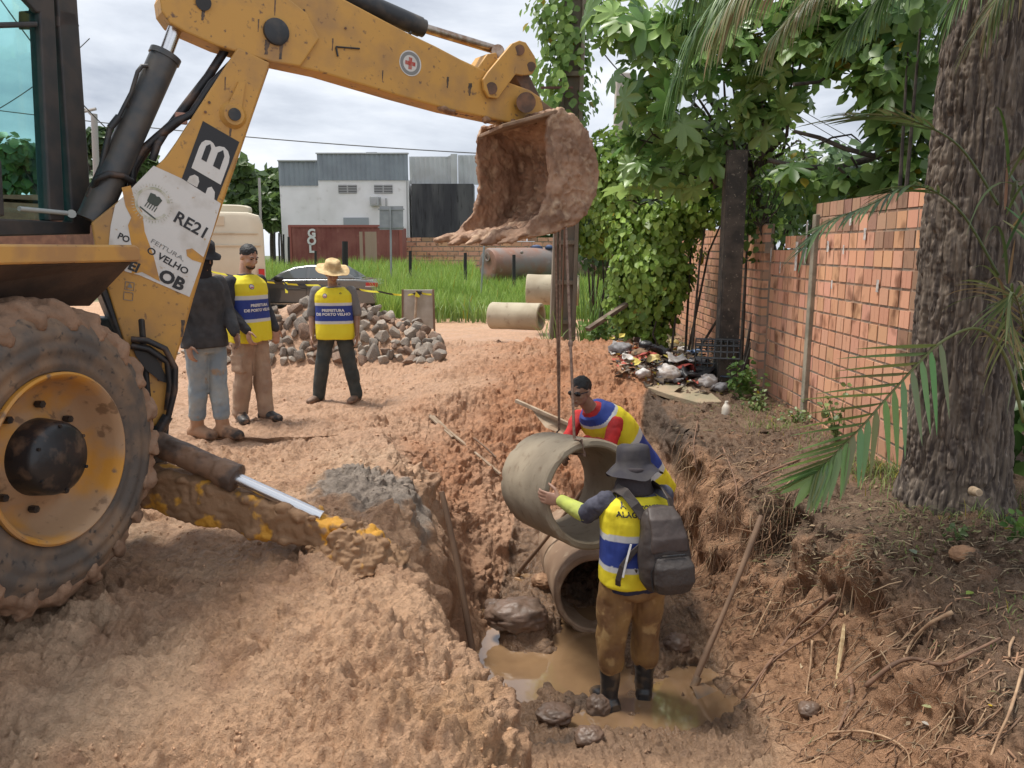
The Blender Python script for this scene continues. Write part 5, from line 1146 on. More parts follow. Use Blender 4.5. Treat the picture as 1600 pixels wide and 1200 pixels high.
hoe('muddy hoe leaning on the right bank with its blade in the water', at(1190,806,5.15), V(*at(1086,1072,4.72)[:2],-1.22), (.5,-.75,-.25), .019)
hoe('hoe leaning behind the hanging pipe, its blade in the mud left of the laid pipes', at(912,766,6.02), ghit(808,902)[0]+V(0,0,.02), (-.5,-.6,-.4), .017)
mb = MB(); a, b = at(690,768,5.25), at(742,1030,4.98); pts = [a.lerp(b,t)+V(.01*math.sin(t*4),0,0) for t in np.linspace(0,1,7)]; mb.tube(pts, [.02,.021,.022,.021,.023,.024,.022], 8); build('wooden_stake', mb, woodM, smooth=True, label='thin round wooden stake leaning against the left side of the trench', cat='stake')
h1, h2 = ghit(672,656)[0]+V(0,0,.05), ghit(782,750)[0]+V(0,0,.06)
mb = MB(); mb.beam(h1, h2, .03, .02); mb.beam(h1.lerp(h2,.02)+V(0,0,-.0), h1.lerp(h2,.38)+V(-.02,0,0), .07, .018); build('timber_batten', mb, woodP, label='long thin pale batten lying on the orange slope left of the hanging pipe', cat='batten', bevel=.002)
g1, g2 = at(806,626,7.6), at(892,664,7.2)
mb = MB(); mb.beam(g1, g2, .035, .035); build('timber_pole', mb, woodP, label='wooden pole slanting across the dirt slope behind the red sleeved worker', cat='pole', bevel=.004)
mb = MB(); mb.prism([at(826,634,7.55),at(886,661,7.25),at(886,682,7.2),at(852,668,7.3)], V(0,1,.2), .03); build('board', mb, mat('dusty_board',(.40,.31,.22),rough=.9,c2=(.3,.21,.14),ns=7), label='triangular dusty board propped under the slanting pole on the dirt slope', cat='board', bevel=.004)
mb = MB(); k1, k2 = ghit(740,690)[0]+V(0,0,.04), ghit(775,722)[0]+V(0,0,.05); mb.tube([k1,k1.lerp(k2,.5)+V(0,0,.01),k2], .01, 8); build('stick', mb, woodM, smooth=True, label='short brown stick on the slope beside the long pale batten', cat='stick')
# dark boulders and clods on the trench floor
stoneD = mat('wet_dark_stone', (.12,.08,.058), rough=.5, c2=(.16,.10,.07), ns=8, bump=.5, bs=30, bd=.01)
def lump(name, c, r, m, seed, label=None, cat=None, group=None, amp=.25, parent=None, kind=None, facet=False):
    rs = random.Random(seed); mb = MB(); mb.ball((0,0,0), (1,1,1), 56, 36); vs = np.array(mb.v)
    if facet:
        for _ in range(11):
            n_ = np.array([rs.gauss(0,1) for _ in range(3)]); n_ /= np.linalg.norm(n_); h = rs.uniform(.55,.85); dd = vs@n_; vs -= np.maximum(dd-h,0)[:,None]*n_
    vs = vs*(1+(fbm(vs, 1.5, 5, seed)*amp+(np.abs(vnoise(vs,3.5,seed+2))+.5*np.abs(vnoise(vs,7,seed+3)))*amp*(.1 if facet else .5))[:,None]); vs = vs*np.array(r)+np.array(c); mb.v = [tuple(p) for p in vs]
    return build(name, mb, m, smooth='all', fix=False, label=label, cat=cat, group=group, parent=parent, kind=kind)
for i, (u, v, r, lb) in enumerate([(808,968,(.22,.16,.11),'big dark wet clod left of the pipe mouth'),(935,1112,(.075,.07,.075),'dark stone at the heel of the booted worker'),(778,955,(.10,.09,.07),'small dark clod left of the big dark one'),(848,912,(.09,.08,.06),'brown clod against the laid pipe in the trench'),(1058,1010,(.09,.08,.06),'brown clod right of the worker with the backpack'),(866,1120,(.11,.08,.05),'flat dark clod in front of the pale puddle'),(920,1155,(.08,.07,.05),'dark clod at the bottom edge below the booted worker')]):
    p = ghit(u, v)[0]; lump('clod' if 'clod' in lb else 'stone', p+V(0,0,r[2]*.35), r, stoneD if i != 3 else mudM, 30+i, lb, 'clod' if 'clod' in lb else 'stone', 'lumps on the trench floor', .3)
# ================================================================== brick wall
mort = mat('mortar', (.42,.27,.185), rough=.95, c2=(.22,.19,.15), ns=5, bump=.4, bs=50, bd=.004)
brkM = mat('red_clay_brick', attr='col', rough=.85, c2=(.33,.27,.23), ns=5.2, nlo=.55, nhi=.70, stretch=(1,1,.6), bump=.3, bs=70, bd=.003)
# rows of hollow blocks laid on edge: wall runs along +y at x = WX, faces -x
WX = 3.02
def brick_wall(name, x0, y0, x1, y1, zfun, z0, bw, bh, label, group=None, grooves=True, seed=1, base=(.66,.34,.215), joint=.014, dirt_top=True):
    rs = random.Random(seed); a = V(x0,y0,0); b = V(x1,y1,0); L = (b-a).length; d = (b-a).normalized(); n = V(-d.y, d.x, 0) # n to the left of travel
    if n.x > 0 or n.y > .5: n = -n
    root = empty(name, a.lerp(b,.5)+V(0,0,z0), label, 'wall', group)
    mb = MB(); mb.cc = (1,1,1); nr = int(3.2/(bh+joint)); nc = int(L/(bw+joint))+1
    for r in range(nr):
        z = z0+r*(bh+joint*1.6); off = -(r%2)*(bw*.5)*(0 if grooves else 1)+rs.uniform(-.02,.02)
        for c in range(-1, nc+1):
            s = c*(bw+joint)+off; 
            if s < 0: s0 = 0; w = bw+s
            else: s0 = s; w = bw
            if s0+w > L: w = L-s0
            if w < .015: continue
            mid = a+d*(s0+w/2)
            if z+bh*.6 > zfun(mid.y, rs): continue
            hz = (z-z0)/2.2; fx = rs.random()
            col = np.array(base)*rs.uniform(.88,1.1)*np.array((1,rs.uniform(.95,1.07),rs.uniform(.92,1.08)))
            if dirt_top:
                pz = vnoise(np.array([[mid.y*1.1, z*1.3, seed]]), 1.6, 4)[0]
                if pz*.8+max(0,hz-.6)*1.6+rs.uniform(-.2,.2) > .55: col = col*rs.uniform(.5,.8)*np.array((.85,.95,1.0))
                if hz < .16: col = col*.8
            mb.cc = tuple(col); pr = rs.uniform(0,.006)
            c_ = mid+V(0,0,z+bh/2)+n*(pr)
            R = Matrix((d, n*-1, V(0,0,1))).transposed()
            if grooves:   # two tall halves with vertical flutes
                k = 2; ww = w/k
                for q in range(k): mb.box(a+d*(s0+ww*(q+.5))+V(0,0,z+bh/2)+n*(pr-.001*q*(r%2)), (ww-.003 if q == 0 else ww-.002, .07, bh), R=R)
            else: mb.box(c_, (w, .07, bh), R=R)
    o = build('bricks', mb, brkM, parent=root, bevel=.0)
    # mortar body behind the faces
    mb = MB(); st = .25; k = int(L/st)
    rs2 = random.Random(seed)
    for i in range(k):
        p, q = a+d*(i*st), a+d*((i+1)*st); zt = zfun((p.y+q.y)/2, None)-bh*.45
        nrow = math.floor((zt-z0)/(bh+joint*1.6)); zt = z0+nrow*(bh+joint*1.6)-joint*.4
        mb.box(p.lerp(q,.5)+V(0,0,(z0+zt)/2)-n*.0185, (st-.0005, .10, zt-z0), R=Matrix((d,n*-1,V(0,0,1))).transposed())
    build('mortar', mb, mort, parent=root)
    return root, a, d, n
def ztop1(y, rs):
    if y < 7.72: return 2.06
    if y < 8.35: return 1.86
    if y < 8.55: return 1.86
    return 1.62
w1, wa, wd, wn_ = brick_wall('brick_wall', WX, 5.45, WX+.02, 9.0, ztop1, -.15, .15, .128, 'near brick wall of orange hollow blocks with a stepped top beside the tree', 'brick wall sections', seed=3)
for (y, z, hh, ww) in ((6.6,1.72,.10,.03),(7.0,1.6,.08,.02),(7.35,1.62,.10,.035),(7.9,1.50,.42,.035),(8.15,1.42,.30,.05),(8.62,1.38,.12,.02),(8.95,1.5,.16,.02),(7.2,1.28,.08,.02),(6.3,1.3,.1,.03),(6.9,1.85,.12,.03)):
    mb = MB(); rs = random.Random(int(y*100)); k = 6; P_ = [V(WX-.0435+.0,y+ww*(.5+.3*rs.random()),z+hh*i/k) for i in range(k+1)]+[V(WX-.0435,y-ww*(.5+.4*rs.random()),z+hh*i/k) for i in range(k,-1,-1)]
    mb.prism(P_, V(-1,0,0), .002); build('paper_scrap', mb, mat('torn_white_paper',(.62,.60,.57),rough=.9,c2=(.4,.36,.33),ns=20), parent=w1)
mb = MB(); mb.box(V(WX-.01,7.68,.93), (.11,.09,2.1)); build('concrete_strip', mb, mat('wall_post_concrete',(.33,.29,.22),rough=.9,c2=(.22,.2,.15),ns=6,bump=.4,bs=50), parent=w1, bevel=.008)
mb = MB(); mb.box(V(WX,5.39,.95), (.16,.13,2.3)); build('end_post', mb, mat('grey_render',(.27,.25,.225),rough=.9,c2=(.16,.15,.13),ns=5,bump=.4,bs=50), parent=w1, bevel=.008)
pst = at(1150,400,9.15)
mb = MB(); mb.box(V(2.56,9.1,1.25), (.22,.24,3.0)); 
mb.box(V(2.445,9.03,1.25), (.02,.08,3.0)); build('concrete_post', mb, mat('dark_mossy_concrete', (.10,.085,.07), rough=.95, c2=(.05,.045,.04), ns=6, c3=(.22,.19,.15), n3=30, lo3=.62, hi3=.7, bump=.7, bs=45, bd=.01), label='tall dark weathered concrete post at the corner of the brick wall', cat='post', bevel=.012)
def ztop2(y, rs): return 2.0
brick_wall('brick_wall', 3.0, 9.15, 3.1, 15.5, lambda y, rs: 1.98+.0*y, -.1, .20, .085, 'far brick wall section of thin courses half buried in creeper', 'brick wall sections', grooves=False, seed=5)
brick_wall('brick_wall', -9.0, 47.5, 14, 47.5, lambda y, rs: 2.25, .1, .6, .22, 'distant low red brick wall behind the grass field', None, grooves=False, seed=9, joint=.04)
brick_wall('brick_wall', -23.0, 49.5, -15.8, 49.5, lambda y, rs: 3.4, .1, .6, .28, 'distant brick wall left of the white building, behind the bus', None, grooves=False, seed=10, joint=.04)
# concrete strip slab, bottle, bin
slab = mat('mossy_slab', (.36,.27,.18), rough=.9, c2=(.27,.23,.15), ns=5, bump=.5, bs=40)
sp = [gz(1008,597,.06),gz(1060,612,.06),gz(1130,630,.05),gz(1150,640,.04),gz(1112,608,.07),gz(1040,594,.08)]
sp = [at(1008,603,8.75),at(1045,616,8.5),at(1095,630,8.25),at(1128,627,8.2),at(1110,612,8.6),at(1050,597,9.05)]
mb = MB(); mb.prism(sp, V(0,0,-1), .06); build('concrete_slab', mb, slab, label='thin mossy concrete slab jutting over the trench edge below the rubbish', cat='slab', bevel=.008)
bt = at(1134,655,7.75); mb = MB(); mb.lathe([(0,.0),(0,.04),(.01,.046),(.12,.046),(.15,.03),(.165,.018),(.19,.018),(.19,0)], bt, V(0,0,1), 20); build('plastic_bottle', mb, mat('white_plastic',(.62,.58,.50),rough=.5,c2=(.45,.38,.3),ns=8), smooth=50, label='small white plastic bottle standing on the bank below the slab', cat='bottle')
# crate
cr_ = at(1122,562,9.0); mb = MB(); cz = cr_.z-.02
def crate(mb, c, sx, sy, sz, R):
    for ix in range(8):
        for side in (-1,1):
            mb.box(c+R@V((ix/7-.5)*sx, side*sy/2, sz/2), (.012,.012,sz), R=R)
    for iy in range(6):
        for side in (-1,1): mb.box(c+R@V(side*sx/2,(iy/5-.5)*sy, sz/2), (.012,.012,sz), R=R)
    for z in (0,.33,.66,1):
        for side in (-1,1): mb.box(c+R@V(0,side*(sy/2+.001),z*sz), (sx+.012,.010,.018), R=R); mb.box(c+R@V(side*(sx/2+.001),0,z*sz), (.010,sy,.018), R=R)
    for ix in range(9): mb.box(c+R@V((ix/8-.5)*sx,0,-.002), (.012,sy,.010), R=R)
    for iy in range(6): mb.box(c+R@V(0,(iy/5-.5)*sy,-.006), (sx,.012,.010), R=R)
R_ = Matrix.Rotation(-.25,3,'Z')@Matrix.Rotation(math.radians(148),3,'X')
crate(mb, cr_+V(0,.05,.16), .50, .34, .24, R_)
build('plastic_crate', mb, mat('black_plastic',(.02,.022,.025),rough=.4,c2=(.05,.05,.05),ns=12), label='black plastic lattice crate lying upside down against the wall post', cat='crate')
# rubbish heap: individual pieces
rs = random.Random(77); rubM = {'white':mat('white_bag',(.60,.57,.55),rough=.55,c2=(.42,.36,.32),ns=12,bump=.6,bs=18,bd=.02),'black':mat('black_bag',(.03,.03,.034),rough=.4,bump=.6,bs=20,bd=.02),'red':mat('red_rag',(.40,.06,.04),rough=.7,c2=(.3,.05,.04),ns=20),'yellow':mat('yellow_wrapper',(.50,.40,.16),rough=.5),'grey':mat('grey_rag',(.25,.24,.25),rough=.8,c2=(.14,.13,.13),ns=14,bump=.5,bs=25),'brown':mat('brown_card',(.27,.17,.10),rough=.9,c2=(.17,.11,.07),ns=14),'blue':mat('blue_wrap',(.12,.18,.30),rough=.6),'orange':mat('orange_plastic',(.62,.16,.04),rough=.5)}
def bagm(name, c, r, m, seed, label, cat):
    mb = MB(); mb.ball((0,0,0), (1,1,1), 26, 16); vs = np.array(mb.v); vs = vs*(1+fbm(vs,1.5,4,seed)[:,None]*.5+np.abs(vnoise(vs,3.5,seed+3))[:,None]*.25); vs = vs*np.array(r)+np.array(c); mb.v = [tuple(p) for p in vs]
    return build(name, mb, m, smooth='all', fix=False, label=label, cat=cat, group='rubbish on the heap by the wall')
def ragm(name, c, s_, m, seed, label, cat):
    g = 9; vs = []; 
    for j in range(g):
        for i in range(g): vs.append(((i/(g-1)-.5)*s_[0],(j/(g-1)-.5)*s_[1],0))
    vs = np.array(vs); e1 = fbm(vs+seed, 7, 3, seed)*.10; vs[:,2] = e1*1.3; vs[:,:2] += np.stack([fbm(vs+seed*2,5,2,seed+1),fbm(vs+seed*3,5,2,seed+2)],1)*.12
    Rm = Matrix.Rotation(rs.uniform(0,6),3,'Z')@Matrix.Rotation(rs.uniform(-.5,.5),3,'X'); vs = vs@np.array(Rm).T+np.array(c)
    idx_ = np.arange(g*g).reshape(g,g); F_ = [tuple(int(q) for q in (idx_[j,i],idx_[j,i+1],idx_[j+1,i+1],idx_[j+1,i])) for j in range(g-1) for i in range(g-1)]
    mb = MB(); mb.add([tuple(p) for p in vs], F_); o = build(name, mb, m, smooth='all', fix=False, label=label, cat=cat, group='rubbish on the heap by the wall'); sd = o.modifiers.new('thickness','SOLIDIFY'); sd.thickness = .006; return o
items = [(1040,590,'bag','white',.13,'large crumpled white bag at the front of the rubbish heap'),(1105,603,'bag','white',.10,'white bag at the right front of the heap beside the slab'),(1060,575,'rag','white',.30,'white plastic sheet spread in the middle of the rubbish heap'),(1068,585,'rag','red',.22,'bright red rag on the rubbish heap'),(1078,592,'rag','black',.3,'black rag beside the bright red one on the heap'),(1050,545,'rag','yellow',.16,'yellow wrapper at the top of the rubbish heap'),(1062,538,'rag','brown',.18,'tan cardboard scrap at the top of the rubbish heap'),(1065,552,'bag','white',.08,'small white bundle left of the black crate'),(970,552,'bag','grey',.11,'dirty grey bundle at the left end of the rubbish heap'),(1000,560,'bag','brown',.09,'brown lump of cardboard left of the white sheet'),(1100,588,'bag','black',.09,'small black bag between the crate and the white bag'),(1122,582,'bag','white',.06,'small white cup shaped piece under the crate'),(1000,572,'rag','red',.13,'small dark red scrap at the left of the heap'),(1020,575,'rag','yellow',.10,'pale yellow scrap left of the white sheet'),(1030,560,'rag','black',.22,'black plastic scrap behind the white sheet'),(1090,575,'rag','grey',.2,'grey rag just below the crate'),(1160,588,'rag','orange',.13,'orange plastic scrap at the foot of the brick wall'),(1012,548,'bag','black',.09,'black bag at the upper left of the heap'),(985,570,'rag','white',.14,'soiled white scrap at the left foot of the heap'),(1046,602,'rag','grey',.2,'grey cloth hanging over the slab edge'),(1135,600,'rag','blue',.15,'blue grey wrapper right of the white bags'),(1085,560,'rag','blue',.14,'dull blue wrapper behind the crate corner'),(1028,535,'bag','brown',.10,'brown bundle at the very top of the heap'),(1125,612,'bag','grey',.07,'small grey bag at the right end of the slab'),(1005,590,'bag','white',.07,'small white bag at the left end of the slab')]
for i, (u, v, kd, cl, sz, lb) in enumerate(items):
    p, n_ = ghit(u, v); p = p+V(0,0,.05)
    if kd == 'bag': bagm('rubbish_bag', p, (sz*1.2,sz,sz*.75), rubM[cl], 100+i, lb, 'rubbish')
    else: ragm('rag', p+V(0,0,.04), (sz*1.2,sz), rubM[cl], 100+i, lb, 'rubbish')
# fine litter = uncountable
mb = MB(); cols = [(.5,.47,.44),(.05,.05,.05),(.28,.18,.11),(.12,.09,.07),(.45,.1,.07),(.09,.07,.05),(.35,.27,.2),(.55,.45,.1),(.06,.05,.05),(.13,.1,.08)]
for k in range(900):
    u = rs.gauss(1055,48); v = 572+rs.gauss(0,17)+(u-1055)*.12
    if not 955 < u < 1190: continue
    p, n_ = ghit(u, v); 
    if p.y < 7.9: continue
    mb.cc = rs.choice(cols); s_ = rs.uniform(.015,.06); R = Matrix.Rotation(rs.uniform(0,6),3,'Z')@Matrix.Rotation(rs.uniform(-1.2,1.2),3,'X')
    c = p+V(0,0,rs.uniform(.0,.09)); w_ = s_*rs.uniform(.2,1); mb.add([c+R@V(x,y,z) for x,y,z in ((-s_,-w_,0),(s_,-w_*.7,.01),(s_*.9,w_,-.01),(-s_*.8,w_,.015))], [(0,1,2,3)])
build('litter', mb, mat('litter_scraps', attr='col', rough=.8), fix=False, kind='stuff')
# ================================================================== rubble pile (each stone a thing)
stM = [mat('rubble_stone_'+n, c, rough=.85, c2=c2, ns=9, c3=(.42,.27,.17), n3=5, lo3=.6, hi3=.75, bump=.4, bs=40, bd=.005) for n, c, c2 in (('grey',(.24,.205,.17),(.15,.125,.105)),('pale',(.36,.31,.255),(.24,.2,.165)),('brown',(.25,.165,.115),(.15,.1,.075)))]
protos = []
for i in range(9):
    rs2 = random.Random(500+i); mb = MB(); mb.ball((0,0,0), (1,1,1), 18, 12); vs = np.array(mb.v)
    for _ in range(14):
        n_ = np.array([rs2.gauss(0,1) for _ in range(3)]); n_ /= np.linalg.norm(n_); h = rs2.uniform(.5,.8); dd = vs@n_; vs -= np.maximum(dd-h,0)[:,None]*n_
    vs = vs*(1+fbm(vs,2,3,i)[:,None]*.10)*np.array((1.15,.95,.8)); mb.v = [tuple(p) for p in vs]
    o = build('stone', mb, stM[i%3], smooth=30, base=(0,0,0)); protos.append(o)
cnt = 0; rs = random.Random(9)
def put_stone(x, y, z, s):
    global cnt
    o = protos[rs.randrange(9)]; c = o if not o.get('used') else o.copy()
    if c is not o: COL.objects.link(c)
    else: o['used'] = 1
    c.location = (x, y, z); c.rotation_euler = (rs.uniform(0,6),rs.uniform(0,6),rs.uniform(0,6)); c.scale = (s,s*rs.uniform(.8,1.1),s*rs.uniform(.75,1.05)); c['label'] = 'angular grey brown stone in the rubble pile behind the three men'; c['category'] = 'stone'; c['group'] = 'stones of the rubble pile'; cnt += 1
placed = []
for k in range(6000):
    if cnt >= 285: break
    u = rs.uniform(335,690); v = rs.uniform(462,568); p, n_ = ghit(u, v)
    if not (10.0 < p.y < 13): continue
    lim = 0.10 if u > 505 else .05
    if gh(p.x,p.y) < (.02 if u > 480 else .0) : continue
    if u < 505 and v < 497 and rs.random() < .9: continue
    s = rs.uniform(.07,.15)*(1 if rs.random() < .8 else 1.25)
    if any((p-q).length < (s+t)*.62 for q, t in placed): continue
    placed.append((p.copy(), s)); put_stone(p.x, p.y, p.z+s*.25, s)
for o in protos:
    if 'used' in o: del o['used']
# loose stones on the ground left of pile
for u, v, s, lb in ((300,552,.12,'low flat stone behind the boom, left end of the pile'),(270,556,.09,'small stone half hidden by the boom')):
    p, n_ = ghit(u, v); lump('stone', p+V(0,0,.03), (s*1.4,s,s*.6), stM[1], int(u), lb, 'stone', None, .15, facet=True)
# ================================================================== barrier and tape
bp1 = [at(629,453,12.6), at(677,453,12.6), at(678,514,12.6), at(630,514,12.6)]
bar_ = empty('barrier', at(653,514,12.6), 'pale upright barrier board with a light post in front, behind the rubble', 'barrier')
mb = MB(); mb.prism(bp1, V(0,1,.1), .03); build('panel', mb, mat('barrier_grey',(.33,.30,.25),rough=.9,c2=(.42,.39,.34),ns=4), parent=bar_, bevel=.004)
mb = MB(); mb.tube([at(651,454,12.55),at(648,512,12.5)], .02, 8); build('post', mb, woodP, parent=bar_)
for u in (629,677): mb = MB(); mb.beam(at(u,452,12.6), at(u+(2 if u > 650 else 0),520,12.6), .03, .03); build('leg', mb, woodM, parent=bar_)
def tapemat():
    m = mat('caution_tape', (.62,.55,.03), rough=.5); N = m.node_tree.nodes; L = m.node_tree.links; p = N['Principled BSDF']; t = [n for n in N if n.type=='TEX_COORD'][0]
    w = N.new('ShaderNodeTexWave'); w.inputs['Scale'].default_value = 1.9; w.wave_type = 'BANDS'; w.bands_direction = 'DIAGONAL'; L.new(t.outputs['Object'], w.inputs['Vector']); r = N.new('ShaderNodeValToRGB'); r.color_ramp.interpolation = 'CONSTANT'; r.color_ramp.elements[0].color = (.02,.02,.02,1); r.color_ramp.elements[1].color = (.66,.58,.03,1); r.color_ramp.elements[1].position = .32; L.new(w.outputs[0], r.inputs[0]); L.new(r.outputs[0], p.inputs['Base Color']); return m
tp = tapemat(); path = [at(300,418,13.2),at(420,441,13.2),at(500,446,13.1),at(560,452,12.9),at(595,456,12.8),at(629,461,12.65),at(655,457,12.5),at(677,460,12.6)]
mb = MB(); fine = []
for a, b in zip(path[:-1], path[1:]):
    for k in range(8): fine.append(a.lerp(b,k/8)-V(0,0,math.sin(PI*k/8)*.012))
for i in range(len(fine)-1):
    a, b = fine[i], fine[i+1]; tw = .0; h0 = V(0,.015*math.sin(i*.5),.033); mb.add([a-h0*.45,b-h0*.45,b+h0*.45,a+h0*.45], [(0,1,2,3)])
mb.add([at(503,446,13.1),at(506,446,13.1),at(512,466,13.0),at(508,466,13.0)], [(0,1,2,3)]); mb.add([at(444,441,13.1),at(449,441,13.1),at(450,458,13.05),at(446,458,13.05)], [(0,1,2,3)]); mb.add([at(650,455,12.45),at(660,455,12.45),at(655,465,12.45),at(648,463,12.45)], [(0,1,2,3)])
build('caution_tape', mb, tp, fix=False, label='yellow and black caution tape strung above the rubble pile', cat='tape')
# ================================================================== far things
def corr(mb, a, b, z0, z1, pitch=.25, depth=.05, n=V(0,-1,0)):
    a, b = Vector(a), Vector(b); L = (b-a).length; k = int(L/pitch); vs = []; 
    for i in range(k*2+1):
        p = a.lerp(b, i/(k*2)); o_ = n*(depth if (i//1)%2 else 0); vs += [p+o_+V(0,0,z0), p+o_+V(0,0,z1)]
    mb.add(vs, [(2*i,2*i+2,2*i+3,2*i+1) for i in range(k*2)])
FB = 52.0
bw_ = empty('building', at(560,400,FB), 'white two storey warehouse with grey corrugated parapet and black stained side', 'building')
wallW = mat('white_wall', (.88,.87,.87), rough=.85, c2=(.76,.75,.74), ns=.5, c3=(.60,.57,.55), n3=2, lo3=.62, hi3=.8)
gp = mat('grey_corrugated', (.27,.31,.34), rough=.55, c2=(.22,.25,.28), ns=.6); gpale = mat('pale_corrugated', (.50,.52,.52), rough=.6, c2=(.42,.43,.42), ns=.7)
blackwall = mat('black_stained_wall', (.045,.045,.05), rough=.9, c2=(.10,.10,.10), ns=1.2, stretch=(1,1,.15), c3=(.02,.02,.02), n3=6)
def fx(u, Y=FB): return at(u,400,Y).x
def fz(v, u=560, Y=FB): return at(u,v,Y).z
zb = .1
mb = MB(); mb.box(V((fx(441)+fx(502))/2, FB+6.2, (fz(289)+zb)/2), (fx(502)-fx(441)+.0, 12, fz(289)-zb)); mb.box(V((fx(502)+fx(641))/2, FB+6, (fz(281)+zb)/2), (fx(641)-fx(502), 12, fz(281)-zb)); build('wall', mb, wallW, parent=bw_)
mb = MB(); corr(mb, V(fx(441),FB+.15,0), V(fx(502),FB+.15,0), fz(290), fz(251), .3, .08); corr(mb, V(fx(502),FB-.06,0), V(fx(641),FB-.06,0), fz(282), fz(240), .3, .08); build('parapet', mb, gp, parent=bw_, fix=False)
mb = MB(); mb.box(V((fx(441)+fx(502))/2, FB+.1, fz(251)), (fx(502)-fx(441), .3, .08)); mb.box(V((fx(502)+fx(641))/2, FB-.05, fz(240)), (fx(641)-fx(502)+.1, .3, .08)); build('coping', mb, gpale, parent=bw_)
mb = MB(); mb.box(V((fx(643)+fx(738))/2+.1, FB+1, (fz(287)+zb)/2), (fx(738)-fx(643), 2, fz(287)-zb)); build('black_wall', mb, blackwall, parent=bw_)
mb = MB(); corr(mb, V(fx(641),FB+.6,0), V(fx(708),FB+.6,0), fz(287), fz(243), .3, .06); corr(mb, V(fx(706),FB+.2,0), V(fx(716),FB+.2,0), fz(287), fz(240), .3, .06); corr(mb, V(fx(716),FB+.9,0), V(fx(760),FB+.9,0), fz(287), fz(240), .3, .06); mb.add([V(fx(696),FB+.5,fz(245)),V(fx(708),FB+.5,fz(245)),V(fx(708),FB+.5,fz(240))], [(0,1,2)]); build('side_parapet', mb, gpale, parent=bw_, fix=False)
mb = MB(); mb.box(V(fx(650),FB+3.5,(fz(287)+zb)/2),(1.0,5,fz(289)-zb)); build('side_wall', mb, wallW, parent=bw_)
louv = mat('louver', (.42,.42,.42), rough=.6)
for (u0,u1,v0,v1) in ((533,561,289,302),(588,616,289,302)):
    lv = empty('louvre_window', V((fx(u0)+fx(u1))/2, FB-.03, (fz(v0)+fz(v1))/2)-wloc(bw_)); lv.parent = bw_
    mb = MB(); mb.box(V((fx(u0)+fx(u1))/2, FB-.01, (fz(v0)+fz(v1))/2), (fx(u1)-fx(u0), .06, fz(v0)-fz(v1))); build('opening', mb, mat('dark_opening',(.05,.05,.055)), parent=lv)
    mb = MB(); 
    for k in range(5): mb.box(V((fx(u0)+fx(u1))/2, FB-.06, fz(v1)+(fz(v0)-fz(v1))*(k+.5)/5), (fx(u1)-fx(u0), .04, .055))
    mb.box(V((fx(u0)+fx(u1))/2,FB-.06,(fz(v0)+fz(v1))/2),(.08,.06,fz(v0)-fz(v1))); build('slats', mb, louv, parent=lv)
mb = MB(); mb.box(V((fx(539)+fx(578))/2, FB-.03, fz(346)), (fx(578)-fx(539), .08, fz(340)-fz(352))); build('shutter', mb, mat('grey_shutter',(.33,.36,.38)), parent=bw_)
ac = V(fx(589), FB-.3, fz(315)); mb = MB(); mb.box(ac, (.55,.5,.6)); build('air_conditioner', mb, gpale, parent=bw_, bevel=.03); mb = MB(); mb.lathe([(0,0),(0,.2),(.02,.2),(.02,0)], ac+V(0,-.26,0), V(0,-1,0), 20); build('fan', mb, louv, parent=bw_)
mb = MB(); mb.tube([V(fx(597),FB-.1,fz(308)),V(fx(598),FB-.1,fz(322))], .04, 6); build('wall_pipe', mb, louv, parent=bw_)
mb = MB(); mb.box(V(fx(606),FB-.1,fz(316)),(.1,.1,.5)); build('meter_box', mb, louv, parent=bw_)
mb = MB(); mb.box(V(fx(582),FB+1,fz(239)),(.7,.4,.3)); build('roof_vent', mb, louv, parent=bw_)
mb = MB(); mb.tube([V(fx(638.5),FB-.1,fz(282)),V(fx(638.5),FB-.1,fz(400))],.05,6); build('downpipe', mb, louv, parent=bw_)
# container
CY = 44.0
ctn = empty('shipping_container', V(at(540,400,CY).x, CY, .15), 'dull red shipping container with white letters on its side', 'container')
cred = mat('container_red', (.27,.095,.075), rough=.7, c2=(.20,.055,.045), ns=.8, c3=(.33,.14,.11), n3=3, lo3=.62, hi3=.75)
x0, x1 = at(455,400,CY).x, at(627,400,CY).x; zt = at(540,352,CY).z; zt1 = zt
mb = MB(); corr(mb, V(x0,CY,0), V(x1,CY,0), .15, zt-.1, .28, .05); mb.box(V((x0+x1)/2, CY+1.3, (.15+zt)/2-.05), (x1-x0-.05, 2.4, zt-.3)); build('side', mb, cred, parent=ctn, fix=False)
mb = MB(); mb.box(V((x0+x1)/2,CY,zt-.05),(x1-x0+.1,.16,.14)); mb.box(V(x0,CY,(.15+zt)/2),(.16,.18,zt-.15)); mb.box(V(x1,CY,(.15+zt)/2),(.16,.18,zt-.15)); mb.box(V((x0+x1)/2,CY,.25),(x1-x0,.16,.16)); build('frame', mb, mat('container_frame',(.30,.09,.07),rough=.7), parent=ctn)
mb = MB(); corr(mb, V(at(561,400,CY).x,CY-.012,0), V(at(590,400,CY).x,CY-.012,0), .8, at(540,362,CY).z, .28, .05); build('faded_patch', mb, mat('faded_beige',(.38,.27,.20),rough=.8), parent=ctn, fix=False)
for s_, v in (('G',365),('O',377),('L',389)):
    mb = text_on(s_, .62, at(487,v,CY-.08), V(1,0,0), V(0,0,1), .03, 1.0); build('lettering', mb, mat('white_paint',(.7,.68,.66)), parent=ctn, fix=False)
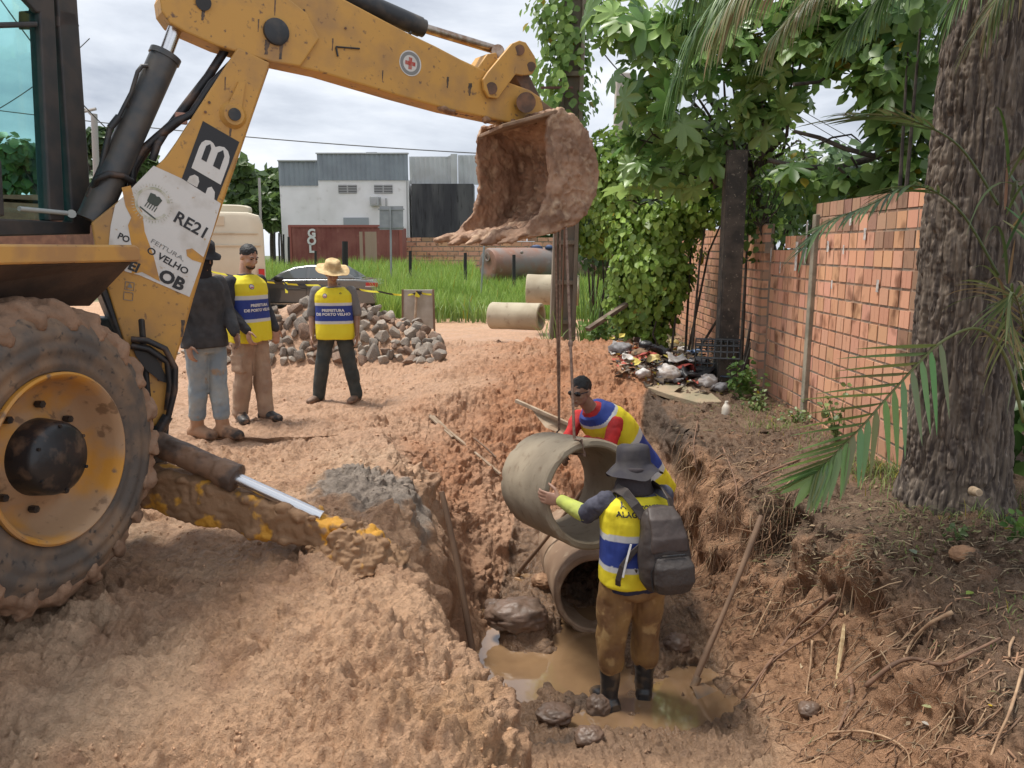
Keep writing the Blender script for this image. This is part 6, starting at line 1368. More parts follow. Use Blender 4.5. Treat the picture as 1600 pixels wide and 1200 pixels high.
# sign seen from behind
sg = empty('road_sign', at(610,480,30), 'back of a grey rectangular road sign on a thin steel pole in the grass', 'sign')
gal = mat('galvanised', (.34,.35,.36), rough=.5, metal=.4, c2=(.28,.29,.3), ns=3)
mb = MB(); mb.prism([at(u,v,30) for u,v in ((593,322),(630,322),(630,359),(593,359))], V(0,1,0), .02); build('panel', mb, gal, parent=sg)
mb = MB(); mb.tube([at(610,322,29.95), V(at(610,400,29.95).x,29.95,0)], .04, 8); build('pole', mb, gal, parent=sg, smooth=True)
mb = MB(); mb.box(at(611,355,29.96),(1.0,.03,.05)); mb.box(at(611,327,29.96),(1.0,.03,.05)); build('brace', mb, gal, parent=sg)
# fence posts in the grass
fpM = mat('black_post', (.03,.028,.027), rough=.9)
for u, v0, v1, Y, r, lb in ((539,377,425,26,.10,'thickest black timber post, rising above the straw hat'),(641,392,425,30,.06,'black post in the grass right of the road sign'),(727,395,432,28,.06,'black post in the grass left of the steel pole'),(429,362,395,40,.05,'thin dark post left of the container, leftmost'),(436,364,398,40,.05,'thin dark post left of the container, second from left'),(443,366,400,40,.05,'thin dark post left of the container, third from left'),(451,370,402,40,.06,'thin dark post just touching the container corner'),(803,398,440,27,.06,'dark post standing before the big steel tank'),(493,392,412,38,.06,'short dark post before the container lettering')):
    b = at(u,v1,Y); t = at(u,v0,Y); mb = MB(); mb.tube([V(b.x,b.y,min(b.z,gh(b.x,b.y))-.1), b.lerp(t,.5), t], [r*1.05,r,r*.95], 8); build('fence_post', mb, fpM, smooth=40, label=lb, cat='post', group='dark posts in the grass')
mb = MB(); mb.tube([at(757,375,24), V(at(750,400,24).x,24,0)], .03, 8); build('steel_pole', mb, gal, smooth=True, label='thin pale steel pole left of the big steel tank', cat='pole')
# tank
ta, tb = at(762,414,31), at(868,412,33)
tk = empty('steel_tank', ta.lerp(tb,.5)-V(0,0,1), 'big rusty steel tank lying on its side in the grass', 'tank')
mb = MB(); ax_ = (tb-ta).normalized(); L_ = (tb-ta).length+3; mb.lathe([(0,0),(.0,.30),(-.05,.45),(0,.62),(.1,.67),(L_*.5,.67),(L_*.5,.68),(L_*.52,.68),(L_*.52,.67),(L_,.67),(L_,0)], ta, ax_, 40); build('shell', mb, mat('rusty_tank',(.20,.17,.155),rough=.6,c2=(.24,.12,.08),ns=1.2,c3=(.33,.30,.27),n3=2.5,lo3=.6,hi3=.8), parent=tk, smooth=40)
mb = MB(); mb.lathe([(-.02,.13),(-.09,.13),(-.09,.18),(-.02,.18)], ta+V(.05,0,.32), ax_, 16); mb.ball(at(815,394,31.6)-V(0,.45,0), .07); build('valve', mb, mat('tank_fitting',(.25,.2,.18)), parent=tk, smooth=True)
for u, w_, h_ in ((838,.5,.10),(858,.35,.06)):
    mb = MB(); c = at(u,390,32.5)+V(0,0,.08); mb.box(c, (w_,.4,h_)); mb.ball(c+V(.0,0,.04), (w_*.4,.2,.08), 10, 6)
    build('tarp_bundle', mb, mat('blue_tarp',(.05,.08,.16),rough=.6), label='small dark blue bundle on top of the steel tank, %s' % ('the larger one' if w_ > .4 else 'the smaller one by the pole'), cat='bundle')
# far pipes beside the pole
def gpipe(u0, u1, v, Y, R, lb, tilt=0, Yd=.3):
    a, b = at(u0,v,Y), at(u1,v+2,Y+Yd); pipe('concrete_pipe', b, a, R, R-.06, concpale, lb, 'concrete drain pipes', int(u0), steps=8)
gpipe(768,846,493,13.6,.235,'pale concrete pipe lying on the ground left of the vine clad pole',Yd=-.35)
gpipe(823,905,452,15.0,.29,'upper pale concrete pipe lying in the grass behind the vine clad pole',Yd=-.1)
# ================================================================== car
Yc = 21.5
cx0, cx1 = at(372,440,Yc).x, at(592,440,Yc).x
car = empty('parked_car', V((cx0+cx1)/2, Yc+.9, 0), 'dark grey sedan parked on the dirt road behind the rubble pile', 'car')
carp = mat('car_paint', (.085,.09,.095), rough=.25, spec=.8, coat=1, c2=(.075,.075,.07), ns=.7)
def cp(u, v): return at(u, v, Yc)
zg = cp(500,478).z
zroad = 0.0
def cz(v): return (cp(500,v).z-zg)
prof_ = [(372,468),(372,452),(380,444),(400,437),(418,432),(436,420),(455,412),(480,409),(505,409),(525,412),(545,424),(555,430),(575,434),(588,438),(591,444),(592,462),(589,472),(572,474)]
def sidepts(u, v, y): return V(cp(u,v).x, y, cz(v)+zroad)
sec = [(Yc+.02,0),(Yc,.0)]
# lower body
low = [(372,470),(371,455),(378,445),(398,438),(420,433),(480,432),(555,432),(577,434),(589,438),(592,446),(592,466),(588,472)]
mb = MB(); W2 = 1.72
ringA = []
for off, sc in ((0.10,.0),(.0,.0),(W2,.0),(W2-.10,.0)): pass
k = len(low); vs = []
for y, sh in ((Yc+.08,.03),(Yc,0),(Yc-.0+W2,0),(Yc+W2-.08,.03)):
    for u, v in low:
        p = sidepts(u, v, y); 
        if sh: p.z -= sh*(1 if v < 446 else 0)
        vs.append(p)
vs2 = []
ys_ = [Yc+.14, Yc+.04, Yc, Yc+W2, Yc+W2-.04, Yc+W2-.14]; 
for j, y in enumerate((Yc+.10, Yc, Yc+W2, Yc+W2-.10)): pass
mb.v = [tuple(p) for p in vs]
order = [1,2]
fs = []
def strip(a, b): return [(a*k+i, a*k+(i+1)%k, b*k+(i+1)%k, b*k+i) for i in range(k)]
fs += strip(1,2); fs += [tuple(1*k+i for i in range(k)), tuple(2*k+i for i in range(k))[::-1]]
mb.f = fs; mb.mi = [0]*len(fs); build('body', mb, carp, parent=car, bevel=.05, smooth=40)
cab_o = [(420,433),(437,421),(456,413),(480,410),(506,410),(526,413),(546,425),(556,432)]
def cabin(mb, ofs, inset, shrink=0):
    k = len(cab_o); vs = []
    for side in (0,1):
        for u, v in cab_o:
            t = (433-v)/23; y = Yc+.03+inset*t+ofs if side == 0 else Yc+W2-.03-inset*t-ofs; p = sidepts(u, v, y); vs.append(p)
    mb.add(vs, [tuple(range(k)), tuple(range(2*k-1,k-1,-1))]+[(i,k+i,k+(i+1)%k,(i+1)%k) for i in range(k)])
mb = MB(); cabin(mb, 0, .22); build('cabin', mb, carp, parent=car, bevel=.04, smooth=40)
glassc = mat('car_glass', (.06,.068,.07), rough=.06, spec=1, coat=1)
def sw(name, pts):
    mb = MB(); vs = []
    for u, v in pts: t = (433-v)/23; vs.append(sidepts(u, v, Yc+.03+.22*t-.012))
    mb.prism(vs, V(0,1,0), .01); build(name, mb, glassc, parent=car)
sw('side_window', [(433,431),(444,421),(458,415.5),(477,413.5),(477,431)]); sw('side_window', [(482,431),(482,413.5),(503,413.5),(520,416),(530,424),(534,431)])
mb = MB(); k_ = [(421,432),(437,421.5),(455,414)]; mb.add([sidepts(a,b-1,Yc+.25) for a,b in (k_[0],k_[2])]+[sidepts(a,b-1,Yc+W2-.25) for a,b in (k_[2],k_[0])], [(0,1,2,3)]); build('windscreen', mb, glassc, parent=car)
mb = MB(); mb.add([sidepts(552,429,Yc+.25),sidepts(529,413.5,Yc+.32),sidepts(529,413.5,Yc+W2-.32),sidepts(552,429,Yc+W2-.25)], [(0,1,2,3)]); build('rear_window', mb, glassc, parent=car)
mb = MB(); mb.ball(sidepts(436,431,Yc-.08), (.14,.07,.09), 12, 8); build('mirror', mb, blk, parent=car, smooth=True)
mb = MB(); mb.box(sidepts(581,441,Yc-.0), (.34,.03,.12)); build('tail_light', mb, mat('tail_red',(.45,.02,.02),rough=.2), parent=car, bevel=.01)
mb = MB(); mb.box(sidepts(578,443.5,Yc-.012), (.26,.02,.03)); build('tail_light_lens', mb, mat('lens_white',(.6,.5,.5),rough=.2), parent=car)
for u in (402,556):
    wcn = sidepts(u,466,Yc+.06); wcn.z = .31; wv = empty('wheel', wcn-car.location); wv.parent = car
    mb = MB(); mb.lathe([(-.02,.20),(.0,.22),(.0,.30),(-.03,.315),(-.18,.315),(-.2,.3),(-.2,.2)], wcn, V(0,-1,0), 28); build('tyre', mb, mat('car_tyre',(.02,.02,.02),rough=.8), parent=wv, smooth=40)
    mb = MB(); mb.lathe([(-.02,.2),(-.05,.18),(-.03,.1),(-.01,.05),(-.01,0)], wcn, V(0,-1,0), 24); build('rim', mb, mat('alloy',(.35,.35,.35),metal=.7,rough=.35), parent=wv, smooth=40)
mb = MB(); 
for u in (479,): mb.tube([sidepts(u,432,Yc-.004),sidepts(u,468,Yc-.004)], .006, 4)
mb.tube([sidepts(430,447,Yc-.006),sidepts(560,445,Yc-.006)], .008, 4); mb.box(sidepts(472,440,Yc-.015),(.16,.03,.03)); mb.box(sidepts(527,440,Yc-.015),(.16,.03,.03)); mb.box(sidepts(480,473,Yc+.02),(2.6,.05,.06)); build('trim', mb, blk, parent=car)
# bus
YB = 19.5
bus = empty('bus', V(at(370,400,YB).x-1.0, YB+3.5, 0), 'cream coach seen from the rear behind the boom of the backhoe', 'bus')
cream = mat('bus_cream', (.60,.53,.40), rough=.5, c2=(.52,.46,.35), ns=.9)
def bxp(u,v): return at(u,v,YB)
xr_, xl_ = bxp(415,400).x, bxp(415,400).x-2.5
mb = MB(); zt = bxp(400,331).z; cB = V((xr_+xl_)/2, YB+4.0, (zt+.45)/2); mb.loft([(V((xr_+xl_)/2,YB+y,(zt+.45)/2), 1.25-s_, (zt-.45)/2-s_, V(1,0,0), V(0,0,1)) for y, s_ in ((-.0,.10),(.05,.03),(.3,0),(8,0))], 40, 9); build('body', mb, cream, parent=bus, smooth=40)
mb = MB(); mb.loft([(V(xr_-.95,YB+1.0+y,zt+.08), .75-s_, .14-s_*.3, V(1,0,0), V(0,0,1)) for y, s_ in ((0,.1),(.15,0),(2,0),(2.3,.1))], 24, 4); build('roof_unit', mb, cream, parent=bus, smooth=40)
beige = mat('bus_panel', (.52,.44,.32), rough=.5)
mb = MB(); mb.box(V(xr_-1.25,YB-.02,bxp(390,400).z+.55),(2.2,.03,.02)); mb.box(V(xr_-1.25,YB-.02,bxp(390,384).z),(2.3,.04,.03)); mb.box(V(xr_-1.2,YB-.02,bxp(390,346).z),(.55,.02,.22)); mb.box(V(xr_-1.15,YB-.02,bxp(390,365).z),(.9,.03,.03)); build('panel_lines', mb, beige, parent=bus)
mb = MB(); mb.box(V(xr_-1.25,YB-.05,.55),(2.45,.15,.35)); build('bumper', mb, blk, parent=bus, bevel=.03)
for dx in (-.3,-2.2):
    mb = MB(); c = V(xr_+dx,YB+1.6,.48); mb.lathe([(-.15,0),(-.15,.48),(.15,.48),(.15,0)], c, V(1,0,0), 28); build('wheel', mb, mat('car_tyre',(.02,.02,.02)), parent=bus, smooth=40)
mb = MB(); mb.box(V(xr_-.12,YB-.03,1.0),(.14,.05,.3)); build('tail_light', mb, mat('tail_red',(.4,.03,.02)), parent=bus)
ang = math.atan2(.36,.93); pv = V(xr_, YB, 0); bus.location = pv+Matrix.Rotation(ang,3,'Z')@(bus.location-pv); bus.rotation_euler.z = ang
# red vehicle speck behind the boom, far left
# ================================================================== poles and wires
polC = mat('pole_concrete', (.24,.20,.155), rough=.9, c2=(.14,.115,.09), ns=3, stretch=(1,1,.3), bump=.3, bs=30)
pU, pD = at(900,-60,11.6), at(878,515,11.6)
pol = empty('utility_pole', V(pD.x, pD.y, 0), 'concrete utility pole behind the bucket, its upper half wrapped in creeper', 'pole', 'utility poles')
mb = MB()
ax_ = (pU-pD); ln = V(.028,0,0)
def polept(t): return V(pD.x+.03*0+ (pU.x-pD.x)*t, pD.y, pD.z-.2+(pU.z-pD.z+.2)*t)
for sx in (-1,1): 
    a, b = polept(0)+V(sx*.165,0,0), polept(1)+V(sx*.125,0,0); mb.beam(a, b, .06, .26, up=(0,1,0))
mb.beam(polept(0)+V(0,.03,0), polept(1)+V(0,.03,0), .30, .10, up=(0,1,0))
for k in range(9): t = .06+k*.11; mb.box(polept(t), (.30,.2,.07))
build('shaft', mb, polC, parent=pol, bevel=.01)
mb = MB(); mb.tube([polept(.02)+V(-.02,-.16,0),polept(.3)+V(-.03,-.16,0),polept(.44)+V(-.03,-.16,0)], .016, 6); build('cable', mb, mat('rust_cable',(.16,.08,.05)), parent=pol)
mb = MB(); c = at(862,137,11.4); mb.beam(at(845,137,11.3), at(895,137,11.4), .03, .03); build('bracket', mb, mat('dark_rust',(.12,.05,.04)), parent=pol)
p2b, p2t = at(966,330,18), at(975,115,18)
pl2 = empty('utility_pole', V(p2b.x,18,0), 'pale concrete utility pole among the leaves farther back right of the bucket', 'pole', 'utility poles'); mb = MB(); mb.beam(V(p2b.x-.02,18,0), p2t, .36, .30, up=(0,1,0)); build('shaft', mb, mat('pale_pole',(.46,.43,.38),rough=.9,c2=(.38,.35,.3),ns=2), parent=pl2, bevel=.03)
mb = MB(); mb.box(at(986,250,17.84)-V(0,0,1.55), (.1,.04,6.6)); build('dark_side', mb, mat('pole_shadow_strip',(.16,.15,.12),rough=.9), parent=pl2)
for u, v0, v1, Y, lb in ((147,178,330,38,'thin far lamp pole seen between the cab and the lift cylinder'),(405,278,330,56,'far pole among the trees left of the white building')):
    b = at(u,v1,Y); mb = MB(); mb.tube([V(b.x,Y,0), at(u,v0,Y)], .15 if u < 200 else .09, 8)
    if u < 200: mb.tube([at(u,v0+6,Y),at(u-14,v0-8,Y),at(u-22,v0+2,Y)], .05, 6); mb.tube([at(128,175,Y),at(150,170,Y)], .07, 6)
    build('utility_pole', mb, mat('far_pole',(.36,.34,.32)), label=lb, cat='pole', smooth=True, group='utility poles')
wireM = mat('wire', (.05,.05,.05), rough=.6)
def wire(a, b, sag, lb, r=.012):
    mb = MB(); a, b = Vector(a), Vector(b); mb.tube([a.lerp(b,t)-V(0,0,sag*4*t*(1-t)) for t in np.linspace(0,1,20)], r, 5); build('power_line', mb, wireM, label=lb, cat='cable', group='overhead cables')
wire(at(-100,160,45), at(1000,250,45), .5, 'overhead cable crossing the sky behind the boom', .03)
wire(at(1180,128,30), at(1420,262,30), .1, 'upper overhead cable in the sky gap left of the tree trunk', .014)
wire(at(1180,138,30), at(1420,278,30), .1, 'second overhead cable from the top in the sky gap left of the trunk', .014)
wire(at(1190,175,30), at(1420,300,30), .1, 'lowest overhead cable in the sky gap left of the trunk', .014)
wire(at(-60,-90,22), at(200,230,30), .5, 'overhead cable seen steeply through the cab window', .02); wire(at(-60,200,30), at(140,60,34), .3, 'overhead cable rising to the right through the cab window', .02)
wire(at(900,20,12), at(1010,140,19), .2, 'slack cable from the creeper clad pole to the pale pole', .012)
# ================================================================== vegetation
leafM = mat('leaf_green', attr='col', rough=.42, trans=.42, spec=.5)
leafS = mat('leaf_glossy', attr='col', rough=.32, trans=.38, spec=.6)
grassM = mat('grass_blades', attr='col', rough=.6, trans=.35)
barkM = mat('rough_bark', (.165,.13,.10), rough=.95, c2=(.065,.05,.042), ns=34, nlo=.42, nhi=.58, stretch=(1,1,.10), c3=(.26,.21,.17), n3=60, lo3=.56, hi3=.7, bump=.8, bs=60, bd=.01)
branchM = mat('dark_branch', (.045,.036,.03), rough=.9, c2=(.09,.075,.06), ns=12, bump=.4, bs=40)
def px(P_): # world -> pixel
    P_ = np.asarray(P_); dz = P_[:,1]*CP-(P_[:,2]-CAMZ)*SP; up = P_[:,1]*SP+(P_[:,2]-CAMZ)*CP
    return 800+FPX*P_[:,0]/dz, 600-FPX*up/dz
def cluster_pts(n, c, r, shell=.35):
    d = RNG.normal(size=(n,3)); d /= np.linalg.norm(d,axis=1)[:,None]; q = RNG.random(n)**shell
    return np.array(c)+d*q[:,None]*np.array(r), d
def leafobj(name, parts, m, parent=None, **k):
    v, f, c = merge(*parts); return build(name, (v, f, c), m, parent=parent, smooth=False, fix=False, **k)
# ---- grass field
n = 70000
Yg_ = 17.8+(46-17.8)*RNG.random(n)**1.35; ug = RNG.uniform(400,1010,n); Xg = (ug-800)/FPX*Yg_*.985
yf = np.interp(Xg,[-60,-6,-4,-3,60],[24,24,22,18,17.5]); ok = Yg_ > yf+RNG.uniform(0,.6,n); Xg, Yg_ = Xg[ok], Yg_[ok]; n = len(Xg)
Pg = np.stack([Xg, Yg_, Hb(Xg, Yg_)-.02], 1)
h = RNG.uniform(.6,1.3,n)*(.7+.5*sst(-.3,.5,vnoise(Pg,.5,9)))*np.where(Yg_<21,.8,1.0)
h = np.where((Pg[:,1]>22)&(Pg[:,0]>-1.3*Pg[:,1]/26), h*.5, h*.85); cg = greens(n, (.16,.27,.04), (.34,.48,.10), .03)
v, f, c = blades(Pg, h, RNG.uniform(.018,.035,n)*(Yg_/26), h*RNG.uniform(.1,.5,n), cg, 3)
build('tall_grass', (v, f, c), grassM, fix=False, kind='stuff', base=(0,25,0))
n = 260; Pg = np.stack([RNG.uniform(1.15,2.35,n), RNG.uniform(12.0,13.6,n), np.zeros(n)-.1], 1)
h = RNG.uniform(.7,1.55,n); v, f, c = blades(Pg, h, RNG.uniform(.02,.04,n), h*RNG.uniform(.1,.6,n), greens(n,(.07,.15,.03),(.16,.27,.06)), 5)
v2, f2_, c2_ = blades(np.stack([RNG.uniform(-1.9,-.6,70), RNG.uniform(17.2,17.9,70), np.zeros(70)],1), RNG.uniform(.4,.8,70), np.full(70,.04), RNG.uniform(.2,.6,70), greens(70,(.12,.2,.05),(.25,.35,.1)), 5)
v3, f3_, c3_ = blades(np.stack([RNG.uniform(.45,.8,26), RNG.uniform(11.0,11.4,26), np.zeros(26)+.1],1), RNG.uniform(.3,.9,26), np.full(26,.02), RNG.uniform(.2,.6,26), greens(26,(.12,.2,.05),(.25,.35,.1)), 5)
vv, ff, cc = merge((v,f,c),(v2,f2_,c2_),(v3,f3_,c3_)); build('reeds', (vv, ff, cc), grassM, fix=False, label='clump of tall reed grass growing beside the creeper clad pole', cat='reeds')
# ---- creeper over the far wall (leaf shell over an irregular mound)
def shell_leaves(blobs, per, size, a, b, shape=(LEAF,LEAFF), droop=.5, keep=None, yellow=.01):
    out = []
    for (u, v, Y, r) in blobs:
        c = at(u, v, Y); n = int(per*r*r); P_, d = cluster_pts(n, c, (r,r*.7,r), .16)
        P_ = P_+np.stack([vnoise(P_,3,1),vnoise(P_,3,2),vnoise(P_,3,3)],1)*.12*r
        N_ = d*np.array((1,1,.6))+np.array((-.15,-.5,.45))+RNG.normal(size=(n,3))*.4
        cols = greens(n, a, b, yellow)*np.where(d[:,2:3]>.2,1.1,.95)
        if keep is not None:
            k = keep(P_); P_, N_, cols = P_[k], N_[k], cols[k]
        # leaf tip hangs down
        out.append(leaves(P_, N_, (size[0]+(size[1]-size[0])*RNG.random(len(P_))**1.6)*RNG.choice([.55,.8,1,1.25],len(P_)), shape, RNG.normal(PI,.7,len(P_)), cols))
    return out
cblobs = [(985,300,11.2,.62),(940,350,11.8,.5),(985,440,11.6,.4),(1045,300,10.8,.6),(1090,250,10.6,.55),(1020,380,10.9,.7),(1055,335,10.5,.45),(1035,425,10.6,.45),(1000,470,11.0,.5),(1015,500,10.8,.34),(985,490,11.4,.25),(1110,300,10.2,.42),(1035,465,10.5,.28),(965,250,11.5,.5),(1020,230,11.3,.5),(985,520,11.2,.3),(935,290,12,.35),(1005,420,10.8,.5),(1020,530,10.7,.2),(1190,340,10.4,.35),(1170,250,10.4,.45)]
cr1 = empty('creeper', V(2.4,11,0), 'thick bright green creeper smothering the far end of the brick wall', 'creeper')
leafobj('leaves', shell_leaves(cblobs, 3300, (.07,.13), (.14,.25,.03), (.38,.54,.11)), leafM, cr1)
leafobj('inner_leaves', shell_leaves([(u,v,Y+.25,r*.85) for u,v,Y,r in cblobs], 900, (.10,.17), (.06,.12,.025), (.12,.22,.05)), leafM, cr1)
mb = MB(); rs = random.Random(3)
for u,v,Y,r in cblobs:
    a = at(u,v,Y+.1); b = V(min(a.x,2.35)+rs.uniform(-.15,.1), Y, .1); mb.tube([b, b.lerp(a,.5)+V(rs.uniform(-.2,.2),0,rs.uniform(-.1,.2)), a], [.02,.014,.008], 6)
build('stems', mb, branchM, parent=cr1, smooth=True)
# ---- creeper on the pole
n = 2300; t = RNG.random(n)**.8; P_ = np.array([list(polept(.40+.62*x)) for x in t]); th = RNG.uniform(0,2*PI,n); rr_ = RNG.uniform(.14,.46,n)*(1+.3*np.sin(t*17))
rr_ = np.where(np.cos(th) < 0, rr_*1.35, rr_*.85); rr_ = rr_*np.where(t<.18, .8, 1)
kp = (np.cos(th) < -.15)|(np.sin(th) > .2)|(RNG.random(n)<.16); P_, th, rr_ = P_[kp], th[kp], rr_[kp]; n = len(P_); P_[:,0] += np.cos(th)*rr_; P_[:,1] += np.sin(th)*rr_*.6-.05; P_[:,2] += RNG.normal(size=n)*.12
d = np.stack([np.cos(th),np.sin(th)-.8,np.full(n,.5)],1)+RNG.normal(size=(n,3))*.35
leafobj('creeper', [leaves(P_, d, RNG.uniform(.08,.16,n), (LEAF,LEAFF), RNG.normal(PI,.6,n), greens(n,(.11,.22,.04),(.30,.45,.11)))], leafM, label='leafy creeper wrapped round the upper half of the utility pole behind the bucket', cat='creeper')
# ---- lobed broad-leaf tree
def btree(name, label, base, trunk_top, clusters, leafshape, per, lsize, a, b, m, r0=.1, group=None, yellow=.01, spin=.9, seed=1):
    rs = random.Random(seed); root = empty(name, base, label, 'tree', group); base = Vector(base); tt = Vector(trunk_top)
    mb = MB(); mb.tube([base-V(0,0,.3), base.lerp(tt,.5)+V(.1,0,0), tt], [r0*1.2,r0,r0*.7], 12); build('trunk', mb, branchM, parent=root, smooth=True)
    mb = MB(); out = []
    for (u, v, Y, r) in clusters:
        c = at(u, v, Y); m_ = tt.lerp(c, .5)+V(rs.uniform(-.2,.2), rs.uniform(-.2,.2), rs.uniform(-.3,.1)); mb.tube([tt, tt.lerp(m_,.5), m_, c], [r0*.55, r0*.4, r0*.28, r0*.12], 8)
        n = max(3,int(per*r*r)); P_, d = cluster_pts(n, c, (r,r*.8,r*.8), .5); N_ = d*.6+np.array((0,-.35,.65))+RNG.normal(size=(n,3))*.5
        for q in P_[:max(3, n//5)]: mb.tube([c, c.lerp(Vector(q),.6)+V(0,0,.03), Vector(q)], [r0*.10,.008,.004], 5)
        out.append(leaves(P_, N_, RNG.uniform(lsize[0],lsize[1],n)*RNG.choice([.45,.65,.85,1.05],n), leafshape, RNG.normal(PI,spin,n) , greens(n,a,b,yellow)))
    build('branches', mb, branchM, parent=root, smooth=True); leafobj('crown', out, m, root); return root
lc = [(955,25,9.5,.5),(1010,60,9.3,.5),(1075,40,9,.5),(1130,20,8.8,.5),(1010,140,9.4,.5),(1070,120,9,.45),(1130,110,8.8,.45),(1180,60,8.6,.5),(1190,130,8.7,.4),(1240,90,8.5,.4),(1240,150,8.6,.28),(985,215,9.6,.22),(1020,210,9.3,.45),(1080,200,9.1,.45),(1140,190,9,.38),(1200,180,8.9,.3),(1010,270,9.4,.4),(1060,270,9.2,.35),(1000,320,9.6,.22),(1120,240,9.2,.3),(1270,30,8.5,.4),(1160,290,9.3,.25)]
btree('broadleaf_tree', 'tree with big lobed drooping leaves rising behind the brick wall, right of the pole', (3.7,10.2,0), (2.9,9.6,2.6), lc, (LOBE,LOBEF), 95, (.20,.36), (.10,.21,.05), (.32,.46,.14), leafS, .07, 'trees along the wall', .008, 1.0, 5)
# small yellow-green sapling by the post
btree('sapling', 'slender yellow green sapling just right of the tall dark concrete post', (3.35,9.5,-.1), (2.95,9.3,1.9), [(1180,170,9.3,.30),(1215,190,9.3,.28),(1160,215,9.3,.32),(1235,230,9.2,.28),(1195,240,9.2,.3),(1255,250,9.1,.22),(1180,290,9.2,.22),(1200,330,9.2,.2)], (LEAF,LEAFF), 700, (.06,.11), (.12,.22,.04), (.26,.36,.08), leafM, .022, 'trees along the wall', .03, .9, 8)
# spreading tree behind the big trunk, with the dark arching limbs
st_ = empty('spreading_tree', V(4.6,8.5,0), 'leafy tree with dark arching limbs filling the gap left of the big trunk', 'tree', 'trees along the wall')
mb = MB(); mb.tube([V(4.7,8.5,-.3), V(4.6,8.4,1.5), at(1490,150,8.0), at(1480,-60,8)], [.16,.13,.10,.07], 12); build('trunk', mb, branchM, parent=st_, smooth=True)
mb = MB()
def limbp(pts, r0, r1, Y): k = len(pts); mb.tube([at(u,v,Y+.1*i) for i,(u,v) in enumerate(pts)], [r0+(r1-r0)*i/(k-1) for i in range(k)], 8)
limbp([(1490,110),(1450,140),(1425,190),(1400,225),(1360,248),(1310,262),(1250,262),(1200,250)], .05, .025, 7.8)
limbp([(1420,262),(1370,245),(1320,232),(1280,215),(1240,205)], .03, .018, 7.8)
limbp([(1280,225),(1300,215),(1330,210),(1345,222)], .012, .006, 7.7); limbp([(1330,245),(1350,280),(1330,260)], .012,.006,7.8)
limbp([(1240,132),(1280,128),(1305,110),(1320,70),(1325,40)], .018, .01, 7.8); limbp([(1350,110),(1340,70),(1330,30)], .012, .008, 7.8)
limbp([(1310,262),(1350,300),(1360,340)], .015,.008,7.8)
build('branches', mb, branchM, parent=st_, smooth=True)
scl = [(1340,70,7.8,.35),(1390,40,7.8,.35),(1300,60,7.8,.3),(1420,90,7.6,.35),(1380,120,7.6,.33),(1410,160,7.6,.3),(1380,180,7.7,.22),(1430,200,7.5,.3),(1400,250,7.6,.22),(1430,260,7.5,.25),(1350,130,7.8,.2),(1330,20,7.8,.35),(1270,10,7.9,.35),(1330,280,7.9,.2),(1380,300,7.8,.28),(1240,280,8,.2),(1280,285,8,.2),(1420,310,7.7,.3),(1400,20,7.6,.3),(1300,100,7.9,.15)]
out = []
for (u,v,Y,r) in scl:
    c = at(u,v,Y); n = int(800*r*r); P_, d = cluster_pts(n, c, (r,r,r*.8), .5); out.append(leaves(P_, d*.5+np.array((0,-.3,.6))+RNG.normal(size=(n,3))*.4, RNG.uniform(.09,.17,n), (LEAF,LEAFF), RNG.normal(PI,.9,n), greens(n,(.10,.21,.04),(.30,.44,.11))))
    n = int(70*r*r); P_, d = cluster_pts(n, c, (r,r,r*.8), .5); out.append(leaves(P_, d*.5+np.array((0,-.3,.6))+RNG.normal(size=(n,3))*.4, RNG.uniform(.2,.32,n), (LOBE,LOBEF), RNG.normal(PI,.9,n), greens(n,(.06,.14,.03),(.18,.28,.08))))
leafobj('crown', out, leafM, st_)
# ---- shrubs behind the wall and at the right
def shrub(label, blobs, size, a, b, per=900, group='shrubs behind the wall'):
    c = at(*blobs[0][:3]); root = empty('shrub', V(c.x, c.y, 0), label, 'shrub', group); leafobj('foliage', shell_leaves(blobs, per, size, a, b), leafM, root)
    mb = MB(); 
    for u,v,Y,r in blobs[:6]: q = at(u,v,Y); mb.tube([V(c.x,c.y,-.1), V(c.x,c.y,0).lerp(q,.5), q], [.03,.02,.008], 6)
    build('stem', mb, branchM, parent=root, smooth=True)
shrub('mid green shrub showing above the stepped top of the brick wall', [(1170,330,9.6,.35),(1210,320,9.4,.4),(1250,300,9.3,.38),(1290,305,9.0,.35),(1330,295,8.9,.35),(1230,350,9.2,.3),(1180,380,9.4,.25)], (.07,.13), (.05,.12,.025), (.16,.26,.06))
shrub('pale green shrub above the highest part of the brick wall beside the trunk', [(1380,290,8.0,.3),(1420,280,7.8,.35),(1350,310,8.3,.28),(1410,320,7.6,.28)], (.08,.15), (.08,.16,.04), (.2,.3,.1))
shrub('dark bushy shrub behind the creeper, seen left of the far brick wall', [(930,330,15,.7),(915,360,15,.6),(940,380,14.5,.5),(925,300,15.5,.6)], (.10,.18), (.03,.08,.02), (.08,.16,.04))
shrub('tall dark foliage right of the big trunk, at the right edge', [(1600,60,6.2,.6),(1640,150,6,.6),(1590,220,6.4,.5),(1620,300,6.2,.55),(1580,380,6.5,.4),(1640,420,6,.5),(1600,500,6.2,.45),(1650,560,6,.5),(1560,130,6.6,.4),(1590,620,5.9,.35),(1640,680,5.6,.35),(1570,20,6.5,.5),(1560,300,6.8,.35)], (.10,.20), (.03,.075,.02), (.10,.18,.045), 420)
shrub('dark foliage high behind the top of the big trunk', [(1440,20,6.8,.4),(1420,60,7,.35),(1500,-20,6.5,.4)], (.09,.17), (.035,.09,.02), (.12,.2,.05), 500)
shrub('hazy far green bushes seen low in the sky gap over the wall', [(1290,280,22,1.1),(1340,290,23,1.2),(1230,300,22,1.1),(1390,300,22,1.2),(1180,300,24,1.4)], (.2,.4), (.07,.13,.05), (.15,.22,.09), 300)
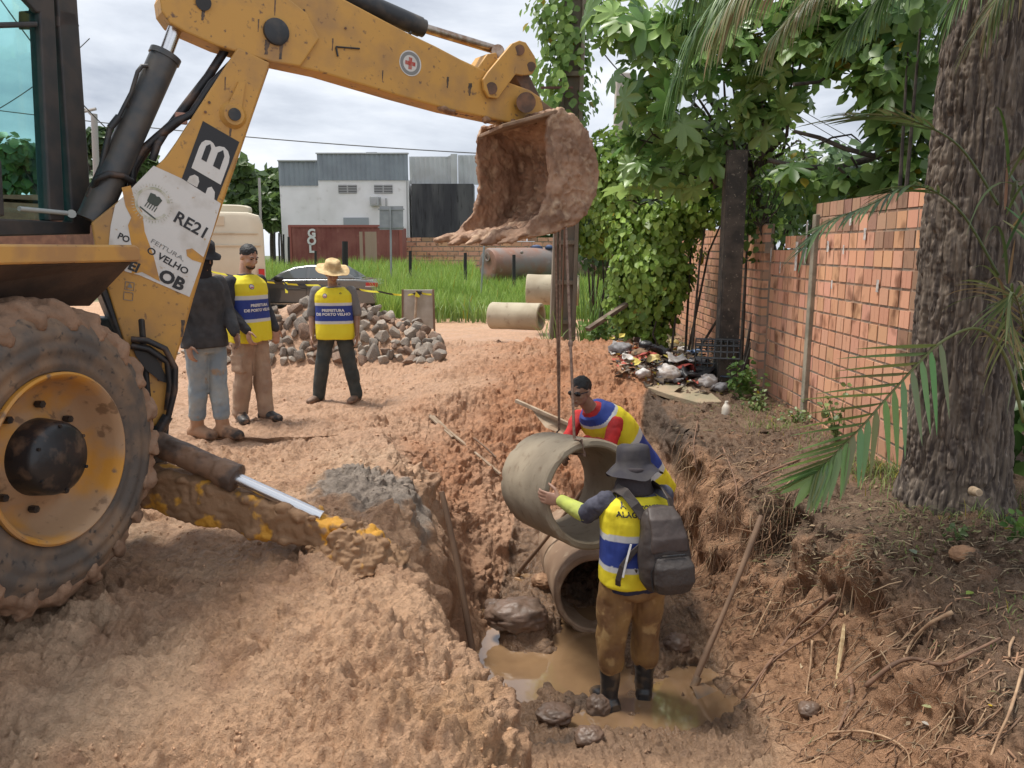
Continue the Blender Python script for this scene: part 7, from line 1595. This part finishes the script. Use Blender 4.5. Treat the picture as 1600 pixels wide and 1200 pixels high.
# ---- far trees at left
def fartree(u, vt, vb, w_, Y, label, a=(.05,.10,.03), b=(.14,.21,.06), seed=1, dens=1.0):
    rs = random.Random(seed); H_ = (vb-vt)/FPX*Y; c0 = at(u, vb, Y); root = empty('tree', V(c0.x,Y,0), label, 'tree', 'far trees behind the machine'); blobs = []
    n = 11
    for i in range(n):
        blobs.append((u+rs.uniform(-.42,.42)*w_, vt+(vb-vt)*rs.uniform(.15,.75), Y+rs.uniform(-1.5,1.5), rs.uniform(.14,.24)*w_/FPX*Y))
    mb = MB(); top = at(u, vt+(vb-vt)*.5, Y); mb.tube([V(c0.x,Y,-.2), V(c0.x,Y,top.z*.5), top], [.25,.2,.12], 8)
    for b_ in blobs: mb.tube([top-V(0,0,1), at(*b_[:3])], [.1,.03], 5)
    build('trunk', mb, branchM, parent=root, smooth=True)
    out = []
    for (uu,vv,yy,r) in blobs:
        n_ = int(190*dens); P_, d = cluster_pts(n_, at(uu,vv,yy), (r*1.15,r,r*.75), .35); out.append(leaves(P_, d+np.array((0,-.3,.5))+RNG.normal(size=(n_,3))*.4, RNG.uniform(.016,.03,n_)*Y*.55, (LEAF,LEAFF), None, greens(n_,a,b,0)))
    leafobj('crown', out, leafM, root)
fartree(395,246,345,95,60,'rounded far tree between the boom and the white building',seed=2)
fartree(440,262,340,60,66,'darker far tree touching the left edge of the white building',seed=3)
fartree(425,300,370,60,58,'low far tree above the brick wall left of the container',seed=13)
fartree(60,215,330,140,45,'broad far tree seen through the cab window',seed=4,b=(.16,.26,.08))
fartree(150,185,320,80,42,'far tree between the cab and the lift cylinder',a=(.04,.08,.03),b=(.1,.16,.06),seed=5)
fartree(200,200,310,70,48,'far tree directly behind the lift cylinder',seed=6)
fartree(0,235,340,90,50,'far tree at the left edge behind the cab',seed=7)
fartree(868,330,378,60,60,'low far tree just left of the vine clad pole above the brick wall',seed=8)
fartree(350,280,350,60,70,'far tree behind the boom right of the hoses',seed=10)
# low house seen through the cab glass
hs = empty('house', at(50,320,36), 'low brick house with pale roof seen through the cab window', 'house'); hb = at(45,330,36)
mb = MB(); mb.box(V(hb.x,36,hb.z/2+.3), (5.5,4,hb.z+.6)); build('wall', mb, mat('house_brick',(.30,.14,.09),rough=.9,c2=(.22,.1,.07),ns=3), parent=hs)
mb = MB(); mb.prism([V(hb.x-3,34,hb.z+.6),V(hb.x+3,34,hb.z+.3),V(hb.x+3,34,hb.z+.15),V(hb.x-3,34,hb.z+.45)], V(0,1,0), 4.4); build('roof', mb, mat('pale_roof',(.5,.5,.47)), parent=hs)
# ---- big trunk
def trunk_r(z): return .262+.03*np.exp(-np.maximum(z,0)/.25)*1.6+.02*np.sin(z*1.3)-.012*z
TX, TY = at(1512,600,4.95).x, 4.98
tr = empty('big_tree', V(TX,TY,-.1), 'massive dark rough barked tree trunk standing at the edge of the trench', 'tree', 'trees along the wall')
nz1, na = 620, 300; zz = np.linspace(-.45, 4.2, nz1); aa = np.linspace(0, 2*PI, na, endpoint=False); A_, Z_ = np.meshgrid(aa, zz)
R0 = trunk_r(Z_)+   .05*np.exp(-np.maximum(Z_+.1,0)/.22)*(.5+.5*np.cos(A_*5+1))
P_ = np.stack([np.cos(A_)*.33, np.sin(A_)*.33, Z_], -1).reshape(-1,3); warp = np.stack([fbm(P_,3,3,1),fbm(P_,3,3,2),np.zeros(len(P_))],1)*.05
q = (P_+warp)*np.array((1,1,.13)); r1 = np.abs(vnoise(q, 24, 5)); r2 = np.abs(vnoise(q*np.array((1,1,1.6)), 48, 6)); pl_ = worley((P_+warp)*np.array((1,1,.3)), 16, 4)
dsp = (r1.clip(0,.4)*.060+r2.clip(0,.4)*.032 + np.clip(pl_,0,.7)*-.014+.01+fbm(P_,40,2,8)*.006+fbm(P_,2.2,3,9)*.03)
Rr = R0.ravel()+dsp; lean = .02*Z_.ravel()
vs = np.stack([TX+np.cos(A_.ravel())*Rr-lean*1.2, TY+np.sin(A_.ravel())*Rr, Z_.ravel()], 1)
idx_ = np.arange(nz1*na).reshape(nz1,na); fs = np.stack([idx_[:-1], np.roll(idx_,-1,1)[:-1], np.roll(idx_,-1,1)[1:], idx_[1:]], -1).reshape(-1,4)
build('trunk', (vs, fs, None), barkM, parent=tr, smooth=True)
# cut root stump, reddish wet patch at the foot
cpt = at(1530,770,4.55); mb = MB(); mb.lathe([(0,.0),(0,.022),(-.02,.026),(-.08,.03)], cpt, V(-.1,-1,.15), 18); build('cut_stub', mb, mat('pale_cut_wood',(.5,.38,.25),rough=.8,c2=(.3,.2,.13),ns=30), parent=tr, smooth=40)
# ---- palm
palmg = mat('palm_leaf', attr='col', rough=.4, trans=.3, spec=.6)
def strip_leaf(p, d0, L, w, g, seg, side, fold=.25):
    pts = []; d = Vector(d0).normalized(); p = Vector(p); st = L/seg; vs = []
    for i in range(seg+1):
        t = i/seg; s_ = (Vector(side)-d*Vector(side).dot(d)); s_ = s_.normalized() if s_.length > 1e-4 else Vector(side); nn = s_.cross(d).normalized()
        ww = w*.5*min(1, (t*5+.35))*(1-t**2.2)+.0006
        vs += [p-s_*ww+nn*ww*fold, p, p+s_*ww+nn*ww*fold]
        d = (d+V(0,0,-1)*g*(t+.15)*st).normalized(); p = p+d*st
    return vs, [(3*i+k,3*i+k+1,3*i+k+4,3*i+k+3) for i in range(seg) for k in (0,1)]
def frond(name, path, nl, Lf, w, g, parent, cols, seed=1, seg=6, start=.12, fwd=.7, rad=.012, spread=1.0, side_hint=None, twist=.0):
    rs = random.Random(seed); P_ = [Vector(p) for p in path]; n = 40
    def pt(t):
        x = t*(len(P_)-1); i = min(int(x), len(P_)-2); f_ = x-i
        p0, p1, p2, p3 = P_[max(i-1,0)], P_[i], P_[i+1], P_[min(i+2,len(P_)-1)]
        return .5*((2*p1)+(-p0+p2)*f_+(2*p0-5*p1+4*p2-p3)*f_*f_+(-p0+3*p1-3*p2+p3)*f_**3)
    mb = MB(); mb.cc = cols[0]; mb.tube([pt(t) for t in np.linspace(0,1,n)], [rad*(1-.8*t) for t in np.linspace(0,1,n)], 6)
    for k in range(nl):
        t = start+(1-start)*(k+rs.uniform(-.2,.2))/nl; t = min(max(t,0),1); p = pt(t); tan = (pt(min(t+.02,1))-pt(max(t-.02,0))).normalized()
        lat = tan.cross(V(0,0,1) if side_hint is None else Vector(side_hint)).normalized(); up = lat.cross(tan).normalized()
        for sd in (-1,1):
            L = Lf(t)*rs.uniform(.85,1.1); d0 = (lat*sd*spread+tan*(fwd+.5*t)+up*rs.uniform(-.05,.2)+V(0,0,-.1)).normalized()
            mb.cc = rs.choice(cols[1:]); bri = rs.uniform(.75,1.2); mb.cc = tuple(x*bri for x in mb.cc); mb.add(*strip_leaf(p, d0, L, w*rs.uniform(.8,1.15), g*rs.uniform(.8,1.2), seg, tan))
    return build(name, mb, palmg, parent=parent, smooth='all', fix=False)
G1 = [(.10,.13,.04),(.07,.15,.035),(.11,.20,.05),(.16,.26,.08),(.05,.11,.03)]
G2 = [(.20,.17,.07),(.16,.21,.07),(.22,.26,.10),(.30,.27,.12),(.10,.16,.05),(.33,.25,.13)]
pc = V(at(1650,-200,4.2).x, 4.3, at(1650,-200,4.2).z)
pm = empty('palm', V(pc.x+1.1, 4.6, -.1), 'palm whose long drooping fronds hang across the top right beside the big trunk', 'palm')
mb = MB(); mb.tube([V(pc.x+1.1,4.6,-.3), V(pc.x+.95,4.6,1.5), V(pc.x+.5,4.5,pc.z-.4), pc], [.14,.11,.09,.07], 16); build('stem', mb, barkM, parent=pm, smooth=True)
def P3(l, Y): return [at(u,v,Y+i*.0) for i,(u,v) in enumerate(l)]
hang = [
 ([(1500,-150,4.2),(1340,-120,4.3),(1200,-60,4.4),(1110,20,4.5),(1062,110,4.55)], 115, .55, .20, G1, 6.5),
 ([(1520,-130,3.9),(1380,-110,3.9),(1270,-80,3.9),(1190,-40,3.95),(1140,10,4)], 105, .50, .15, G2, 8),
 ([(1540,-140,4.6),(1450,-120,4.6),(1350,-70,4.6),(1270,-10,4.6),(1215,50,4.6)], 100, .48, .15, G2, 8),
 ([(1570,-150,4.2),(1500,-140,4.1),(1440,-80,4.0),(1390,-20,4),(1340,30,4)], 90, .42, .12, G1, 8),
 ([(1430,-170,4.6),(1250,-150,4.8),(1150,-100,4.9),(1090,-40,5.0)], 90, .55, .15, G1, 7),
 ([(1600,-120,3.8),(1560,-100,3.7),(1520,-40,3.7),(1480,20,3.75)], 60, .36, .1, G1, 8),
 ([(1620,-120,4.3),(1600,-60,4.3),(1570,-20,4.3),(1540,30,4.3)], 50, .40, .1, G2, 8)]
for i, (pp_, nl_, L0, L1, G_, g_) in enumerate(hang):
    frond('frond', [pc]+[at(*q_) for q_ in pp_], nl_, lambda t: L0-L1*t, .0125, g_, pm, G_, 1+i, 9, .15, .45, spread=.7)
# short fronds sprouting round the trunk
frond('frond', P3([(1560,430),(1500,330),(1430,290),(1360,320),(1290,350),(1258,385)],4.3), 30, lambda t: .30-.08*t, .020, 3.0, pm, G1, 7, 6, .3, .6, .008)
frond('frond', P3([(1560,320),(1500,230),(1430,190),(1370,180),(1320,182)],4.3), 12, lambda t: .32-.05*t, .035, 1.2, pm, G1, 8, 6, .4, .9, .008)
frond('frond', P3([(1640,700),(1610,560),(1590,470),(1575,470),(1570,540)],3.9), 22, lambda t: .4-.06*t, .016, 3.4, pm, G2, 11, 6, .25, .5, .008)
# the big low frond with stiff leaflets pointing left and down
lp_ = [at(1600,660,4.0),at(1572,560,3.98),at(1530,514,3.95),at(1470,535,3.9),at(1405,600,3.85),at(1345,668,3.8),at(1300,714,3.78),at(1276,740,3.77)]
rs = random.Random(31)
fr = None; mb = MB(); mb.cc = (.20,.22,.08); P_ = lp_
def cr_pt(t):
    x = t*(len(P_)-1); i = min(int(x), len(P_)-2); f_ = x-i; p0, p1, p2, p3 = P_[max(i-1,0)], P_[i], P_[i+1], P_[min(i+2,len(P_)-1)]
    return .5*((2*p1)+(-p0+p2)*f_+(2*p0-5*p1+4*p2-p3)*f_*f_+(-p0+3*p1-3*p2+p3)*f_**3)
mb.tube([cr_pt(t) for t in np.linspace(0,1,50)], [.010*(1-.7*t) for t in np.linspace(0,1,50)], 8)
NL = 18
for k in range(NL):
    t = .44+.54*k/(NL-1); p = cr_pt(t); tan = (cr_pt(min(t+.02,1))-cr_pt(t-.02)).normalized(); e_ = (k/(NL-1))
    LL = .52*(1-.42*e_)*rs.uniform(.9,1.08)
    dl = V(-1,-.12+rs.uniform(-.1,.1),.02-.42*e_+rs.uniform(-.06,.06)); mb.cc = tuple(x*rs.uniform(.8,1.25) for x in (.20,.32,.11)); mb.add(*strip_leaf(p, dl, LL, .034+.014*e_, .25, 8, tan*.6+V(0,-.5,.8), .35))
    dd = V(.22-.5*e_+rs.uniform(-.08,.08),-.10,-1); mb.cc = tuple(x*rs.uniform(.8,1.25) for x in (.18,.29,.11)); mb.add(*strip_leaf(p-tan*.015, dd, LL*.85, .034+.01*e_, .4, 8, tan, .45))
for dx, dz in ((-1,-.75),(-.6,-1.25)): mb.cc = (.24,.38,.13); mb.add(*strip_leaf(cr_pt(.985), V(dx,-.1,dz*.75),   .22, .07, .1, 8, V(.5,0,-.6), .2))
build('frond', mb, palmg, parent=pm, smooth='all', fix=False)
# dry hanging blades on the trunk's right side
mb = MB(); rs = random.Random(12)
for k in range(60):
    u = rs.uniform(1565,1615); v = rs.uniform(250,560); p = at(u, v, 4.35+rs.uniform(-.25,.25)); mb.cc = tuple(x*rs.uniform(.7,1.2) for x in rs.choice(((.30,.23,.13),(.12,.17,.06),(.20,.16,.09),(.08,.13,.04))))
    mb.add(*strip_leaf(p, V(rs.uniform(-.5,.5),-.3,rs.uniform(-.4,.8)), rs.uniform(.3,.75), .016, rs.uniform(3,6), 8, V(1,0,0)))
build('dry_blades', mb, palmg, parent=pm, smooth='all', fix=False)
# ---- plants on the bank
def weed(label, u, v, Y, n, size, spread, stems=5, a=(.09,.18,.04), b=(.2,.32,.08), h=.3, group='weeds on the bank'):
    c = at(u, v, Y); c.z = gtop(c.x, c.y) if Y < 13 else 0; root = empty('weed', c, label, 'plant', group); mb = MB(); P_ = []; rs = random.Random(int(u+v))
    for k in range(stems):
        t = c+V(rs.uniform(-spread,spread), rs.uniform(-spread,spread)*.6, h*rs.uniform(.6,1.1)); mb.tube([c, c.lerp(t,.5)+V(0,0,.04), t], [.006,.004,.002], 5)
        for j in range(n//stems): P_.append(list(c.lerp(t, rs.uniform(.25,1.05))+V(rs.gauss(0,.035),rs.gauss(0,.035),rs.gauss(0,.03))))
    build('stems', mb, mat('green_stem',(.10,.16,.05)), parent=root, smooth=True); P_ = np.array(P_); n_ = len(P_)
    leafobj('leaves', [leaves(P_, RNG.normal(size=(n_,3))*.5+np.array((-.1,-.4,.8)), RNG.uniform(*size,n_), (LEAF,LEAFF), None, greens(n_,a,b,.02))], leafM, root)
weed('bushy bright green weed between the white bags and the brick wall', 1158,612,8.5, 190,(.04,.08),.22,8,h=.42)
weed('low green weed at the foot of the brick wall behind the bottle', 1185,625,8.0, 90,(.03,.06),.2,6,h=.16,a=(.1,.16,.05),b=(.24,.3,.1))
weed('thin spindly weed against the brick wall above the big frond', 1310,640,6.6, 60,(.04,.07),.18,5,h=.55,a=(.12,.18,.06),b=(.25,.32,.12))
weed('small leafy plant at the base of the brick wall by the thin post', 1245,655,7.5, 60,(.03,.05),.2,5,h=.12,a=(.12,.18,.06),b=(.28,.34,.12))
weed('leafy weed growing at the foot of the creeper left of the rubbish', 935,500,10.6, 120,(.05,.09),.25,7,h=.3)
weed('small green weed at the right edge below the trunk', 1590,830,4.3, 60,(.03,.06),.15,6,h=.18,a=(.05,.12,.02),b=(.14,.25,.05))
weed('little weed below the cut root at the foot of the trunk', 1500,810,4.4, 40,(.02,.05),.12,5,h=.08,a=(.10,.16,.05),b=(.22,.3,.1))
mb = MB(); wa_, wb_ = at(918,515,10.4), at(1003,459,10.9); mb.beam(wa_, wb_, .10, .05); build('timber_plank', mb, mat('dark_plank',(.10,.07,.05),rough=.85,c2=(.2,.15,.11),ns=8), label='dark plank leaning up into the creeper right of the pole', cat='plank', bevel=.004)
# grass tufts on the bank edge
Pt, Ht = [], []
rs = random.Random(8)
for (u,v,n_,su,sv,h_) in ((1215,668,200,28,6,.06),(1400,745,330,32,14,.10),(1340,735,160,30,10,.07),(1560,800,130,30,14,.09),(1300,690,120,30,10,.06),(1450,800,70,40,12,.06),(1585,960,30,20,20,.05),(1180,640,120,20,8,.05),(1420,850,60,40,20,.05)):
    for k in range(n_):
        p, n__ = ghit(rs.gauss(u,su), rs.gauss(v,sv)); Pt.append(list(p)); Ht.append(h_*rs.uniform(.5,1.6))
Pt = np.array(Pt); Ht = np.array(Ht); n = len(Pt); v, f, c = blades(Pt, Ht, np.full(n,.006), Ht*RNG.uniform(.2,1.2,n), greens(n,(.12,.19,.05),(.28,.34,.11),.1), 3)
build('bank_grass', (v,f,c), grassM, fix=False, kind='stuff', base=(2.5,6,0))
# ---- roots
rootM = [mat('root_brown',(.24,.135,.085),rough=.85,c2=(.15,.09,.06),ns=14,bump=.4,bs=60,bd=.003), mat('root_pale',(.42,.28,.17),rough=.85,c2=(.28,.17,.10),ns=14,bump=.3,bs=60,bd=.003)]
def surf_path(uv, lift=.02):
    out = []
    for (u, v) in uv:
        p, n_ = ghit(u, v); out.append(p+(O-p).normalized()*lift+n_*lift*.5)
    return out
def smoothpath(P_, m=4):
    out = []
    for i in range(len(P_)-1):
        for j in range(m):
            f_ = j/m; p0, p1, p2, p3 = P_[max(i-1,0)], P_[i], P_[i+1], P_[min(i+2,len(P_)-1)]
            out.append(.5*((2*p1)+(-p0+p2)*f_+(2*p0-5*p1+4*p2-p3)*f_*f_+(-p0+3*p1-3*p2+p3)*f_**3))
    return out+[P_[-1]]
named = [([(1305,930),(1265,965),(1235,995),(1210,1030),(1180,1070),(1160,1095)],.013,0,'thick brown root slanting down left from below the palm frond'),
 ([(1310,948),(1280,985),(1240,1010),(1200,1045),(1165,1110)],.009,0,'thinner brown root running just under the thick slanting one'),
 ([(1355,1075),(1395,1040),(1430,1032),(1470,1040),(1510,1028),(1565,1000)],.013,0,'thick root arching across the bank towards the right edge'),
 ([(1490,960),(1455,975),(1430,1000),(1415,1025)],.012,1,'short pale root forking above the arching root'),
 ([(1330,1060),(1335,1090),(1320,1125),(1310,1145)],.013,0,'dark thick root hanging straight down in the middle of the bank'),
 ([(1295,1148),(1350,1143),(1390,1155),(1418,1175),(1422,1200)],.007,1,'pale thin root curling at the bottom edge of the photo'),
 ([(1597,1050),(1580,1110),(1560,1160),(1545,1200)],.007,1,'thin reddish root hanging at the right edge'),
 ([(1360,960),(1400,952),(1440,950)],.006,1,'short pale horizontal root high on the bank'),
 ([(1205,940),(1190,970),(1175,1000)],.007,1,'pale root by the top of the hoe'),
 ([(1270,1000),(1268,1040),(1262,1080),(1262,1120)],.008,1,'thin pale root hanging straight down left of centre'),
 ([(1590,990),(1580,1010),(1575,1030)],.008,1,'short pale root at the right edge of the bank'),
 ([(1130,700),(1150,760),(1145,800)],.008,0,'brown root dangling under the grassy edge left of the frond'),
 ([(1250,720),(1200,740),(1160,760),(1120,800)],.009,0,'root sticking out of the dark bank below the wall corner'),
 ([(1090,660),(1085,700),(1092,740)],.006,0,'thin root hanging under the concrete slab')]
for uv, r, mi, lb in named:
    P_ = smoothpath(surf_path(uv,.025)); n = len(P_); mb = MB(); mb.tube(P_, [r*(1-.55*i/n)*(1+.12*math.sin(i*2.1)) for i in range(n)], 8); build('root', mb, rootM[mi], smooth='all', label=lb, cat='root', group='exposed roots')
mb = MB(); c = [at(u,v,Y) for u,v,Y in ()]
sp_ = surf_path([(1322,955),(1318,1000),(1312,1040),(1308,1075)],.03); mb.tube(sp_, [.004,.013,.010,.003], 5); build('split_wood', mb, mat('pale_splinter',(.55,.42,.24),rough=.8,c2=(.4,.28,.15),ns=30), label='pale splintered piece of wood stuck upright in the bank', cat='splinter')
mb = MB(); rs = random.Random(99)
for k in range(1500):      # hair roots: too many to count
    u = rs.uniform(1060,1600); v = rs.uniform(680,1190); hang_ = k%3 == 0
    if hang_: u = rs.uniform(1060,1260); v = rs.uniform(670,1000)
    if u > 1250 and v < 900: continue
    bri = rs.uniform(.6,1.2); p, n_ = ghit(u, v); _, ml_, mr_2, _e = masks(np.array([p.x]), np.array([p.y]))
    if mr_2[0] < .12: continue
    L = rs.uniform(.05,.28)*(1.5 if hang_ else 1); ang = rs.gauss(-1.7 if hang_ else -2.0,.25 if hang_ else .6); m_ = rs.randrange(3,6); q = [p+n_*.01]
    dx, dz = math.cos(ang), math.sin(ang)
    for j in range(m_): t = q[-1]+V(dx*L/m_+rs.gauss(0,.01), rs.gauss(-.012,.012), dz*L/m_); h = gtop(t.x,t.y); t.z = max(t.z, h+.008) if t.z > h-.12 else h+.01; q.append(t)
    mb.cc = tuple(x*bri for x in rs.choice(((.30,.17,.10),(.20,.12,.075),(.34,.23,.14)))); r = rs.uniform(.0015,.006); mb.tube(q, [r*(1-.6*i/m_) for i in range(m_+1)], 5, caps=False)
build('rootlets', mb, mat('rootlet', attr='col', rough=.85), smooth='all', fix=False, kind='stuff')
# ---- dry twigs and leaf litter on the bank top
mb = MB(); rs = random.Random(55)
for k in range(1500):
    u = rs.uniform(1180,1600); v = rs.gauss(835,42)
    if rs.random() < .15: v = rs.uniform(800,1180)
    if rs.random() < .12: u, v = rs.uniform(1050,1250), rs.gauss(640,14)
    p, n_ = ghit(u, v); a_ = rs.uniform(0,PI); L = rs.uniform(.02,.16); d = V(math.cos(a_)*L, math.sin(a_)*L*.6, rs.gauss(0,.012)); col = rs.choice(((.26,.19,.12),(.16,.11,.07),(.36,.28,.18),(.12,.09,.06),(.20,.20,.09)))
    bri = rs.uniform(.6,1.2); mb.cc = tuple(x*bri for x in col); p = p+n_*.012
    if rs.random() < .7: mb.tube([p-d*.5, p+V(0,0,.01), p+d*.5], [.0022,.0026,.001], 4, caps=False)
    else: s_ = rs.uniform(.012,.03); sx = V(-d.y,d.x,0).normalized()*s_*.4; dn = d.normalized()*s_; mb.add([p-dn, p+sx+V(0,0,.006), p+dn, p-sx], [(0,1,2,3)])
build('dry_litter', mb, mat('dry_litter', attr='col', rough=.9), fix=False, kind='stuff')
for (u,v,sz,col,lb) in ((1524,930,.05,(.28,.38,.08),'bright yellow green leaf on the upper right bank'),(1458,1105,.045,(.45,.48,.25),'pale green leaf low on the bank'),(1440,1130,.035,(.6,.56,.5),'white leaf scrap just below the pale green leaf'),(1553,1110,.02,(.6,.42,.03),'small yellow fruit scrap at the lower right of the bank'),(1422,862,.06,(.20,.25,.18),'grey green dry leaf on the bank top'),(1383,840,.04,(.38,.28,.2),'pale brown leaf on the bank top'),(1195,745,.05,(.5,.42,.36),'pale scrap on the dark bank under the slab')):
    p, n_ = ghit(u, v); mb = MB(); mb.cc = col; R_ = Matrix.Rotation(random.uniform(0,6),3,'Z'); mb.add([p+n_*.02+R_@V(*q)*sz for q in LEAF], LEAFF); build('fallen_leaf', mb, leafM, fix=False, label=lb, cat='leaf', group='leaves and scraps on the bank')
p, n_ = ghit(1505,872); lump('stone', p+V(0,0,.02), (.075,.06,.05), mat('orange_stone',(.36,.20,.11),rough=.9,c2=(.25,.14,.08),ns=12,bump=.5,bs=40), 71, 'rounded orange brown stone on the bank top right', 'stone', None, .2)
p, n_ = ghit(1265,1110); lump('stone', p+V(0,0,.0), (.06,.05,.05), stoneD, 72, 'dark wet stone low in the rooty bank', 'stone', None, .2)
# ---- loose crumbs of clay over the whole near ground
rs_ = np.random.default_rng(4); Vt, Ft = [], []
ico = MB(); ico.ball((0,0,0), 1, 7, 5); iv = np.array(ico.v); quads = [f for f in ico.f]
tri = []
for f in quads:
    tri.append(f[:3]); 
    if len(f) == 4: tri.append((f[0],f[2],f[3]))
tri = np.array(tri); n = 7000
yy = 1.9+9*rs_.random(n)**1.7; uu = rs_.uniform(-60,1660,n); xx = (uu-800)/FPX*yy*1.0
G = P2.reshape(ny,nx,3); ix = np.clip(np.searchsorted(xs, xx),1,nx-1); iy = np.clip(np.searchsorted(ys, yy),1,ny-1)
base_ = G[iy,ix]; cb_ = c4.reshape(ny,nx,4)[iy,ix][:,:3]
xlq, mlq, mrq, _ = masks(base_[:,0], base_[:,1]); clump = vnoise(base_, 1.8, 41)
kk = (clump > -.15) & (base_[:,2] > WATER_Z+.02) & ~((mrq >= .9)) & (base_[:,0] < 3) & (base_[:,0] > -5)
base_, cb_ = base_[kk], cb_[kk]; n = len(base_)
sz = (.004+.011*rs_.random(n)**3.5)*(.7+base_[:,1]*.10); s3 = rs_.uniform(.6,1.2,(n,1,3))*sz[:,None,None]
vv = iv[None]*(1+rs_.normal(size=(n,len(iv),1))*.24)*s3+base_[:,None,:]+np.array((0,0,1))*sz[:,None,None]*.25
ff = (tri[None]+(np.arange(n)*len(iv))[:,None,None]).reshape(-1,3)
build('clay_crumbs', (vv.reshape(-1,3), ff, np.repeat(np.clip(cb_*rs_.uniform(.6,.95,(n,1)),0,1), len(iv), 0)), mat('clay_crumb', attr='col', rough=.9, bump=.5, bs=80, bd=.004), smooth=True, fix=False, kind='stuff', base=(0,0,0))
